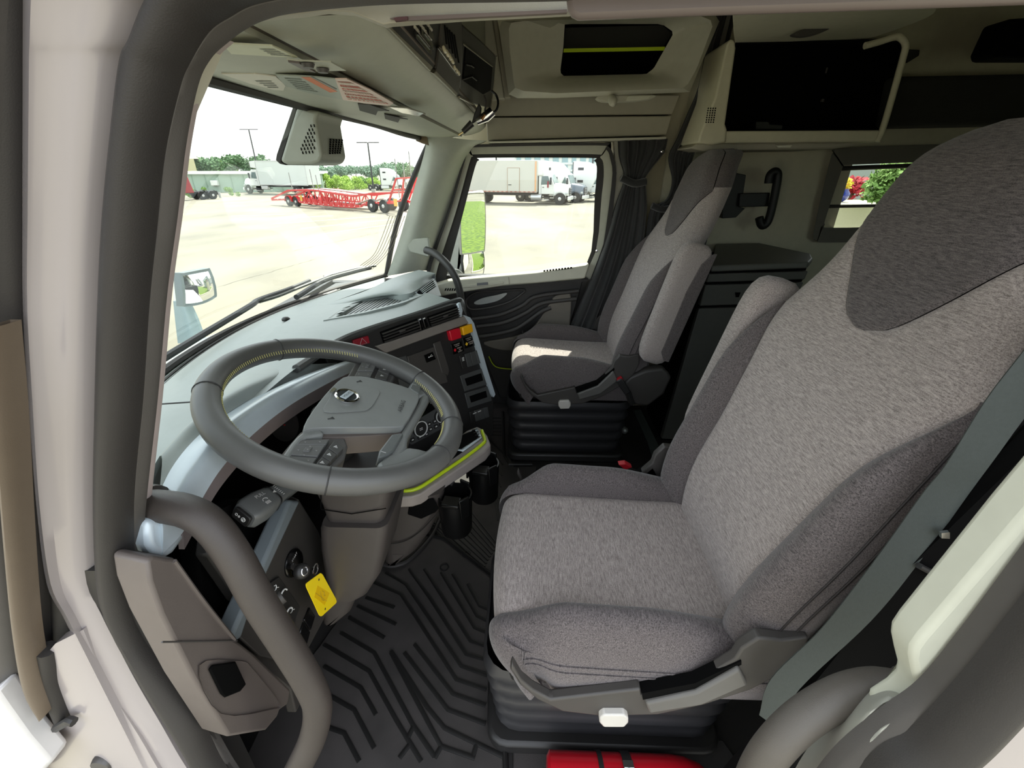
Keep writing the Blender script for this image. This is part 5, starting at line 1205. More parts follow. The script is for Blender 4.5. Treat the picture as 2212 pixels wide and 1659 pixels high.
# rear-facing plane with the radios
RO, RN_ = V((-.176, 1.2, 1.440)), V((1, 0, -.42)).normalized()
def Rp(px, py, h=0.0): return PP(px, py, RO + RN_ * h, RN_)
def rpoly(pts, h0, h1, name, m, par=None, bev=.002, **k): return MB().prism([Rp(a[0], a[1], h1) for a in pts], RN_ * (h0 - h1)).build(name, m, par if par else oc, bevel=bev, **k)
M_STRIP = mat('dull_silver_strip', (134, 130, 112), .4, metal=.2)
rd = thing('radio', 'black radio with rows of pale keys in the overhead console', 'radio', Rp(890, 100))
rpoly([(826, 40), (945, 40), (956, 60), (946, 104), (939, 150), (930, 155), (905, 128), (850, 72)], -.05, 0, 'radio_body', M_DARK, rd)
rpoly([(833, 54), (841, 54), (936, 145), (930, 155)], -.002, .006, 'silver_strip', M_STRIP, rd, .001)
for (a, b, n_) in (((896, 58), (930, 101), 8), ((908, 53), (934, 88), 5), ((924, 53), (934, 67), 3)):
    for k in range(n_):
        t0, t1 = k / n_, (k + .55) / n_
        p, q_ = Rp(a[0] + (b[0] - a[0]) * t0, a[1] + (b[1] - a[1]) * t0, .003), Rp(a[0] + (b[0] - a[0]) * t1, a[1] + (b[1] - a[1]) * t1, .003)
        MB().tube([p, q_], .0022, 6).build('radio_key', mat('pale_key', (206, 200, 184), .5), rd)
        MB().prism([p + V((0, -.005, -.004)), q_ + V((0, .004, -.004)), q_ + V((0, .004, -.013)), p + V((0, -.005, -.013))], RN_ * .002).build('radio_key', M_BLACK, rd)
cbx = thing('radio', 'black two-way radio with a row of cream buttons and grille slots', 'radio', Rp(970, 130))
rpoly([(950, 101), (956, 45), (998, 45), (999, 101), (996, 160), (991, 205), (985, 208), (937, 158), (943, 148)], -.05, .004, 'radio_body', mat('radio_brown_black', (62, 58, 50), .5), cbx)
rpoly([(937, 159), (943, 153), (989, 201), (986, 208)], 0, .010, 'silver_strip', M_STRIP, cbx, .001)
rpoly([(946, 105), (951, 99), (994, 160), (991, 166)], .003, .007, 'button_bay', M_BLACK, cbx, .001)
for i, (x, y, s_z) in enumerate(((960, 107, .010), (966, 115, .010), (972, 123, .010), (977, 131, .010), (982, 146, .008), (987, 153, .008), (991, 158, .008))):
    o_ = Rp(x, y, .008); MB().box(o_, (.006, s_z * 1.6, s_z), Matrix.Rotation(-.4, 3, 'Y')).build('cream_button', mat('cream_button', (216, 208, 178), .45), cbx, bevel=.0015)
for k in range(5): rpoly([(961 + k * 5, 55 + k * 5), (963 + k * 5, 55 + k * 5), (967 + k * 6.5, 96 + k * 10), (965 + k * 6.5, 96 + k * 10)], .003, .006, 'grille_slot', M_VOID, cbx, 0)
cu_ = thing('radio_cubby', 'open black storage cubby at the far end of the overhead console', 'cubby', Rp(1035, 150))
co_ = [(999, 52), (1040, 88), (1072, 120), (1067, 181), (1059, 234), (1023, 226), (991, 211), (996, 160)]
ci_ = [(1007, 99), (1040, 124), (1064, 145), (1060, 195), (1044, 204), (1001, 174)]
rpoly(co_, -.05, -.002, 'cubby_body', mat('cubby_black', (46, 44, 38), .5), cu_, .004)
rpoly(ci_, -.004, .0015, 'cubby_mouth', M_VOID, cu_, 0)
MB().tube([Rp(1002, 96, .002), Rp(1064, 144, .002)], .0016, 5).tube([Rp(1073, 121, 0), Rp(1067, 181, 0), Rp(1060, 234, 0)], .002, 6).build('cubby_edge', M_STRIP, cu_)
MB().tube([Rp(992, 210, .004), Rp(1022, 225, .004)], .003, 6).build('silver_strip', M_STRIP, cu_)
MB().tube([Rp(1008, 140, .003), Rp(1018, 142, .003), Rp(1024, 146, .003)], .0016, 5).tube([Rp(1000, 172, .003), Rp(1012, 168, .003), Rp(1020, 166, .003), Rp(1030, 174, .003)], .0016, 5).build('loose_wire', M_CHAR, cu_)
# hanging cable with plug
pc = thing('antenna_cable', 'black cable loop with silver connector and plug tip hanging from the cubby', 'cable', P(1045, 245, 1.62))
MB().tube(cr(Ps([(1062, 196), (1072, 206), (1076, 222), (1072, 238), (1060, 247), (1050, 250)], 1.62), 6), .0034, 8).build('cable', M_BLACK, pc)
MB().tube(cr(Ps([(1046, 206), (1050, 222), (1047, 240)], 1.62), 6), .0028, 8).build('cable', M_CHAR, pc)
MB().prism(Ps([(1034, 222), (1040, 232), (1038, 250), (1026, 264), (1018, 268), (1024, 246)], 1.63), (0, .015, 0)).build('plug_wing', M_DARK, pc, bevel=.003)
MB().tube(Ps([(1064, 240), (1050, 252), (1030, 264)], 1.61), [.014, .015, .009], 12).build('connector', M_CHROME, pc)
MB().tube(Ps([(1048, 248), (1040, 258)], 1.60), .006, 8).build('brass_contact', mat('brass', (150, 110, 70), .3, metal=.8), pc)
MB().tube(Ps([(1020, 266), (1000, 285)], 1.61), [.011, .008], 10).build('plug_grip', M_DARK, pc)
MB().tube(Ps([(1000, 285), (990, 292)], 1.61), .003, 8).build('plug_tip', mat('gold', (210, 190, 140), .25, metal=.9), pc)
# ---- sensor housing on the windscreen
SY = 1.12
sx_ = P(696, 336, SY).x; dyv = V((0, min(.30, PX(742, 300, sx_).y - SY), 0))
sh_ = thing('sensor_housing', 'pale grey camera and sensor housing hanging behind the windscreen', 'sensor housing', P(660, 300, SY))
side = Ps([(640, 231), (690, 240), (685, 252), (683, 262), (697, 338), (690, 352), (672, 357), (620, 356), (604, 349)], SY)
hb_ = MB().prism(side, dyv).build('housing', mat('housing_grey', (158, 162, 150), .5, bump=.15, bscale=1200), sh_, bevel=.012, seg=3)
MB().prism(Ps([(632, 231), (642, 231), (606, 350), (618, 357), (604, 354), (595, 346), (597, 334)], SY + .01), (0, .24, 0)).build('gasket', M_RUB, sh_, bevel=.002)
# perforated grilles
mb = MB()
for i in range(8):
    for j in range(5):
        x = 651 + j * 7 + (i % 2) * 3.2 + (0 if i > 0 else 0); y = 274 + i * 8 - j * .6
        if x < 671 - (y - 272) * .42 and True:
            if x < 672 - (y - 268) * .40: continue
        if x > 682: continue
        mb.prism([p + V((0, -.0015, 0)) for p in Ps([(x - 1.6, y - 3), (x + .6, y - 3), (x + 2.0, y + 3), (x - .2, y + 3)], SY)], (0, .001, 0))
mb.build('speaker_hole', M_VOID, sh_, smooth=0, kind='stuff')
mb = MB()
for i in range(7):
    for j in range(5):
        a = quadmap(PX(715, 302, sx_ + .003), PX(740, 303, sx_ + .003), PX(735, 330, sx_ + .003), PX(714, 331, sx_ + .003))(j / 4, i / 6)
        mb.box(a + V((-.001, 0, 0)), (.002, .0062, .0040))
mb.build('sensor_hole', M_VOID, sh_, smooth=0, kind='stuff')
# ---- far overhead storage with lime strip
YS = 2.0
os_ = thing('storage_bin', 'pale overhead storage bin with dark mouth and lime green strap above the far door', 'storage bin', P(1320, 120, YS))
L0 = [(1076, 46), (1100, 212), (1200, 212), (1490, 199), (1510, 150), (1560, 32), (1300, 40)]
L1 = [(1136, 46), (1124, 100), (1131, 168), (1200, 186), (1470, 176), (1500, 140), (1530, 40), (1300, 40)]
L2 = [(1220, 52), (1217, 100), (1210, 156), (1216, 164), (1396, 160), (1412, 148), (1456, 70), (1430, 52)]
def rs(pts, y, n_): return resample([*Ps(pts, y), P(pts[0][0], pts[0][1], y)], n_)[:-1]
def dense(pts, y):
    pp = [(a[0], a[1]) for a in pts] + [pts[0]]; out = []
    for a, b in zip(pp, pp[1:]):
        for k in range(6): out.append(P(a[0] + (b[0] - a[0]) * k / 6, a[1] + (b[1] - a[1]) * k / 6, y))
    return out
def near_ring(outer, inner_pts):
    """for every outer point take the matching fraction on the inner loop"""
    return inner_pts
def angs(loop_pts, n_):
    c = V((sum(p[0] for p in loop_pts) / len(loop_pts), sum(p[1] for p in loop_pts) / len(loop_pts), 0)); out = []
    for k in range(n_):
        a = 2 * math.pi * k / n_; d = V((math.cos(a), math.sin(a) * .6, 0)); best = None
        for p, q_ in zip(loop_pts, loop_pts[1:] + loop_pts[:1]):
            e = V((q_[0] - p[0], q_[1] - p[1], 0)); den = d.x * e.y - d.y * e.x
            if abs(den) < 1e-9: continue
            t_ = ((p[0] - c.x) * e.y - (p[1] - c.y) * e.x) / den; u_ = ((p[0] - c.x) * d.y - (p[1] - c.y) * d.x) / den
            if t_ > 0 and -1e-6 <= u_ <= 1 + 1e-6: best = t_ if best is None else max(best, t_)
        out.append((c.x + d.x * best, c.y + d.y * best))
    return out
NA = 72
l0, l1, l2 = angs(L0, NA), angs(L1, NA), angs(L2, NA)
MB().grid([Ps(l0, YS + .12), Ps(l0, YS + .015), Ps([(a[0] * .6 + b[0] * .4, a[1] * .6 + b[1] * .4) for a, b in zip(l0, l1)], YS - .012), Ps(l1, YS + .002), Ps([(a[0] * .4 + b[0] * .6, a[1] * .4 + b[1] * .6) for a, b in zip(l1, l2)], YS + .06), Ps(l2, YS + .075), Ps(l2, YS + .11)], cu=True).build('bin_face', M_TRIM, os_, smooth=40)
MB().grid([Ps(l2, YS + .11), Ps(l2, YS + .28)], cu=True).poly(Ps(l2, YS + .28)).build('bin_lining', M_VOID, os_)
MB().prism(Ps([(1218, 105), (1437, 101), (1435, 109), (1217, 113)], YS + .10), (0, .004, 0)).build('lime_strap', M_LIME, os_)
MB().prism(Ps([(1221, 60), (1430, 54), (1452, 72), (1434, 101), (1218, 105)], YS + .17), (0, .003, 0)).build('retaining_net', mat('net_grey', (50, 50, 46), .9), os_)
tl = thing('reading_lamp', 'small pale reading lamp with swivel ball under the storage bin', 'lamp', P(1350, 212, 2.02))
MB().prism(cr(Ps([(1291, 208), (1340, 206), (1413, 205), (1404, 214), (1350, 219), (1302, 218)], 2.02), 4, True), (0, .05, 0)).build('lamp_plate', M_TRIM, tl, bevel=.004)
MB().lathe([(.001, -.026), (.012, -.022), (.017, -.008), (.016, .006), (.012, .03)], P(1323, 217, 2.0), (-.2, 1, .7), 18).build('swivel_ball', M_TRIM, tl, smooth=60)
MB().lathe([(.005, 0), (.004, .001)], P(1321, 222, 1.985), (0, -1, -.4), 10).build('lamp_eye', M_CHAR, tl)
MB().prism(Ps([(1356, 207), (1408, 206), (1402, 213), (1352, 217)], 2.014), (0, .01, 0)).build('lamp_lens', mat('frosted_lens', (214, 214, 196), .3), tl, bevel=.002)
# ---- television niche cabinet on the sleeper wall
tv = thing('tv_cabinet', 'beige framed open cabinet with black interior above the passenger seat', 'cabinet', P(1730, 300, 1.95))
M_BEI = mat('beige_moulding', (214, 209, 184), .55, bump=.12, bscale=900)
YT = 1.98
MB().prism(Ps([(1571, 92), (1578, 84), (1588, 86), (1590, 104), (1567, 268), (1571, 280), (1568, 308), (1540, 313), (1508, 309), (1512, 292), (1545, 210)], YT), (0, .34, 0)).build('side_post', M_BEI, tv, bevel=.012, seg=3)
MB().prism(Ps([(1569, 283), (1901, 281), (1893, 307), (1567, 309)], YT + .005), (0, .33, 0)).build('shelf_front', M_BEI, tv, bevel=.005)
MB().prism(Ps([(1508, 309), (1567, 309), (1893, 307), (1840, 316), (1800, 322), (1520, 326), (1490, 320)], YT + .03), (0, .3, 0)).build('shelf_underside', M_TRIM2, tv, bevel=.008)
fr_ = cr(Ps([(1868, 99), (1900, 90), (1932, 80), (1946, 82), (1956, 96), (1952, 120), (1930, 200), (1912, 262), (1903, 288), (1894, 306)], YT + .01), 5)
MB().tube(fr_, .011, 10).build('frame_rail', M_BEI, tv, smooth=60)
MB().prism(Ps([(1588, 96), (1870, 92), (1946, 84), (1952, 104), (1902, 284), (1566, 284)], YT + .30), (0, .03, 0)).build('cabinet_back', M_VOID, tv)
MB().slab([Ps([(1588, 96), (1870, 94), (1940, 84)], YT + .02), Ps([(1588, 100), (1870, 98), (1940, 92)], YT + .30)], (0, 0, .01)).build('cabinet_top', M_VOID, tv)
MB().slab([Ps([(1950, 100), (1905, 282)], YT + .03), Ps([(1946, 104), (1900, 282)], YT + .31)], (.01, 0, 0)).build('cabinet_side', M_VOID, tv)
MB().prism(Ps([(1633, 262), (1660, 262), (1664, 268), (1692, 270), (1690, 280), (1632, 280)], YT + .20), (0, .02, 0)).build('socket_box', mat('socket_black', (38, 38, 36), .4), tv, bevel=.003)
MB().tube(Ps([(1778, 214), (1776, 220)], YT + .27), .008, 8).tube(Ps([(1787, 146), (1784, 158)], YT + .27), .004, 8).build('cabinet_hook', M_CHAR, tv)
mb = MB()
for i in range(7):
    for j in range(4): mb.lathe([(.0028, 0), (.0028, -.001)], P(1526 + j * 5.2 + i * -.8 + 4, 234 + i * 5, YT - .001), (0, 1, 0), 6)
mb.build('speaker_hole', M_VOID, tv, smooth=0, kind='stuff')
MB().prism(Ps([(1677, 314), (1712, 313), (1708, 319), (1681, 319)], YT + .02), (0, .03, 0)).build('strip_lamp', mat('lamp_cream', (226, 224, 206), .3), tv, bevel=.002)
MB().prism(Ps([(1780, 318), (1800, 317), (1798, 321), (1782, 321)], YT + .05), (0, .03, 0)).build('latch', M_DARK, tv)
# sloping headlining over the niche, dark bunk board
struct(MB().slab(lo([[P(1585, 24, 1.55), P(1700, 20, 1.55), P(1850, 14, 1.55), P(2024, 4, 1.55)], [P(1586, 60, 1.75), P(1700, 56, 1.75), P(1850, 52, 1.75), P(2002, 38, 1.75)], [P(1588, 92, 1.98), P(1700, 90, 2.0), P(1800, 90, 2.04), P(1868, 88, 2.06)]], 5, 5), (0, .02, .02)).build('ceiling.002', M_LINER, smooth=60))
oval = MB().prism(cr(Ps([(1712, 74), (1740, 62), (1792, 60), (1770, 72), (1735, 79)], 1.80), 4, True), (0, .02, 0)).build('light_recess', M_CHAR, bpy.data.objects['ceiling.002'], bevel=.003)
bb = thing('bunk_board', 'dark upper bunk cushion folded against the sleeper wall', 'bunk', P(2100, 220, 2.2))
MB().prism(Ps([(1935, 164), (2330, 156), (2330, 268), (1912, 276)], 2.22), (0, .10, 0)).build('cushion', mat('dark_bunk_cloth', (54, 54, 50), .9, bump=.3, bscale=500), bb, bevel=.02)
MB().prism(Ps([(2146, 110), (2180, 40), (2330, 30), (2330, 124), (2150, 124)], 2.0), (0, .10, 0)).build('hinge_bracket', M_VOID, bb, bevel=.01)
MB().prism(Ps([(1963, 106), (1988, 107), (1986, 120), (1960, 136)], 2.2), (0, .05, 0)).build('latch', M_DARK, bb, bevel=.003)
# ---- television arm on the wall
M_MATT = mat('matt_black_metal', (22, 22, 21), .5)
ta = thing('wall_bracket', 'matt black swivel bracket with curved end on the sleeper wall', 'bracket', P(1600, 420, 2.28))
MB().prism(Ps([(1560, 336), (1594, 336), (1599, 344), (1592, 374), (1612, 378), (1606, 418), (1596, 440), (1596, 446), (1610, 450), (1590, 470), (1560, 472)], 2.26), (0, .05, 0)).build('mount_plate', M_MATT, ta, bevel=.003)
MB().prism(Ps([(1600, 418), (1664, 416), (1660, 446), (1596, 447)], 2.24), (0, .02, 0)).build('arm', M_MATT, ta, bevel=.003)
MB().tube(cr(Ps([(1660, 396), (1664, 378), (1674, 371), (1680, 380), (1674, 420), (1662, 470), (1652, 486), (1644, 485), (1640, 470)], 2.22), 6), .018, 12).build('curved_end', M_MATT, ta, smooth=60)
# ---- drawer unit behind the passenger seat
YD = 1.95
dc = thing('drawer_cabinet', 'dark grey drawer cabinet with rounded top behind the passenger seat', 'cabinet', PZ(1430, 950, 0))
M_CAB = mat('cabinet_dark_grey', (92, 92, 87), .55, bump=.1, bscale=900)
top_ = [P(1537, 574, YD), P(1748, 566, YD), P(1756, 556, YD + .06), P(1752, 548, 2.1), P(1640, 524, 2.3), P(1546, 526, 2.3)]
MB().prism(top_, (0, 0, -.028)).build('worktop', mat('cabinet_top_grey', (112, 112, 106), .5), dc, bevel=.008, seg=3)
dl = lambda y, x=0: 1537 - (y - 572) * .287 + x
def dface(y0, y1, xr0, xr1, name, m, Y=YD): return MB().prism(Ps([(dl(y0), y0), (xr0, y0 - 6), (xr1, y1 - 6), (dl(y1), y1)], Y), (0, .03, 0)).build(name, m, dc, bevel=.004)
dface(592, 610, 1746, 1738, 'drawer', M_CAB); d2 = dface(616, 661, 1736, 1716, 'drawer', M_CAB)
MB().prism(Ps([(1589, 632), (1600, 632), (1596, 642), (1590, 642)], YD - .004), (0, .006, 0)).build('drawer_catch', M_VOID, d2)
MB().prism(Ps([(dl(572), 574), (1746, 568), (1700, 700), (1690, 960), (1428, 950)], YD + .02), (0, .32, 0)).build('cabinet_body', M_VOID, dc)
MB().prism(Ps([(dl(666), 667), (1720, 660), (1690, 960), (dl(948), 948)], YD), (0, .03, 0)).build('cabinet_front', M_CAB, dc, bevel=.004)
# ---- curtains
M_CUR = mat('black_curtain_cloth', (37, 37, 36), .8, col2=(30, 30, 30), nscale=30, bump=.3, bscale=700, sheen=.3)
def curtain(name, label, Lp, Rp_, folds, amp, Y, n_=40, m_=90, group='black curtains tied beside the far door'):
    A_, B_ = resample(Lp, m_), resample(Rp_, m_); rows = []
    for i in range(m_):
        row = []
        wdt = (B_[i] - A_[i]).length; am = min(amp, wdt * .10)
        for j in range(n_ + 1):
            t_ = j / n_; p = A_[i].lerp(B_[i], t_)
            f = math.sin(t_ * folds * 2 * math.pi + .6 * math.sin(i * .05)) + .35 * math.sin(t_ * folds * 5.1 + i * .03)
            row.append(p + V((.25 * am * math.cos(t_ * folds * 6.28), am * f, 0)))
        rows.append(row)
    o_ = MB().grid(rows).build(name, M_CUR, None, smooth=80, solid=.003); return tag(o_, label, 'curtain', group)
def pl(pts, Y, n_=5): return cr([P(a[0], a[1], a[2] if len(a) > 2 else Y) for a in pts], n_)
curtain('curtain', 'black window curtain tied back at the rear edge of the far door window', pl([(1332, 297), (1336, 340), (1348, 378), (1346, 396), (1330, 440), (1306, 520), (1276, 600), (1246, 668), (1224, 722), (1226, 760)], 2.205), pl([(1440, 300), (1432, 330), (1408, 362), (1392, 386), (1394, 400), (1396, 460), (1384, 560), (1362, 660), (1345, 720), (1340, 760)], 2.205), 5, .022, 2.15)
MB().tube(pl([(1342, 384), (1370, 396), (1396, 392)], 2.17), .016, 10).build('tie_band', M_CUR, bpy.data.objects['curtain'])
curtain('curtain', 'black privacy curtain gathered in a long diagonal from the roof to the passenger seat', pl([(1548, 30), (1524, 110), (1508, 190), (1484, 248), (1462, 300), (1444, 340), (1452, 390), (1440, 430), (1412, 446), (1400, 470), (1386, 560), (1366, 650)], 2.20), pl([(1590, 28), (1566, 120), (1536, 210), (1520, 270), (1500, 330), (1484, 380), (1470, 420), (1452, 446), (1446, 470), (1452, 520), (1440, 600), (1420, 660)], 2.20), 4, .022, 2.07)
MB().tube(pl([(1408, 444), (1430, 452), (1456, 448)], 2.17), .014, 10).build('tie_band', M_CUR, bpy.data.objects['curtain.001'])
MB().slab([pl([(1572, 28), (1540, 150), (1512, 250), (1490, 320)], 2.165), pl([(1580, 28), (1552, 150), (1526, 250), (1500, 330)], 2.16)], (0, .002, 0)).build('curtain_strap', mat('grey_strap', (92, 90, 84), .7), bpy.data.objects['curtain.001'])
for n_, (x, y) in enumerate(((1289, 542), (1430, 327))):
    MB().lathe([(.006, 0), (.006, -.004), (.001, -.005)], P(x, y, 2.17), (0, 1, 0), 10).build('snap_button', M_CHROME, bpy.data.objects['curtain'])
# =====================================================================================
# THE YARD OUTSIDE
# =====================================================================================
G = lambda px, py: PZ(px, py, GZ)
M_TWHITE = mat('truck_white', (226, 228, 224), .35, coat=.3, col2=(220, 222, 218), nscale=.6)
M_TYRE = mat('tyre_rubber', (46, 46, 46), .8)
M_RIMM = mat('wheel_rim', (206, 206, 206), .3, metal=.6)
M_TBLK = mat('truck_black', (40, 42, 44), .5)
M_TGLS = mat('truck_glass', (96, 116, 116), .15, coat=.4)
M_RED = mat('hauler_red', (206, 32, 38), .35, coat=.3)
def wheel(par, x, y, r, wdt, name='wheel', double=False, T=None, side=1):
    """wheel with its axle along local y; visible face towards -y*side"""
    w_ = MB().lathe([(r * .55, 0), (r * .96, .0), (r, .03), (r, wdt - .03), (r * .96, wdt), (r * .55, wdt)], (x, y, r), (0, side, 0), 24, T=T).build(name, M_TYRE, par, local=True)
    MB().lathe([(r * .58, -.005), (r * .56, .02), (r * .35, .05), (r * .30, -.02), (r * .12, -.04), (.001, -.04)], (x, y, r), (0, side, 0), 20, T=T, caps=False).build('wheel_rim', M_RIMM, w_, local=True)
    return w_
def vehicle(name, label, cat, A_, B_, L_, group=None, shift=0.0):
    """root at ground; local +x = from rear B towards front A; scaled so the model length L_ spans A-B"""
    d = A_ - B_; sc_ = d.length / L_
    r = thing(name, label, cat, B_, math.atan2(d.y, d.x), group); r.scale = (sc_, sc_, sc_); return r
def lb_(par, name, m, c, size, bevel=.03, **k): return MB().box(c, size).build(name, m, par, local=True, bevel=bevel, **k)
def hood_cab(r, xf, m, y0=-1.05, y1=1.05, sleeper=0, z0=1.0, roof=2.75, side=-1, hoodm=None):
    """conventional cab: front bumper at xf, looking along +x"""
    hoodm = hoodm or m; w_ = y1 - y0
    cabx1, cabx0 = xf - 1.45, xf - 2.9
    cab = MB().prism([V((x, y0, z)) for x, z in ((cabx0, z0 - .1), (cabx1 + .05, z0 - .1), (cabx1 + .05, 1.75), (cabx1 - .38, roof - .15), (cabx1 - .55, roof), (cabx0, roof))], (0, w_, 0)).build('cab', m, r, local=True, bevel=.06)
    hd = MB().grid([[V((x, y, z)) for y, z in ((y0 + a, z0 - .2), (y0 + a + .02, zt - .25), (y0 + a + .25, zt), (y1 - a - .25, zt), (y1 - a - .02, zt - .25), (y1 - a, z0 - .2))] for x, a, zt in ((cabx1 + .02, .10, 1.85), (xf - .8, .16, 1.78), (xf - .3, .22, 1.68), (xf - .12, .28, 1.5), (xf - .10, .30, .95))])
    hd.poly([V((xf - .10, y, z)) for y, z in ((y0 + .30, z0 - .2), (y0 + .32, 1.25), (y0 + .55, 1.5), (y1 - .55, 1.5), (y1 - .32, 1.25), (y1 - .30, z0 - .2))])
    hd.build('hood', hoodm, r, local=True, smooth=50)
    MB().box((xf - .07, 0, 1.15), (.06, .95, .62)).build('grille', M_TBLK, r, local=True, bevel=.02)
    for k in range(4): MB().box((xf - .03, 0, .92 + k * .15), (.03, .85, .05)).build('grille_bar', M_RIMM, r, local=True)
    MB().box((xf - .02, 0, .55), (.22, w_ - .1, .34)).build('bumper', M_TWHITE if m is M_TWHITE else M_TBLK, r, local=True, bevel=.05)
    for s in (y0 + .2, y1 - .2): MB().box((xf - .22, s, .98), (.22, .22, .18)).build('headlight', mat('headlamp', (190, 196, 196), .15), r, local=True, bevel=.04)
    for s in (y0, y1):
        sg = -1 if s == y0 else 1
        MB().prism([V((x, s + sg * .005, z)) for x, z in ((cabx1 - .30, 1.75), (cabx1 - .56, 2.45), (cabx1 - 1.15, 2.45), (cabx1 - 1.2, 1.72))], (0, -sg * .02, 0)).build('side_window', M_TGLS, cab, local=True, smooth=0)
        MB().prism([V((x, s + sg * .006, z)) for x, z in ((cabx1 - 1.22, .95), (cabx1 - 1.22, 2.5), (cabx1 - 1.20, 2.5), (cabx1 - 1.20, .95))], (0, -sg * .01, 0)).build('door_seam', M_TBLK, cab, local=True, smooth=0)
        MB().box((cabx1 - 1.0, s + sg * .01, 1.5), (.16, .03, .05)).build('door_handle', M_TBLK, cab, local=True)
        MB().box((cabx1 - .25, s + sg * .22, 2.05), (.14, .20, .62)).build('mirror', M_TBLK, r, local=True, bevel=.03)
        # wheel arch
        arc = [V((xf - .85 + .62 * math.cos(a * math.pi / 10), s - sg * .06, .52 + .62 * math.sin(a * math.pi / 10))) for a in range(11)]
        MB().slab([arc, [p + V((0, sg * .10, 0)) for p in arc]], (0, 0, .04)).build('fender', hoodm, r, local=True)
        wheel(r, xf - .85, s + (.0 if sg < 0 else 0), .52, .30, side=-sg)
        MB().box((cabx1 - .9, s - sg * .1, .62), (1.0, .34, .10)).build('step', M_TBLK, r, local=True, bevel=.02)
        MB().box((cabx1 - .9, s - sg * .12, .42), (.9, .3, .08)).build('step', M_RIMM, r, local=True, bevel=.02)
    MB().prism([V((cabx1 + .055, y, z)) for y, z in ((y0 + .12, 1.80), (y1 - .12, 1.80))] + [V((cabx1 - .372, y, z)) for y, z in ((y1 - .16, roof - .18), (y0 + .16, roof - .18))], (.012, 0, .008)).build('windscreen', M_TGLS, cab, local=True, smooth=0)
    return cab, cabx0
# ---- white box truck beyond the hauler
bt = vehicle('box_truck', 'white box truck with conventional cab parked before the green building', 'truck', G(516, 417), G(683, 420.5), 10.6)
bt.scale = (1.10, 1.05, 1.14)
cab, cx = hood_cab(bt, 10.6, M_TWHITE, side=1)
MB().box((3.7, 0, 2.38), (7.6, 2.5, 2.6)).build('cargo_box', mat('box_white', (220, 224, 220), .5, col2=(206, 212, 206), nscale=.7), bt, local=True, bevel=.03)
for z in (1.06, 3.66): MB().box((3.7, 1.26, z), (7.62, .05, .08)).build('box_rail', M_RIMM, bt, local=True)
MB().box((7.48, 1.26, 2.36), (.06, .05, 2.55)).build('box_post', M_RIMM, bt, local=True); MB().box((-.08, 1.26, 2.36), (.06, .05, 2.55)).build('box_post', M_RIMM, bt, local=True)
MB().prism([V((7.45, -1.2, 2.85)), V((8.45, -1.2, 2.95)), V((8.45, -1.2, 3.62)), V((7.45, -1.2, 3.68))], (0, 2.4, 0)).build('box_nose', M_TWHITE, bt, local=True, bevel=.05)
MB().box((4.2, 0, .9), (8, 1.0, .2)).build('chassis', M_TBLK, bt, local=True)
for y, s in ((1.15, -1), (-1.15, 1)): wheel(bt, 1.9, y, .52, .5, side=s)
MB().box((6.9, 1.0, .75), (1.1, .4, .5)).build('fuel_tank', M_RIMM, bt, local=True, bevel=.1)
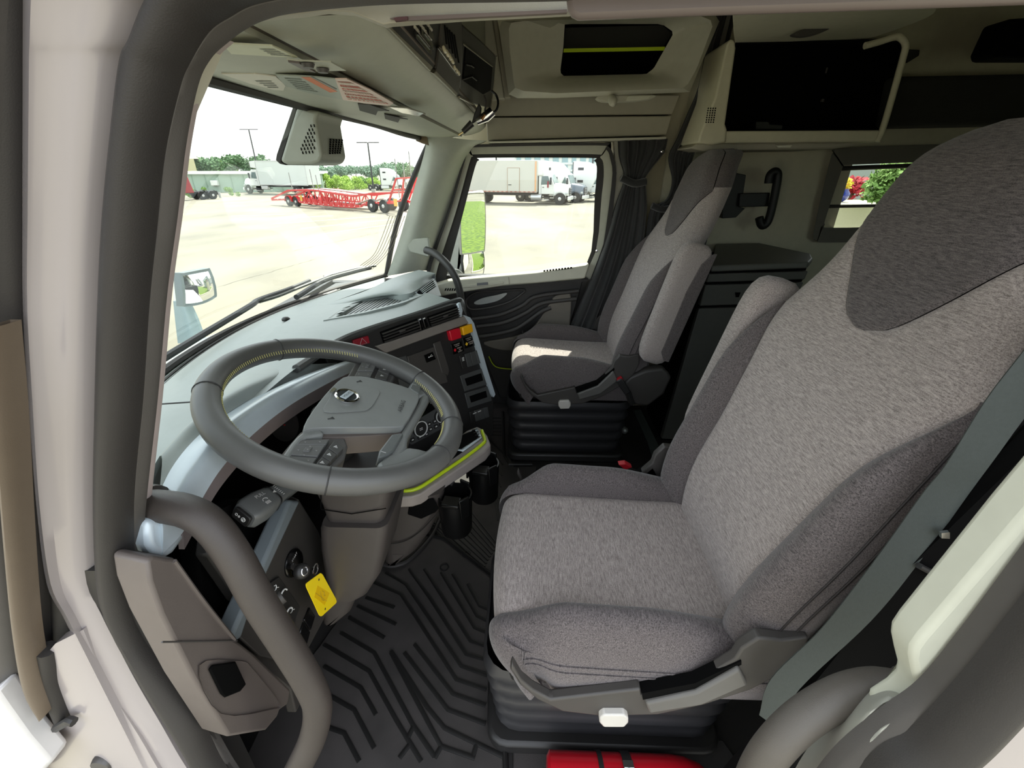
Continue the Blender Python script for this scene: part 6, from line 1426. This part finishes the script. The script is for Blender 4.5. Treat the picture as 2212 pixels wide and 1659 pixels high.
# ---- red car hauler
hl = vehicle('car_hauler', 'empty red car hauler trailer with lattice side frames across the yard', 'trailer', G(612, 441), G(874, 459), 18.9)
KX = 18.9 / 14.6
def bar(mb, a, b, w_=.10, h=.10):
    a, b = V((a[0] * KX, a[1], a[2])), V((b[0] * KX, b[1], b[2])); d = (b - a).normalized(); s = d.cross(V((0, 0, 1))); s = s.normalized() if s.length > 1e-4 else V((0, 1, 0)); u = s.cross(d)
    mb.add([p + s * i * w_ / 2 + u * j * h / 2 for p in (a, b) for i, j in ((-1, -1), (1, -1), (1, 1), (-1, 1))], [[0, 1, 2, 3], [7, 6, 5, 4], [0, 4, 5, 1], [1, 5, 6, 2], [2, 6, 7, 3], [3, 7, 4, 0]])
for sy in (1.2, -1.2):
    m_ = MB()
    up = [(14.6, .62), (13.0, 1.15), (12.0, 1.5), (9.6, 1.62), (8.2, 1.62), (6.6, 1.45), (4.0, 1.25), (2.0, 1.55), (0, 1.65)]
    lo_ = [(14.6, .5), (12.8, .62), (10.2, .42), (8.0, .36), (6.0, .30), (4.4, .30), (3.4, .40), (2.6, .78), (0, .85)]
    for L in (up, lo_):
        for a, b in zip(L, L[1:]): bar(m_, (a[0], sy, a[1]), (b[0], sy, b[1]), .12, .16)
    m_.build('side_rail', M_RED, hl, local=True, smooth=0)
    m_ = MB()
    def zi(L, x):
        for a, b in zip(L, L[1:]):
            if b[0] <= x <= a[0]: return b[1] + (a[1] - b[1]) * (x - b[0]) / (a[0] - b[0])
        return L[-1][1]
    xs = [9.9, 9.2, 8.5, 7.8, 7.1, 6.4, 5.7, 5.0, 4.3, 3.6]
    for i, (a, b) in enumerate(zip(xs, xs[1:])):
        bar(m_, (a, sy, zi(up, a)), (a, sy, zi(lo_, a)), .08, .10)
        bar(m_, (a, sy, zi(up if i % 2 else lo_, a)), (b, sy, zi(lo_ if i % 2 else up, b)), .07, .09)
    m_.build('lattice_brace', M_RED, hl, local=True, smooth=0)
    MB().prism([V((x * KX, sy, z)) for x, z in ((10.4, .42), (8.2, .34), (8.2, .75), (10.4, .95))], (0, .06 * (1 if sy < 0 else -1), 0)).build('side_plate', M_RED, hl, local=True)
    MB().prism([V((x * KX, sy, z)) for x, z in ((8.2, .34), (4.4, .26), (3.2, .36), (3.6, .5), (5.8, .62), (8.2, .7))], (0, .06 * (1 if sy < 0 else -1), 0)).build('side_plate', M_RED, hl, local=True)
    for x in (12.1, 11.1): wheel(hl, x * KX, sy + (.12 if sy > 0 else -.12), .46, .34, side=-1 if sy > 0 else 1)
    for x in (2.15, .95): wheel(hl, x * KX, sy + (.12 if sy > 0 else -.12), .55, .36, side=-1 if sy > 0 else 1)
    m_ = MB()
    for x in (12.1, 11.1):
        arc = [V((x * KX + .56 * math.cos(a * math.pi / 8), sy - .15, .46 + .56 * math.sin(a * math.pi / 8))) for a in range(9)]
        m_.slab([arc, [p + V((0, .34, 0)) for p in arc]], (0, 0, .03))
    m_.build('mudguard', M_RED, hl, local=True)
    # tall headrack frame at the front
    m_ = MB()
    for a, b in (((.4, 1.0), (-.5, 2.8)), ((-.5, 2.8), (-2.2, 2.9)), ((-.8, 1.0), (-1.2, 2.8)), ((-.1, 1.9), (-1.2, 2.0)), ((-1.8, .9), (-2.2, 2.9))): bar(m_, (a[0], sy, a[1]), (b[0], sy, b[1]), .12, .12)
    m_.build('headrack', M_RED, hl, local=True, smooth=0)
    MB().box((10.35 * KX, sy * 1.03, .85), (.35, .04, .5)).box((-.3, sy * 1.03, .9), (.4, .04, .6)).build('reflector', mat('amber_plate', (226, 176, 70), .4), hl, local=True)
for x in (12.6, 9.6, 7.6, 5.4, 3.8, .5, -1.5):
    m_ = MB(); bar(m_, (x, -1.2, zi(lo_, min(max(x, 0), 14.6)) + .1), (x, 1.2, zi(lo_, min(max(x, 0), 14.6)) + .1), .14, .12)
    m_.build('cross_beam', M_RED, hl, local=True, smooth=0)
for s in (-.75, .75):
    MB().slab([[V((x * KX, s - .28, z + .12)), V((x * KX, s + .28, z + .12))] for x, z in ((13.4, .98), (12, 1.48), (9.6, 1.62), (6.6, 1.46), (4.2, 1.28))], (0, 0, -.05)).build('track', mat('deck_metal', (206, 204, 200), .4), hl, local=True, smooth=0)
    MB().slab([[V((x * KX, s - .28, z + .12)), V((x * KX, s + .28, z + .12))] for x, z in ((8.4, .42), (4.4, .36), (2.8, .9))], (0, 0, -.05)).build('track', mat('deck_metal', (0, 0, 0)), hl, local=True, smooth=0)
M_POLE = mat('galvanised', (150, 150, 146), .4, metal=.5)
for x, h in ((11.4, 3.2), (8.6, 3.5), (8.0, 3.0), (-.6, 4.3), (-1.3, 4.0), (-1.9, 4.8)):
    MB().tube([V((x * KX, 1.15, 1.3)), V((x * KX + .12, 1.15, h))], .04, 6).build('loading_post', M_POLE, hl, local=True)
m_ = MB()
for k in range(22):
    x = 13.6 - k * .6; m_.box((x * KX, 1.27, zi(lo_, max(0, x)) + .05), (.12, .03, .06))
m_.build('marker_light', mat('marker_white', (240, 236, 220), .4), hl, local=True, kind='stuff')
# ---- white sleeper tractor behind the hauler
def sleeper_tractor(name, label, A_, B_, m=M_TWHITE, hoodm=None, fix=0):
    r = vehicle(name, label, 'truck', A_, B_, 7.2)
    if fix: r.scale = (fix, fix, fix)
    cab, cx = hood_cab(r, 7.2, m, hoodm=hoodm, roof=2.8)
    MB().prism([V((x, -1.12, z)) for x, z in ((2.4, .95), (4.4, .95), (5.2, 2.5), (4.9, 3.05), (4.3, 3.6), (3.6, 3.85), (2.4, 3.95))], (0, 2.24, 0)).build('sleeper', m, r, local=True, bevel=.10)
    for sy in (1.13, -1.13):
        for z in (3.2, 2.0): MB().box((3.3, sy, z), (.62, .03, .26)).build('sleeper_window', M_TBLK, r, local=True, bevel=.02)
        MB().box((2.42, sy, 2.4), (.08, .05, 2.9)).build('side_extender', M_TBLK, r, local=True)
        for x in (1.3, .1): wheel(r, x, sy, .52, .5, side=-1 if sy > 0 else 1)
        MB().box((3.2, sy * .93, .62), (1.6, .25, .55)).build('side_fairing', m, r, local=True, bevel=.06)
    MB().box((1.6, 0, .85), (4.2, .9, .25)).build('chassis', M_TBLK, r, local=True)
    MB().box((.7, 0, 1.08), (.9, .9, .12)).build('fifth_wheel', M_TBLK, r, local=True)
    return r
sleeper_tractor('tractor_unit', 'white sleeper tractor parked behind the red car hauler', G(905, 412), G(806, 411), fix=.84)
# ---- dark red tractor at the pillar with mud flaps and green load behind
rt = vehicle('tractor_unit', 'dark red tractor with tandem wheels and white mud flaps beside the door pillar', 'truck', G(330, 436), G(470, 429), 8.0)
MB().box((1.8, 0, .9), (3.6, .9, .25)).build('chassis', M_TBLK, rt, local=True)
for sy in (-1.1, 1.1):
    for x in (2.3, 1.0): wheel(rt, x, sy, .52, .5, side=1 if sy < 0 else -1)
    for x in (2.3, 1.0):
        arc = [V((x + .6 * math.cos(a * math.pi / 8), sy - .2, .55 + .6 * math.sin(a * math.pi / 8))) for a in range(9)]
        MB().slab([arc, [p + V((0, .4, 0)) for p in arc]], (0, 0, .03)).build('mudguard', M_TBLK, rt, local=True)
    MB().box((.15, sy, .5), (.04, .55, .75)).build('mud_flap', mat('flap_white', (230, 230, 226), .5), rt, local=True)
MB().prism([V((x, -1.1, z)) for x, z in ((3.3, .9), (5.6, .9), (5.6, 3.2), (3.6, 3.0))], (0, 2.2, 0)).build('sleeper', mat('tractor_dark_red', (150, 30, 40), .35, coat=.4), rt, local=True, bevel=.06)
# ---- right: white box truck with cab, two tractors
mk = vehicle('box_truck', 'grey-white box truck with side door and orange-trimmed edge beyond the far door window', 'truck', G(1232, 441.5), G(1004, 436.5), 10.9)
cab, cx = hood_cab(mk, 10.9, M_TWHITE)
MB().box((3.6, 0, 2.42), (8.6, 2.5, 2.7)).build('cargo_box', mat('box_grey_white', (206, 204, 192), .5, col2=(196, 196, 186), nscale=.8), mk, local=True, bevel=.03)
MB().box((8.0, 0, 3.1), (.9, 2.3, 1.3)).build('wind_deflector', M_TWHITE, mk, local=True, bevel=.12)
MB().box((5.6, -1.27, 2.10), (1.15, .05, 2.05)).build('side_door', mat('box_grey_white', (0, 0, 0)), mk, local=True, bevel=.015)
for x, z, a, b in ((5.01, 2.1, .03, 2.1), (6.19, 2.1, .03, 2.1), (5.6, 3.14, 1.2, .03)): MB().box((x, -1.285, z), (a, .04, b)).build('door_trim', mat('door_trim_tan', (184, 158, 130), .5), mk, local=True)
MB().box((5.25, -1.31, 1.7), (.30, .03, .05)).build('latch_bar', M_TBLK, mk, local=True)
MB().box((7.75, -1.27, 2.4), (.14, .05, 2.55)).build('corner_post', mat('orange_post', (226, 176, 130), .5), mk, local=True)
MB().box((3.6, -1.27, 1.1), (8.6, .05, .12)).build('lower_rail', mat('rail_rose', (200, 176, 160), .5), mk, local=True)
m_ = MB()
for k in range(18): m_.box((.1 + k * .44, -1.30, 1.10), (.2, .02, .06))
m_.build('reflective_dash', mat('dash_red', (170, 96, 84), .5), mk, local=True, kind='stuff')
MB().prism([V((x, -1.28, z)) for x, z in ((.6, 2.7), (.95, 2.75), (1.05, 2.95), (.8, 3.0), (.65, 2.85))], (0, .02, 0)).build('red_logo', mat('logo_red', (190, 60, 70), .5), mk, local=True)
for y, s in ((-1.15, 1), (1.15, -1)): wheel(mk, 2.2, y, .52, .5, side=s)
MB().box((4.5, 0, .88), (8.4, 1.0, .28)).build('chassis', M_TBLK, mk, local=True)
MB().box((1.5, -1.1, .7), (.04, .5, .9)).build('mud_flap', M_TBLK, mk, local=True)
MB().lathe([(.3, 0), (.3, 1.0)], (7.3, -.95, .62), (1, 0, 0), 16).build('fuel_tank', M_RIMM, mk, local=True)
MB().box((8.9, -1.08, 1.75), (.14, .03, .55)).build('door_badge', mat('badge_red', (150, 50, 60), .5), mk, local=True)
sleeper_tractor('tractor_unit', 'dark-hooded sleeper tractor parked beyond the grey-white box truck', G(1262, 437.5), G(1130, 433.5), M_TWHITE, mat('hood_slate', (96, 106, 118), .3, coat=.5), fix=1.0)
sleeper_tractor('tractor_unit', 'white sleeper tractor at the far end of the row near the glass building', G(1345, 436), G(1196, 432), fix=1.0)
# small parked car behind the door mirror
cr_ = thing('car', 'dark parked car partly hidden by the mirror beyond the far door', 'car', G(985, 424), 0)
MB().prism([V((x, 0, z)) for x, z in ((-2.2, .3), (2.2, .3), (2.2, .8), (1.2, .95), (.6, 1.4), (-1.0, 1.42), (-1.7, .98), (-2.2, .85))], (0, 1.7, 0)).build('body', mat('car_slate', (70, 80, 96), .3, coat=.6), cr_, local=True, bevel=.10)
MB().prism([V((x, -.01, z)) for x, z in ((1.0, .98), (.5, 1.34), (-.9, 1.34), (-1.4, .98))], (0, 1.72, 0)).build('window', M_TGLS, cr_, local=True)
for x in (-1.35, 1.4):
    for y, s in ((.0, 1), (1.7, -1)): wheel(cr_, x, y, .33, .2, side=s)
# ---- lamp posts
def lamp(name, label, base, top_px, head=2.6):
    b = G(*base); d = ray(*top_px); t_ = Vector((b.x, b.y)).length / Vector((d.x, d.y)).length; h = (C0 + d * t_).z - GZ
    r = thing(name, label, 'lamp post', b, 0)
    MB().tube([V((0, 0, 0)), V((0, 0, h))], [.13, .09], 10).build('pole', M_TBLK, r, local=True)
    for s in (-1, 1): MB().box((s * head * .32, 0, h), (head * .55, .25, .10)).build('lamp_head', M_TBLK, r, local=True)
    MB().box((0, 0, .3), (.5, .5, .6)).build('base', mat('post_base', (170, 168, 160), .8), r, local=True)
lamp('lamp_post', 'tall dark twin-headed lamp post behind the white box truck', (566, 408), (553, 280))
lamp('lamp_post', 'tall dark twin-headed lamp post between the bushes and the white tractor', (808, 418), (796, 308))
lamp('lamp_post', 'dark lamp post seen through the top of the far door window', (1073, 420), (1073, 300))
lamp('lamp_post', 'dark lamp post above the last white tractor by the glass building', (1275, 428), (1275, 315))
# ---- buildings
def face_box(name, label, a, b, top_px, depth, m, cat='building'):
    """box building whose near bottom edge runs between ground pixels a, b; its height comes from top_px above a"""
    A_, B_ = G(*a), G(*b); d = ray(*top_px); t_ = Vector((A_.x, A_.y)).length / Vector((d.x, d.y)).length; h = (C0 + d * t_).z - GZ
    r = thing(name, label, cat, A_, math.atan2((B_ - A_).y, (B_ - A_).x)); L_ = (B_ - A_).length
    MB().box((L_ / 2, depth / 2, h / 2), (L_, depth, h)).build('wall', m, r, local=True)
    return r, L_, h
gb, L_, h = face_box('warehouse', 'long pale green warehouse with white eave at the yard edge', (380, 417), (700, 413), (380, 376), 12, mat('pale_green_wall', (164, 184, 166), .7, col2=(156, 176, 160), nscale=.3))
MB().box((L_ / 2, 5.8, h + .15), (L_ + .6, 12.6, .35)).build('eave', mat('eave_white', (236, 238, 232), .5), gb, local=True)
for k in range(12): MB().box((L_ * (k + .5) / 12, -.04, h / 2), (.12, .08, h)).build('wall_rib', mat('rib_green', (150, 172, 154), .7), gb, local=True)
wx = L_ * .27
MB().box((wx, -.5, h * .52), (.9, 1.0, .7)).build('wall_lamp', mat('lamp_box_white', (230, 232, 226), .4), gb, local=True, bevel=.08)
MB().box((wx, -.2, h * .42), (.5, .4, .3)).build('lamp_bracket', M_TBLK, gb, local=True)
b2, L_, h = face_box('building', 'tan gable-ended building behind the green warehouse', (370, 401), (434, 400), (428, 343), 14, mat('tan_wall', (196, 190, 150), .7))
MB().prism([V((-1, 0, h)), V((L_ + 1, 0, h)), V((L_ - 4, 4, h + 5)), V((-1, 4, h + 5))], (0, 10, 0)).build('roof', mat('tan_roof', (206, 202, 168), .6), b2, local=True)
b3, L_, h = face_box('building', 'pale glass-fronted office building beyond the last tractor', (1110, 415), (1320, 413), (1180, 306), 14, mat('office_white', (226, 230, 226), .5))
M_OGL = mat('office_glass', (140, 172, 178), .2)
for k in range(11):
    MB().box((L_ * (k + .5) / 11, -.06, h * .62), (L_ / 11 * (.62 if k % 3 else .45), .1, h * .68)).build('window', M_OGL, b3, local=True)
m_ = MB()
for k in range(5): m_.box((L_ / 2, -.14, h * (.30 + .14 * k)), (L_ * .98, .08, .28))
m_.build('transom', mat('transom_white', (220, 226, 224), .5), b3, local=True, kind='stuff')
# ---- trees and bushes
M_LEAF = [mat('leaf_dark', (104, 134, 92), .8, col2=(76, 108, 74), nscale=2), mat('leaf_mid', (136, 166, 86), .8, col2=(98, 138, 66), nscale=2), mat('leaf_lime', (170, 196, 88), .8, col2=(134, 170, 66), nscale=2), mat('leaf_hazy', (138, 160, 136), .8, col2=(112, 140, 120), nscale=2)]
def leafball(mb, c, r, n_, size):
    """clump of small leaf quads filling an uneven ball"""
    for _ in range(n_):
        d = V((random.gauss(0, 1), random.gauss(0, 1), random.gauss(0, 1))).normalized(); k = r * (.55 + .5 * random.random())
        p = c + V((d.x, d.y, d.z * .85)) * k
        u = V((random.gauss(0, 1), random.gauss(0, 1), random.gauss(0, 1))).normalized(); v = u.orthogonal().normalized(); s = size * (.6 + .8 * random.random())
        mb.add([p + u * s, p + v * s * .7, p - u * s, p - v * s * .7], [[0, 1, 2, 3]])
def tree(name, label, base, top_px, wide_px, mi, cat='tree', group=None, trunk=True, lumps=10, squash=1.0):
    b = G(*base); dist = Vector((b.x, b.y)).length
    d = ray(*top_px); t_ = dist / Vector((d.x, d.y)).length; h = (C0 + d * t_).z - GZ
    wd = wide_px * dist / F_PX * (1.5 if trunk else 1.7)
    r = thing(name, label, cat, b, 0, group)
    mb = MB(); core = MB()
    for k in range(lumps):
        a = random.random() * 6.28; rr_ = wd * .5 * (.46 if k else .1) * (1 + .6 * random.random())
        z = h * ((.45 if trunk else .30) + .42 * random.random()) if k else h * .72
        rad = min(wd * .34, h * .30) * (.75 + .4 * random.random())
        c = V((rr_ * math.cos(a) * 1.2, rr_ * math.sin(a), min(z, h - rad * .9)))
        leafball(mb, c, rad, 260, rad * .16)
        core.lathe([(.001, -rad * .55), (rad * .5, -rad * .3), (rad * .6, 0), (rad * .5, rad * .3), (.001, rad * .55)], c, (0, 0, 1), 8)
        if not trunk: leafball(mb, V((c.x * 1.3, c.y, h * .22)), rad * .9, 160, rad * .16)
    mb.build('foliage', M_LEAF[mi], r, local=True, smooth=0, fix=False, kind='stuff')
    core.build('foliage_core', M_LEAF[mi], r, local=True, kind='stuff')
    MB().tube([V((0, 0, 0)), V((.1, 0, h * .5))], [h * .03, h * .018], 8).build('trunk', mat('bark', (90, 76, 60), .9), r, local=True)
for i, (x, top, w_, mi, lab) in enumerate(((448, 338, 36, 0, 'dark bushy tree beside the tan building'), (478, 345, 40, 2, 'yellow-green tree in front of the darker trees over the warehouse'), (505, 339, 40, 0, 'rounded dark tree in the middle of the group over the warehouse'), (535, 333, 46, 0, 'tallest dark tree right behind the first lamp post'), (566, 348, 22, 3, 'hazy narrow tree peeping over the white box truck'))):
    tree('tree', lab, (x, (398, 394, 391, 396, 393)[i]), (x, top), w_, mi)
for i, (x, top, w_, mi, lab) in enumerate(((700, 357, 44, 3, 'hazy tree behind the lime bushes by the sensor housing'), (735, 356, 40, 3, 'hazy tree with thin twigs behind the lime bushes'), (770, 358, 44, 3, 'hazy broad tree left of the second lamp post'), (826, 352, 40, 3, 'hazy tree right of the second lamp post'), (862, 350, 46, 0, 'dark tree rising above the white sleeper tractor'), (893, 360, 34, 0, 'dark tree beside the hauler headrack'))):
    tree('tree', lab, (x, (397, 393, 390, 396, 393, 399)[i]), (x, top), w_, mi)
for i, (x, top, w_, mi, lab) in enumerate(((704, 372, 54, 2, 'bright lime bush at the rear of the white box truck'), (745, 378, 52, 2, 'broad lime bush between the truck and the second lamp post'), (782, 380, 46, 1, 'green bush at the foot of the second lamp post'), (812, 382, 30, 2, 'small lime bush beside the white sleeper tractor'))):
    tree('bush', lab, (x, (412, 409, 406, 409)[i]), (x, top), w_, mi, 'bush', None, False, 10)
tree('bush', 'low clipped green bush behind the dark red tractor wheels', (440, 425), (440, 402), 70, 1, 'bush', None, False, 7)
tree('tree', 'yellow-green tree top over the grey-white box truck', (1145, 398), (1145, 334), 36, 2)
# ---- lawn with kerb to the rear of the truck, seen in the mirrors
M_GRASS = mat('lawn_green', (104, 126, 22), .9, col2=(52, 78, 10), nscale=5, contrast=(.35, .65), bump=.5, bscale=90, detail=8)
lw = MB().prism([V((x, y, GZ + .002)) for x, y in ((4.2, 3.4), (60, 3.0), (60, 16), (6.5, 14), (4.6, 9))], (0, 0, .10)).build('lawn', M_GRASS, None, smooth=0)
struct(lw)
kp_ = [V((4.2, 3.4, GZ + .06)), V((4.6, 9, GZ + .06)), V((6.5, 14, GZ + .06)), V((60, 16, GZ + .06))]
MB().tube(kp_, .14, 6).tube([V((4.2, 3.4, GZ + .06)), V((60, 3.0, GZ + .06))], .14, 6).build('kerb_edge', mat('kerb_concrete', (206, 198, 176), .8), lw)
# planted corner seen through the sleeper window
def sw_px(px, py): return G(px, py)
po = P(1812, 432, 9.0); pz = 0
pot = thing('planter', 'glazed blue planter pot with yellow flowers outside the sleeper window', 'planter', V((po.x, 9.0, GZ)))
hp = P(1812, 436, 9.0).z - GZ; hh = P(1812, 424, 9.0).z - GZ
MB().box((0, 0, hp / 2), (1.6, 1.2, hp)).build('pedestal', mat('stone_wall_cap', (206, 200, 176), .8), pot, local=True)
MB().lathe([(.06, 0), (.13, .05), (.15, .14), (.11, .2), (.12, .22)], (0, 0, hp), (0, 0, 1), 20).build('pot', mat('cobalt_glaze', (40, 54, 150), .2, coat=.5), pot, local=True, smooth=60)
m_ = MB(); leafball(m_, V((0, 0, hp + .3)), .14, 160, .03); m_.build('flower', mat('flower_yellow', (226, 206, 60), .7), pot, local=True, smooth=0, fix=False, kind='stuff')
def plant(name, label, px, py, Y, r_, m, n_=260, sz=.05):
    c = P(px, py, Y); t_ = thing(name, label, 'plant', V((c.x, c.y, GZ)))
    m_ = MB()
    for k in range(4): leafball(m_, V((random.uniform(-.3, .3) * r_, random.uniform(-.3, .3) * r_, c.z - GZ + random.uniform(-.5, .5) * r_)), r_ * .7, n_ // 2, sz)
    m_.build('foliage', m, t_, local=True, smooth=0, fix=False, kind='stuff')
    MB().tube([V((0, 0, 0)), V((0, 0, c.z - GZ))], .05, 6).build('stem', mat('bark', (0, 0, 0)), t_, local=True)
plant('plant', 'red-leaved shrub beside the blue planter', 1844, 404, 10, .30, mat('leaf_red', (206, 50, 60), .7, col2=(150, 40, 60), nscale=6), 200, .05)
plant('plant', 'rounded green tree crown outside the sleeper window', 1928, 386, 8, .40, M_LEAF[1], 900, .045)
pk = thing('porch_building', 'grey porch building with white columns outside the sleeper window', 'building', V((13, 15, GZ)))
MB().box((3.0, 2, 3), (9, 4, 6)).build('wall', mat('porch_grey', (150, 160, 156), .6), pk, local=True)
for k in range(4): MB().box((-1.2 + k * 1.7, -1.5, 2.2), (.25, .25, 4.4)).build('column', M_TWHITE, pk, local=True)
MB().box((2, -1.0, 4.6), (9, 1.6, .4)).build('canopy_beam', M_TWHITE, pk, local=True)
for k in range(3): MB().box((-.4 + k * 1.7, -.05, 2.2), (.9, .1, 1.6)).build('window', M_TGLS, pk, local=True)
hse = thing('building', 'low white house behind the planter outside the sleeper window', 'building', V((12.5, 26, GZ)))
MB().box((3, 2, 1.6), (10, 4, 3.2)).build('wall', M_TWHITE, hse, local=True)
MB().prism([V((-2.4, -.5, 3.2)), V((-2.4, 2, 4.6)), V((-2.4, 4.5, 3.2))], (10.8, 0, 0)).build('roof', mat('house_roof', (150, 150, 146), .8), hse, local=True)
# ---- mirrors and wipers of this truck
M_MIR = mat('mirror_glass', (240, 242, 240), .0, metal=1.0)
def mirror_pane(pts, n_out, c_, curve=0.0, k=10):
    """rounded pane on the plane through c_ facing n_out, slightly convex when curve > 0"""
    q_ = [PP(a[0], a[1], c_, n_out) for a in pts]; cc = sum(q_, V()) / len(q_); rows = []
    rad = max((p - cc).length for p in q_)
    for i in range(k + 1):
        s = i / k; rows.append([cc.lerp(p, max(s, .002)) - n_out * curve * ((p - cc).length * s / rad) ** 2 for p in q_])
    return rows, q_, cc
def bisect(c_, out): return ((V(out).normalized()) - (c_ - C0).normalized()).normalized()
pmc = P(1025, 490, 2.72)
pm = thing('door_mirror', 'tall door mirror with lower convex pane outside the far door reflecting lawn', 'mirror', pmc)
nrm = bisect(pmc, (1.0, .20, -.10))
rows, q_, cc = mirror_pane(cr([V((a, b, 0)) for a, b in ((998, 428), (1006, 421), (1040, 419), (1046, 426), (1048, 480), (1046, 536), (1040, 541), (1004, 547), (998, 540), (996, 480))], 3, True), nrm, pmc)
MB().grid(rows, cu=True).build('mirror_pane', M_MIR, pm, smooth=80)
def framed(q_, cc, name, m, par, n_out, ex=1.05, back=.02):
    q_ = q_ if not isinstance(q_[0], list) else q_[-1]
    o2 = [cc + (p - cc) * ex + n_out * .004 for p in q_]
    MB().grid([[p - n_out * back for p in o2], o2, q_], cu=True).poly([p - n_out * back for p in o2]).build(name, m, par, bevel=.004)
framed(q_, cc, 'pane_frame', mat('mirror_shell_grey', (168, 168, 162), .4), pm, nrm)
n2_ = bisect(pmc, (1.0, .30, -.30))
rows, q2_, cc2 = mirror_pane(cr([V((a, b, 0)) for a, b in ((1008, 552), (1040, 543), (1047, 546), (1048, 588), (1042, 597), (1014, 602), (1008, 596))], 3, True), n2_, pmc, .022); q2_ = rows[-1]
MB().grid(rows, cu=True).build('convex_pane', M_MIR, pm, smooth=80)
framed(q2_, cc2, 'pane_frame', M_TBLK, pm, n2_)
MB().prism([P(a, b, 2.82) for a, b in ((968, 470), (985, 424), (1002, 416), (1040, 412), (1044, 420), (1004, 425), (1000, 480), (1006, 598), (1012, 606), (986, 604), (962, 600))], (0, .10, 0)).build('mirror_shell', mat('mirror_shell_white', (196, 198, 194), .4), pm, bevel=.015)
MB().tube([P(985, 590, 2.86), P(984, 600, 2.62), P(982, 606, 2.39)], [.03, .05, .06], 14).build('mirror_mount', mat('mirror_shell_white', (0, 0, 0)), pm, smooth=50)
hmc = P(432, 622, 2.3)
hm = thing('hood_mirror', 'hood mirror with dark frame on a curved arm ahead of the windscreen', 'mirror', hmc)
nh = bisect(hmc, (1.0, .34, -.13))
pts = cr([V((a, b, 0)) for a, b in ((402, 600), (408, 595), (452, 587), (459, 591), (467, 632), (464, 640), (440, 651), (414, 656), (408, 650))], 3, True)
rows, q_, cc = mirror_pane(pts, nh, hmc, .028); q_ = rows[-1]
MB().grid(rows, cu=True).build('convex_pane', M_MIR, hm, smooth=80)
framed(q_, cc, 'mirror_frame', mat('mirror_frame_slate', (92, 104, 106), .4), hm, nh, 1.20, .05)
MB().prism([p - V((0, 0, 0)) for p in Ps([(372, 604), (392, 594), (402, 596), (412, 660), (404, 656), (372, 650)], 2.42)], (0, .08, 0)).build('mirror_shell', mat('mirror_shell_pale', (206, 214, 208), .35), hm, bevel=.02)
MB().slab(lo([[P(374, 650, 2.44), P(378, 690, 2.44), P(384, 742, 2.44)], [P(392, 655, 2.40), P(402, 690, 2.40), P(412, 738, 2.40)], [P(408, 656, 2.44), P(424, 690, 2.44), P(440, 734, 2.44)]], 5, 5), (0, .02, 0)).build('mirror_arm', mat('mirror_arm_slate', (120, 140, 146), .4), hm, smooth=60)
for nm, lab, pts, pts2 in (('wiper', 'long black windscreen wiper lying along the base of the windscreen', [(352, 775), (440, 721), (540, 661), (560, 648), (625, 625), (668, 607)], [(560, 652), (600, 640), (640, 624), (690, 604), (720, 592)]), ('wiper', 'far black windscreen wiper beyond the dash pad', [(640, 642), (700, 606), (760, 588), (800, 578)], [(700, 598), (770, 580), (812, 574)])):
    wp = thing('wiper', lab, 'wiper', PZ(*pts[1], .83))
    MB().tube(cr([PZ(a, b, .835) for a, b in pts], 5), [.010] * (5 * (len(pts) - 1) + 1), 8).build('wiper_arm', M_TBLK, wp)
    MB().tube(cr([PZ(a, b, .83) for a, b in pts2], 5), .006, 6).build('wiper_blade', mat('blade_grey', (96, 100, 96), .5), wp)
cw = struct(MB().slab(lo([[b + V((-.03, 0, -.02)) for b in bC[::4]], [b + V((-.30, 0, -.12)) for b in bC[::4]], [V((-1.75, .25 + 2.25 * k / 8, .31 - .02 * abs(k - 4) / 4)) for k in range(9)], [V((-2.5, .35 + 2.05 * k / 8, .0)) for k in range(9)]], 4, 4), (0, 0, -.02)).build('trim_18', M_TWHITE, smooth=60))
